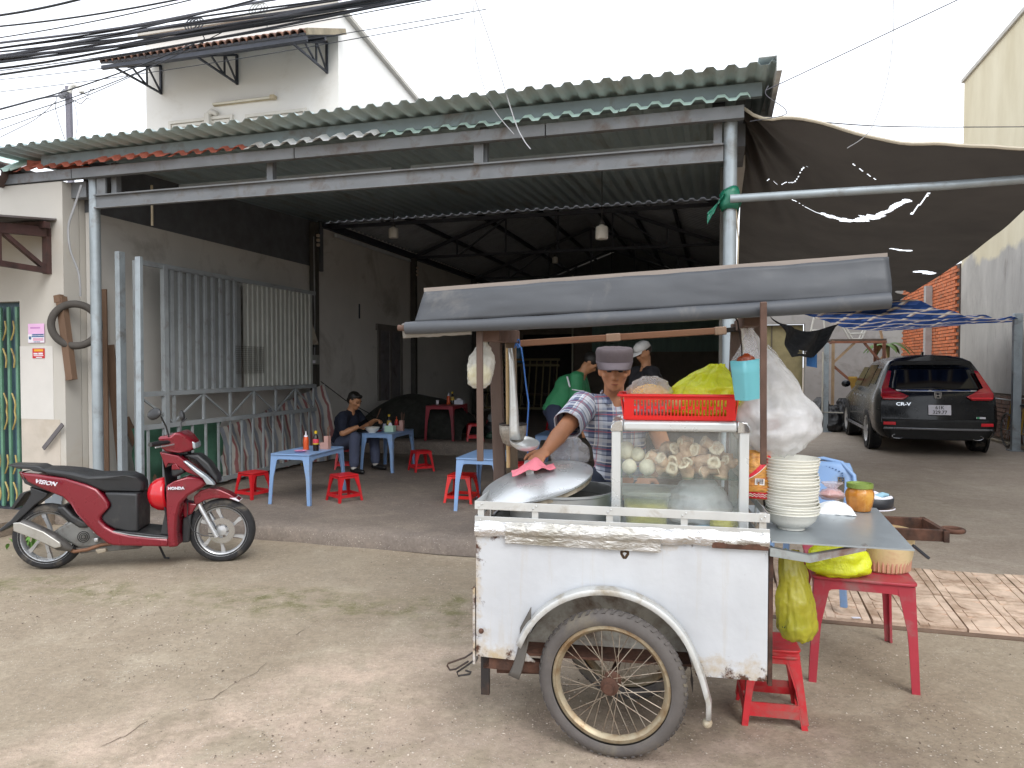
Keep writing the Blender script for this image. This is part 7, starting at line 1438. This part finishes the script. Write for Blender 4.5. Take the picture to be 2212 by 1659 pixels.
# vendor
HV = Matrix.Rotation(R(-6), 3, 'Z') @ Matrix.Rotation(R(7), 3, 'X')
JV = dict(pelvis=V((.6, 3.9, .93)), chest=V((.555, 3.83, 1.215)), neck=V((.54, 3.8, 1.385)), head=at(1327, 800, 3.745), shR=V((.375, 3.77, 1.325)), elR=at(1216, 930, 3.53), wrR=at(1180, 974, 3.34),
          shL=V((.725, 3.84, 1.325)), elL=V((.8, 3.72, 1.08)), wrL=V((.68, 3.58, 1.0)), hpR=V((.5, 3.9, .9)), hpL=V((.68, 3.92, .9)), knR=V((.48, 3.88, .48)), knL=V((.7, 3.95, .48)), anR=V((.47, 3.93, .08)), anL=V((.71, 4.0, .08)))
dv = (at(1150, 995, 3.2) - JV['wrR'])
ven = person('cart vendor in grey cap and plaid shirt reaching for the pot lid', V((.6, 3.9, 0)), JV, M_SKIN, M_PLAID, M_JEAN, HV, [('wrR', dv, V((-.1, -.35, .9)), 1, .75), ('wrL', V((-.3, -.6, -.3)), V((0, -.3, 1)), -1, .6)], vox=.0065, sleeve=.35)
b_ = V((.6, 3.9, 0)); a0, a1 = JV['shR'] - b_, (JV['shR'].lerp(JV['elR'], .8)) - b_; mb = MB(); L_ = (a1 - a0).length
mb.grid(28, 14, lambda a, b: (((.078 - .006 * b + .005 * math.sin(a * 25 + 5 * b) * b) * (1 + .05 * N3((a * 3, b * 3, 0), 2))) * math.cos(6.283 * a), ((.078 - .006 * b) * (1 + .05 * N3((a * 3, b * 3, 4), 2))) * math.sin(6.283 * a), -.02 + (L_ + .02) * b), wrap=True)
sl_o = mb.build('sleeve', M_PLAID, ven, 180, solid=.004, loc=a0); sl_o.rotation_euler = (a1 - a0).to_track_quat('Z', 'Y').to_euler()
for s in (-1, 1):                                    # shirt collar
    mb = MB(); nk = JV['neck'] - b_; mb.grid(10, 4, lambda a, b: nk + V((s * (.02 + .052 * math.sin(a * 2.2 + .2)), -.07 * math.cos(a * 2.2) - .01 * b - .005, .012 - .035 * a * 0 - .03 * b + .02 * (a - .3) - .03 * (1 - a)))); mb.build('collar', M_PLAID, ven, 180, solid=.004)
M_CAPG = M('cap_grey', '#544b4e', .9, var=.08, scale=8, bump=.35, bscale=140)
hc = JV['head'] - b_; mb = MB()
def capf(a, b):
    th = 6.283 * a; pr_ = [(0, 0, .1), (.5, .07, .103), (.72, .094, .1), (.78, .1, .085), (1, .097, .022)]
    for (t0_, r0, z0), (t1, r1, z1) in zip(pr_, pr_[1:]):
        if b <= t1: f = (b - t0_) / (t1 - t0_); r, z = r0 + (r1 - r0) * f, z0 + (z1 - z0) * f; break
    return hc + HV @ V((r * .96 * math.cos(th), .01 + r * 1.1 * math.sin(th), z + .014 + .004 * N3((math.cos(th), math.sin(th), b), 3)))
mb.grid(40, 24, capf, True); cp_ = mb.build('cap', M_CAPG, ven, 60, solid=.003)
mb = MB(); mb.grid(20, 8, lambda a, b: hc + HV @ V(((.095 - .012 * b) * math.cos(math.pi * (1.04 + .92 * a)), .01 + (.104 + .066 * b * math.sin(math.pi * a) ** .7) * math.sin(math.pi * (1.04 + .92 * a)), .05 - .028 * b - .016 * b * abs(a - .5) * 2))); mb.build('brim', M('cap_brim', '#645b60', .9, var=.06), cp_, 180, solid=.005)
mb = MB(); mb.lathe([(.0995, 0), (.1, .012)], 40); mb.v = [hc + HV @ V((p.x * .965, .01 + p.y * 1.105, p.z + .04)) for p in mb.v]; mb.build('band', M('cap_band', '#574e56', .9), cp_, 60)
mb = MB(); mb.ell(hc + HV @ V((0, .045, -.012)), (.079, .06, .06), 16, HV); mb.build('hair', M_HAIR, ven, 180)
# seated diner
HD = Matrix.Rotation(R(62), 3, 'Z') @ Matrix.Rotation(R(22), 3, 'X')
JD = dict(pelvis=V((-2.31, 9.78, .5)), chest=V((-2.235, 9.7, .78)), neck=V((-2.17, 9.66, .935)), head=V((-2.115, 9.64, 1.065)), shR=V((-2.24, 9.5, .87)), elR=V((-2.215, 9.36, .655)), wrR=V((-2.03, 9.42, .735)), shL=V((-2.13, 9.86, .87)), elL=V((-2.0, 9.83, .7)), wrL=V((-1.86, 9.66, .8)),
          hpR=V((-2.3, 9.68, .49)), hpL=V((-2.28, 9.88, .49)), knR=V((-2.07, 9.42, .6)), knL=V((-1.9, 9.85, .58)), anR=V((-2.06, 9.33, .215)), anL=V((-1.85, 9.7, .215)), toeR=V((.85, -.5, 0)), toeL=V((.9, -.4, 0)))
din = person('seated diner in navy shirt eating at the low blue table', V((-2.31, 9.78, .13)), JD, M_SKIN2, M('navy_cotton', '#141a2b', .9, var=.15), M('grey_trousers', '#4a5065', .9, var=.1), HD, [('wrR', V((.95, .1, .25)), V((-.2, -.7, -.5)), 1, .5), ('wrL', V((.8, -.5, .1)), V((0, .3, .9)), 1, 1.0)], vox=.009, sleeve=.75)
b_ = V((-2.31, 9.78, .13)); hc = JD['head'] - b_
mb = MB(); mb.ell(hc + HD @ V((0, .026, .045)), (.081, .092, .084), 18, HD); mb.ell(hc + HD @ V((0, .06, -.005)), (.073, .058, .065), 14, HD); mb.ell(hc + HD @ V((0, -.05, .085)), (.06, .035, .03), 12, HD); blob('hair', mb, M_HAIR, din, .008, 3, post=lambda p: p * 1.0 + V((.004 * N3(p, 50), .004 * N3(p, 50, 2), .005 * N3(p, 50, 5))))
for s in 'RL': mb = MB(); an = JD['an' + s] - b_; mb.cap(an - V((0, 0, .01)), .041, an + V((0, 0, .04)), .043, 12); mb.build('sock', M_SOCK, din, 180)
o = thing('phone', 'black phone held in the diner near hand', 'phone', V((-1.955, 9.4, .79)), 0, rot=(R(35), R(-30), R(20))); mb = MB(); mb.bb(-.07, .07, -.035, .035, 0, .009); mb.build('body', M('phone_black', '#101114', .15), o, 0, bevel=.003)
for k in (0, 1): mb = MB(); mb.tube([V((0, 0, 0)), V((.07 + .01 * k, -.04, .17))], .003, 5); tag(mb.build('chopstick', M_STK, None, 60, loc=V((-1.83, 9.62, .8))), ('front chopstick held up by the diner', 'rear chopstick held up by the diner')[k], 'chopstick')
# man in green jacket bending over
HG = Matrix.Rotation(R(80), 3, 'Z') @ Matrix.Rotation(R(45), 3, 'X')
JG = dict(pelvis=V((.53, 8.35, 1.02)), chest=V((.68, 8.3, 1.29)), neck=V((.82, 8.27, 1.47)), head=V((.9, 8.25, 1.57)), shR=V((.73, 8.13, 1.4)), elR=V((.73, 8.08, 1.12)), wrR=V((.8, 8.1, .88)), shL=V((.8, 8.45, 1.4)), elL=V((.86, 8.45, 1.12)), wrL=V((.92, 8.4, .88)), hpR=V((.5, 8.26, 1.0)), hpL=V((.55, 8.45, 1.0)), knR=V((.58, 8.22, .58)), knL=V((.62, 8.46, .58)), anR=V((.5, 8.22, .21)), anL=V((.52, 8.46, .21)), toeR=V((1, -.2, 0)), toeL=V((1, 0, 0)))
M_GRN = M('jacket_green', '#2d7a4f', .7, var=.12, bump=.3, bscale=30)
grn = person('man in green jacket bending over behind the vendor', V((.53, 8.35, .13)), JG, M_SKIN2, M_GRN, M('jean_blue', '#272d42', .9), HG, [('wrR', V((.2, 0, -1)), V((0, -1, 0)), 1, .4), ('wrL', V((.2, 0, -1)), V((0, 1, 0)), -1, .4)], vox=.011, sleeve=1.6, infl=.03)
b_ = V((.53, 8.35, .13)); hc = JG['head'] - b_; mb = MB(); mb.ell(hc + HG @ V((0, .02, .04)), (.082, .095, .085), 16, HG); mb.build('hair', M_HAIR, grn, 180)
for p_, d_ in ((JG['shR'] + V((-.11, -.06, .02)), V((.03, -.02, -.12))), (JG['shR'].lerp(JG['elR'], .45) + V((-.06, -.085, 0)), V((.14, 0, -.02)))): mb = MB(); mb.bar(p_ - b_, p_ - b_ + d_, .022, .012); mb.build('reflective_strip', M_PAPER, grn, 0, bevel=.003)
# man with white cap
HW = Matrix.Rotation(R(-62), 3, 'Z') @ Matrix.Rotation(R(28), 3, 'X')
JW = dict(pelvis=V((1.52, 7.95, 1.05)), chest=V((1.5, 7.92, 1.35)), neck=V((1.475, 7.9, 1.54)), head=V((1.44, 7.88, 1.685)), shR=V((1.4, 8.06, 1.47)), elR=V((1.34, 8.02, 1.18)), wrR=V((1.3, 7.85, 1.05)), shL=V((1.52, 7.73, 1.47)), elL=V((1.45, 7.7, 1.18)), wrL=V((1.3, 7.7, 1.05)), hpR=V((1.5, 8.05, 1.02)), hpL=V((1.52, 7.86, 1.02)), knR=V((1.49, 8.05, .6)), knL=V((1.5, 7.86, .6)), anR=V((1.5, 8.05, .21)), anL=V((1.52, 7.86, .21)), toeR=V((-1, -.2, 0)), toeL=V((-1, -.2, 0)))
wcp = person('man in white cap and dark shirt standing behind the red basket', V((1.52, 7.95, .13)), JW, M_SKIN2, M('shirt_charcoal', '#222126', .9), M('trouser_dark', '#24242a', .9), HW, [('wrR', V((-1, 0, -.3)), V((0, 0, 1)), 1, .6), ('wrL', V((-1, 0, -.3)), V((0, 0, 1)), -1, .6)], vox=.011, sleeve=.7)
b_ = V((1.52, 7.95, .13)); hc = JW['head'] - b_; mb = MB(); mb.ell(hc + HW @ V((0, .03, .02)), (.079, .088, .07), 16, HW); mb.build('hair', M_HAIR, wcp, 180)
mb = MB(); mb.lathe([(.001, .115), (.05, .108), (.082, .08), (.088, .035)], 24); mb.v = [hc + HW @ V((p.x, .008 + p.y * 1.12, p.z + .008)) for p in mb.v]; c2 = mb.build('cap', M('cap_white', '#c7c6c4', .85), wcp, 60, solid=.003)
mb = MB(); mb.grid(12, 5, lambda a, b: hc + HW @ V(((.07) * math.cos(math.pi * (1.1 + .8 * a)), -.03 + (.065 + .07 * b) * math.sin(math.pi * (1.1 + .8 * a)), .044 - .02 * b))); mb.build('brim', M('cap_white', '#c7c6c4'), c2, 180, solid=.004)
# ================================================================== parked car
car = thing('parked_car', 'dark blue-black sport utility car parked in the alley seen from behind', 'car', V((7.03, 11.86, .052)), R(-18))
M_CARP = M('car_paint', '#080c11', .25, 0., var=.05, bump=0, coat=.25, spec=.35, rand=0, dirt='#2c2f31', dirt_amt=.1); M_CARB = M('car_black_plastic', '#18191a', .6, var=.1); M_CGL = M('car_glass', '#07090b', .08, var=.1, bump=0, spec=.35); M_TL = M('tail_lens', '#a81420', .12, var=.12, scale=20, bump=0, coat=.6); M_TLB = M('tail_bright', '#e0303a', .2, bump=0)
HP = [(.0, .26), (.7, .26), (.84, .3), (.905, .42), (.92, .6), (.918, .8), (.905, .93), (.885, 1.03), (.84, 1.12), (.765, 1.3), (.69, 1.47), (.63, 1.56), (.5, 1.62), (.3, 1.66), (0, 1.675)]
def yr(z):
    T = [(.2, .06), (.45, .0), (.62, .0), (.75, .05), (.95, .07), (1.03, .1), (1.1, .18), (1.5, .5), (1.6, .5), (1.7, .5)]
    for (a, b), (c_, d) in zip(T, T[1:]):
        if z <= c_: return b + (d - b) * max(0, (z - a)) / (c_ - a)
    return .5
def yf(z): return 4.55 if z < .75 else 4.55 - (z - .75) * 4.2 if z < 1.0 else 3.5 - (z - 1.0) * 1.9
def bul(x, z): return .11 * max(0., 1 - abs(x) / .92) ** .6 * (1 if z < 1.05 else .6)
mb = MB(); S = [0, .012, .035, .08, .2, .4, .6, .8, .92, .97, 1]; FX = [.9, .96, .99, 1, 1, 1, 1, .99, .96, .9, .78]
pts2 = [(x, z) for x, z in HP] + [(-x, z) for x, z in reversed(HP[1:-1])]
for s_, fx_ in zip(S, FX):
    for x, z in pts2: mb.v.append(V((x * fx_, yr(z) + (yf(z) - yr(z)) * s_, z)))
n = len(pts2); mb.f = [(i * n + j, i * n + (j + 1) % n, (i + 1) * n + (j + 1) % n, (i + 1) * n + j) for i in range(len(S) - 1) for j in range(n)]
def rear(a, b):
    k = b * (len(HP) - 1); i = min(int(k), len(HP) - 2); f = k - i; x = (HP[i][0] + (HP[i + 1][0] - HP[i][0]) * f) * .9; z = HP[i][1] + (HP[i + 1][1] - HP[i][1]) * f; X = (a - .5) * 2 * x; return V((X, yr(z) - bul(X / .9, z) * (1 if x > .1 else 0) * (1 - (2 * a - 1) ** 4), z))
mb.grid(16, 28, rear); mb.grid(4, 14, lambda a, b: V(((a - .5) * 2 * .78 * HP[min(14, int(b * 14))][0], yf(HP[min(14, int(b * 14))][1]), HP[min(14, int(b * 14))][1])))
body = mb.build('body', M_CARP, car, 50)
def rp(x, z, off): return V((x, yr(z) - bul(x / .9, z) - off, z))
def rpatch(name, poly, mat, off=.008, parent=None, sub=6):
    """patch on the tail: poly = list of (z, x0, x1)"""
    mb = MB(); nx = 14; rows = []
    for (z0, a0, b0), (z1, a1, b1) in zip(poly, poly[1:]):
        for k in range(sub): f = k / sub; rows.append((z0 + (z1 - z0) * f, a0 + (a1 - a0) * f, b0 + (b1 - b0) * f))
    rows.append(poly[-1])
    for z, a, b in rows: mb.v += [rp(a + (b - a) * i / nx, z, off) for i in range(nx + 1)]
    mb.f = [(j * (nx + 1) + i, j * (nx + 1) + i + 1, (j + 1) * (nx + 1) + i + 1, (j + 1) * (nx + 1) + i) for j in range(len(rows) - 1) for i in range(nx)]; return mb.build(name, mat, parent or car, 60, solid=.008)
rpatch('rear_window', [(1.1, -.66, .66), (1.2, -.64, .64), (1.45, -.55, .55)], M_CGL, .012); rpatch('spoiler', [(1.5, -.62, .62), (1.57, -.56, .56)], M_CARB, .06)
rpatch('chrome_strip', [(1.06, -.58, .58), (1.085, -.6, .6)], M_CHR, .02)
for sg in (-1, 1):
    f = (lambda a, b: (a, b)) if sg > 0 else (lambda a, b: (-b, -a))
    t = rpatch('tail_light', [(.92, *f(.5, .8)), (.98, *f(.42, .83)), (1.05, *f(.56, .82)), (1.12, *f(.7, .8)), (1.4, *f(.62, .68))], M_TL, .02); rpatch('light_bar', [(.945, *f(.5, .8)), (.968, *f(.48, .81))], M_TLB, .03, t)
    rpatch('reflector', [(.5, *f(.62, .8)), (.55, *f(.62, .8))], M_TLB, .03); ex_ = MB(); ex_.tube([(sg * .58, -.02, .31), (sg * .58, .2, .31)], .05, 14, cap=False); ex_.v = [V((sg * .58 + (p.x - sg * .58) * 1.7, p.y - .02, .31 + (p.z - .31) * .75)) for p in ex_.v]; ex_.build('exhaust_tip', M_CHR, car, 60, solid=.006)
rpatch('bumper', [(.27, -.7, .7), (.36, -.78, .78), (.6, -.82, .82)], M_CARB, .014); rpatch('bumper_trim', [(.43, -.8, .8), (.46, -.79, .79)], M('trim_silver', '#8d9096', .3, .6), .03)
pl_ = MB(); pl_.box((0, 0, 0), (.33, .012, .165)); plo = pl_.build('number_plate', M_PAPER, car, 0, bevel=.004, loc=(.02, yr(.74) - bul(0, .74) - .03, .76), rot=(R(-8), 0, 0))
text('plate_text', '61K', .078, M('plate_ink', '#1d1d22', .6), plo, (0, -.008, .036), (R(90), 0, 0), bold=.001); text('plate_text', '329.77', .078, M('plate_ink', '#1d1d22', .6), plo, (0, -.008, -.04), (R(90), 0, 0), bold=.001)
text('lettering', 'CR-V', .075, M_CHR, car, (-.5, yr(.84) - bul(-.55, .84) - .012, .845), (R(88), 0, R(-6)), sx=1.3, bold=.002, ext=.004)
em = MB(); c_ = rp(0, 1.0, .03)
for pts in ([(-.05, .045), (-.04, -.045)], [(.05, .045), (.04, -.045)], [(-.03, .035), (-.025, -.035)], [(.03, .035), (.025, -.035)], [(-.026, 0), (.026, 0)]): em.bar(c_ + V((pts[0][0], 0, pts[0][1])), c_ + V((pts[1][0], 0, pts[1][1])), .01, .012)
em.bar(c_ + V((-.05, 0, .045)), c_ + V((.05, 0, .045)), .008); em.bar(c_ + V((-.04, 0, -.045)), c_ + V((.04, 0, -.045)), .008); em.build('emblem', M_CHR, car, 0)
st2 = MB(); st2.box((.62, yr(.62) - bul(.69, .62) - .012, .64), (.13, .004, .03)); sk = st2.build('sticker', M_PAPER, car, 0); st2 = MB(); st2.box((.58, yr(.62) - bul(.69, .62) - .0155, .64), (.04, .003, .03)); st2.build('sticker_print', M('sticker_green', '#3f9a6a', .6), sk, 0)
fn_ = MB(); fn_.prism([(1.25, 1.66), (1.05, 1.66), (1.03, 1.73), (1.08, 1.735)], -.012, .012); fn_.v = [V((p.y, p.x, p.z)) for p in fn_.v]; fn_.build('roof_fin', M_CARP, car, 40)
for sg in (-1, 1):
    for y0_, y1_, lo, tp in ((.62, 1.15, 1.16, 1.44), (1.2, 2.05, 1.1, 1.5), (2.12, 2.95, 1.1, 1.46)):
        mb = MB(); xx = lambda z: (.84 + (z - 1.12) * -.428) + .006
        mb.v = [V((sg * xx(z), y, z)) for z, y in ((lo, y0_), (lo, y1_), (tp, y1_ - (.25 if y1_ > 2.9 else .02)), (tp, y0_ + (.12 if y0_ < .7 else .02)))]; mb.f = [(0, 1, 2, 3)]; mb.build('side_window', M_CGL, car, 0, solid=.006)
    mb = MB(); mb.bar((sg * .922, .75, .34), (sg * .922, 3.6, .34), .02, .05); mb.build('sill_trim', M('trim_silver', '#8d9096', .3, .6), car, 0); mb = MB(); mb.ell((sg * 1.02, 2.95, 1.12), (.09, .06, .075), 14); mb.build('door_mirror', M_CARP, car, 180)
    for y_ in (1.5, 2.4): mb = MB(); mb.bar((sg * .93, y_, .93), (sg * .93, y_ + .2, .93), .02, .025); mb.build('door_handle', M_CHR, car, 0)
    for y_ in (.92, 3.58):
        wl_ = bpy.data.objects.new('wheel', None); col.objects.link(wl_); reg(wl_, car); wl_.location = (sg * .82, y_, .355); YR = Matrix.Rotation(R(90), 3, 'Y')
        mb = MB(); mb.lathe([(.24, -.11), (.33, -.115), (.355, -.08), (.358, 0), (.355, .08), (.33, .115), (.24, .11)], 32, (0, 0, 0), YR); mb.build('tyre', M_RUB, wl_, 40); mb = MB(); mb.lathe([(.001, .08 * sg), (.05, .09 * sg), (.2, .06 * sg), (.24, .11 * sg)], 10, (0, 0, 0), YR); mb.build('rim', M_SIL, wl_, 30)
        mb = MB(); mb.lathe([(.36, -.02), (.41, -.015), (.41, .02), (.36, .02)], 28, (sg * .9, y_, .355), YR); mb.v = [p for p in mb.v]; mb.build('wheel_arch', M_CARB, car, 40)
# ================================================================== blue checked sheet over the car
def checked():
    s = NT('checked_sheet'); o = s.sep()
    def ln(c, per, a, b): f = s.math('FRACT', s.math('MULTIPLY', c, 1 / per)); return s.math('MULTIPLY', s.ramp(f, a, a + .03), s.ramp(f, b, b + .03, 1, 0))
    k = s.mix(s.ramp(s.noise(2), .4, .6), rgb('#3a5187'), rgb('#4a639b'))
    for c, p in ((o[0], .42), (o[1], .7)): k = s.mix(ln(c, p, .02, .14), k, rgb('#d9cfc4')); k = s.mix(ln(c, p, .14, .2), k, rgb('#a08a7d')); k = s.mix(ln(c, p, .55, .8), k, rgb('#2c4374'))
    d = s.n('ShaderNodeBsdfDiffuse'); s.set(d.inputs[0], k); t = s.n('ShaderNodeBsdfTranslucent'); s.set(t.inputs[0], k); m_ = s.n('ShaderNodeMixShader'); m_.inputs[0].default_value = .4; s.l(d.outputs[0], m_.inputs[1]); s.l(t.outputs[0], m_.inputs[2]); s.l(m_.outputs[0], s.out.inputs[0]); return s.m
shc = thing('checked_sheet', 'blue checked cloth canopy stretched low over the parked car', 'canopy', BO, BA)
P1, P2, P3, P4 = [V(p) for p in ((2.95, 6.0, 2.36), (4.15, 4.6, 2.36), (7.1, 9.3, 2.36), (6.0, 12.8, 2.36))]
mb = MB(); mb.grid(40, 40, lambda a, b: P2.lerp(P3, a).lerp(P1.lerp(P4, a), b) + V((0, 0, -.14 * math.sin(a * 3.14) * (.4 + .6 * b) + .05 * N3((a * 3, b * 3, 0), 1.3) + .025 * math.sin(a * 24 + 5 * b) * (1 - b)))); mb.build('cloth', checked(), shc, 180, fix=False)
# galvanised posts
for (px, py, z1), lb in (((2193, 974, 2.4), 'galvanised post standing at the right wall behind the car'), ((1783, 933, 2.0), 'thin galvanised post with a bent bar beside the scrap rack')):
    p = at(px, py, 1.); t_ = (1.54 - .05) / (1.54 - p.z); p = V((p.x * t_, p.y * t_, .05)); o = thing('steel_post', lb, 'post', p, BA, None)
    mb = MB(); mb.bar((0, 0, 0), (0, 0, z1), .13 if z1 > 2.2 else .1, .1); mb.build('shaft', M_GALV, o, 0, bevel=.006); mb = MB(); mb.bb(-.11, .11, -.1, .1, 0, .015); mb.build('base_plate', M_GALV, o, 0)
    if z1 < 2.2: mb = MB(); mb.tube([(-.08, -.06, 1.8), (-.08, -.06, .45), (.35, -.06, .44)], .018, 6); mb.build('bent_bar', M('bar_pale', '#b9b5a8', .5), o)
# scrap rack of rusty angle iron with an upturned white chair frame
rk = thing('scrap_rack', 'rusty angle-iron rack full of scrap beside the parked car', 'rack', V((7.35, 16.2, .05)), R(-14))
M_RK = M('rack_rust', '#8a5a46', .8, var=.2, dirt='#5b4238', dirt_amt=.4); M_RKT = M('rack_tan', '#a58a6c', .8, var=.2)
for a, b, m_ in (((-.1, 0, 0), (-.1, 0, 2.05), M_RKT), ((.95, 0, 0), (.95, 0, 2.05), M_RK), ((-.15, 0, 2.02), (1.0, 0, 2.02), M_RK), ((-.15, 0, .15), (1.0, 0, .15), M_RK), ((-.1, .02, 1.55), (.35, .02, 2.0), M_RKT), ((.95, .02, 1.5), (.55, .02, 2.0), M_RK), ((-.1, .04, .3), (.95, .04, 1.7), M_RKT), ((-.1, .05, 1.5), (.5, .05, .95), M_RK), ((-.1, .8, 0), (-.1, .8, 2.05), M_RK), ((.95, .8, 0), (.95, .8, 2.05), M_RK), ((-.1, 0, 2.02), (-.1, .8, 2.02), M_RK), ((.95, 0, 2.02), (.95, .8, 2.02), M_RK)):
    mb = MB(); mb.bar(a, b, .06, .05); mb.build('rack_bar', m_, rk, 0)
mb = MB(); mb.bb(-.15, 1.0, 0, .8, 2.05, 2.09); mb.build('rack_top', M('rack_board', '#5d5148', .85), rk, 0)
o = thing('scrap_heap', 'dark heap of bagged scrap on the ground under the rack', 'scrap', V((7.6, 16.1, .05)))
random.seed(11)
for k in range(7): mb = bagmesh(random.uniform(.4, .7), .5, random.uniform(.4, .8), PK, seed=70 + k, cr=.22); mb.build('scrap_bag', M('scrap_dark', '#2f2f31', .4, var=.3) if k % 3 else film('scrap_film', '#77797c', .7), o, 180, loc=(-.55 + .22 * k, random.uniform(-.1, .3), 0 if k % 2 else .15))
mb = MB()
for k in range(9): mb.tube([V((.16 * math.cos(t) + .02 * k, .03 * math.sin(3 * t + k), 1.1 + .2 * math.sin(t))) for t in [6.283 * j / 16 for j in range(16)]], .006, 4, closed=True)
mb.build('wire_coil', M('coil_wire', '#77726b', .5, .3), o, 0, loc=(.62, -.1, .1)); mb = MB(); mb.grid(5, 8, lambda a, b: (-.12 + .2 * a + .1 * b, -.12 + .02 * math.sin(a * 6), 1.25 - .35 * b + .02 * N3((a, b, 0), 5))); mb.build('yellow_rag', M('rag_yellow', '#a8833a', .85, var=.25), o, 180, solid=.004)
cf = thing('chair_frame', 'white chair frame turned upside down on the rusty rack', 'chair frame', V((7.85, 16.3, 2.15)), R(-14)); M_WF = M('white_tube', '#c9c7c0', .5)
for pts in (((-.3, 0, .35), (-.12, 0, .0), (.08, 0, .0), (.22, 0, .35)), ((-.3, .3, .35), (-.12, .3, .0), (.08, .3, .0), (.22, .3, .35)), ((-.2, 0, .12), (.14, 0, .12))): mb = MB(); mb.tube(pts, .02, 6); mb.build('tube', M_WF, cf, 0)
cf = thing('chair_frame', 'white chair frame standing at the left end of the rack top', 'chair frame', V((6.95, 16.3, 2.14)), R(-14))
for pts in (((-.2, 0, .0), (-.1, 0, .5), (.1, 0, .5), (.15, 0, 0)), ((-.16, 0, .2), (.13, 0, .2))): mb = MB(); mb.tube(pts, .02, 6); mb.build('tube', M_WF, cf, 0)
# dark cloth slung at the tarpaulin's lower corner
bc = thing('black_cloth', 'black torn cloth slung in folds right of the cart canopy', 'cloth', at(1735, 720, 6.4))
q0 = bc.location; TLc, TRc, BMc, BL2 = at(1660, 680, 6.2), at(1806, 700, 6.9), at(1760, 772, 6.5), at(1705, 770, 6.3)
def clf(a, b): top = TLc.lerp(TRc, a) - V((0, 0, .1 * math.sin(a * 3.14))); bot = (at(1690, 700, 6.2).lerp(BL2, min(1, a * 2.2)) if a < .45 else BL2.lerp(BMc, (a - .45) / .25) if a < .7 else BMc.lerp(TRc - V((0, 0, .02)), (a - .7) / .3)); p = top.lerp(bot, b); return p - q0 + V((0, .05 * math.sin(a * 17 + b * 3), .012 * N3((a, b, 0), 8)))
mb = MB(); mb.grid(44, 20, clf); mb.f = [f for i, f in enumerate(mb.f) if not ((i % 44) in (22, 23, 24, 25, 26) and (i // 44) in (15, 17))]; mb.build('fabric', M('cloth_black', '#17181c', .85, var=.2), bc, 180, fix=False)
mb = MB(); mb.grid(6, 8, lambda a, b: at(1742 + 22 * a, 745 + 45 * b + 5 * a, 6.7) - q0 + V((0, .03 * math.sin(a * 6), 0))); mb.build('blue_lining', M('lining_blue', '#3a6ea8', .8), bc, 180)
# banana plant at the foot of the brick wall
pl = thing('banana_plant', 'ragged plant leaning against the brick wall behind the car', 'plant', B(6.3, 16.4, .05)); random.seed(4)
mb = MB(); mb.tube([(0, 0, 0), (.05, 0, 1.3), (.1, 0, 2.1)], [.1, .08, .05], 8); mb.build('stem', M('stem_olive', '#6b6a3e', .8), pl)
for k in range(9):
    a = random.uniform(0, 6.28); L = random.uniform(.6, 1.0); mb = MB(); mb.grid(4, 10, lambda s, t: V((math.cos(a) * L * t * .8 - math.sin(a) * (s - .5) * .2 * math.sin(t * 3 + .1), math.sin(a) * L * t * .8 + math.cos(a) * (s - .5) * .2 * math.sin(t * 3 + .1), 2.0 + L * (.7 * t - .9 * t * t) - abs(s - .5) * .08))); mb.build('leaf', M('leaf_green', '#4f6b33', .6, var=.3) if k % 3 else M('leaf_dry', '#7a6343', .8, var=.2), pl, 180)
mb = MB(); mb.bar((0, 0, 0), (-.5, .1, 2.5), .07, .05); tag(mb.build('prop_pole', M_RKT, None, 0, loc=B(6.6, 16, .05)), 'pale prop pole leaning beside the ragged plant', 'pole')
# hose, kerb pipe and bicycle wheel arc by the right wall
mb = MB(); P_ = [B(7.12, v, .09) + V((0, .05 * math.sin(v * 2), 0)) for v in [8 + .4 * k for k in range(12)]]; o_ = P_[0].copy(); mb.tube([p - o_ for p in P_], .025, 6); tag(mb.build('floor_pipe', M('pipe_cream', '#b3a78f', .7), None, 60, loc=o_), 'pale pipe lying along the foot of the right wall', 'pipe')
bw_ = thing('bicycle', 'old bicycle leaning on the right wall behind the steel post', 'bicycle', B(6.98, 8.6, .05), BA + R(90))
for x_ in (0, 1.02):
    mb = MB(); mb.lathe([(.3 + .018 * math.cos(t), .018 * math.sin(t)) for t in [6.283 * k / 8 for k in range(9)]], 36, (x_, 0, .32), XR); mb.build('wheel', M('bike_tyre', '#6b6863', .7), bw_, 180); mb = MB()
    for k in range(10): a = 6.283 * k / 10; mb.tube([(x_, 0, .32), (x_ + .29 * math.cos(a), 0, .32 + .29 * math.sin(a))], .003, 4)
    mb.build('spokes', M_ALU, bw_)
mb = MB()
for a, b in (((0, 0, .32), (.4, 0, .3)), ((.4, 0, .3), (.3, 0, .75)), ((.3, 0, .72), (0, 0, .32)), ((.4, 0, .3), (.85, 0, .72)), ((.3, 0, .7), (.85, 0, .75)), ((1.02, 0, .32), (.84, 0, .85))): mb.tube([a, b], .015, 6)
mb.build('frame', M('bike_frame', '#b08c3a', .5, .2), bw_, 60); mb = MB(); mb.ell((.28, 0, .8), (.12, .06, .03), 10); mb.build('saddle', M_SEAT, bw_, 180); mb = MB(); mb.tube([(.95, -.25, .9), (.84, 0, .87), (.95, .25, .9)], .012, 6); mb.build('handlebar', M_ALU, bw_)
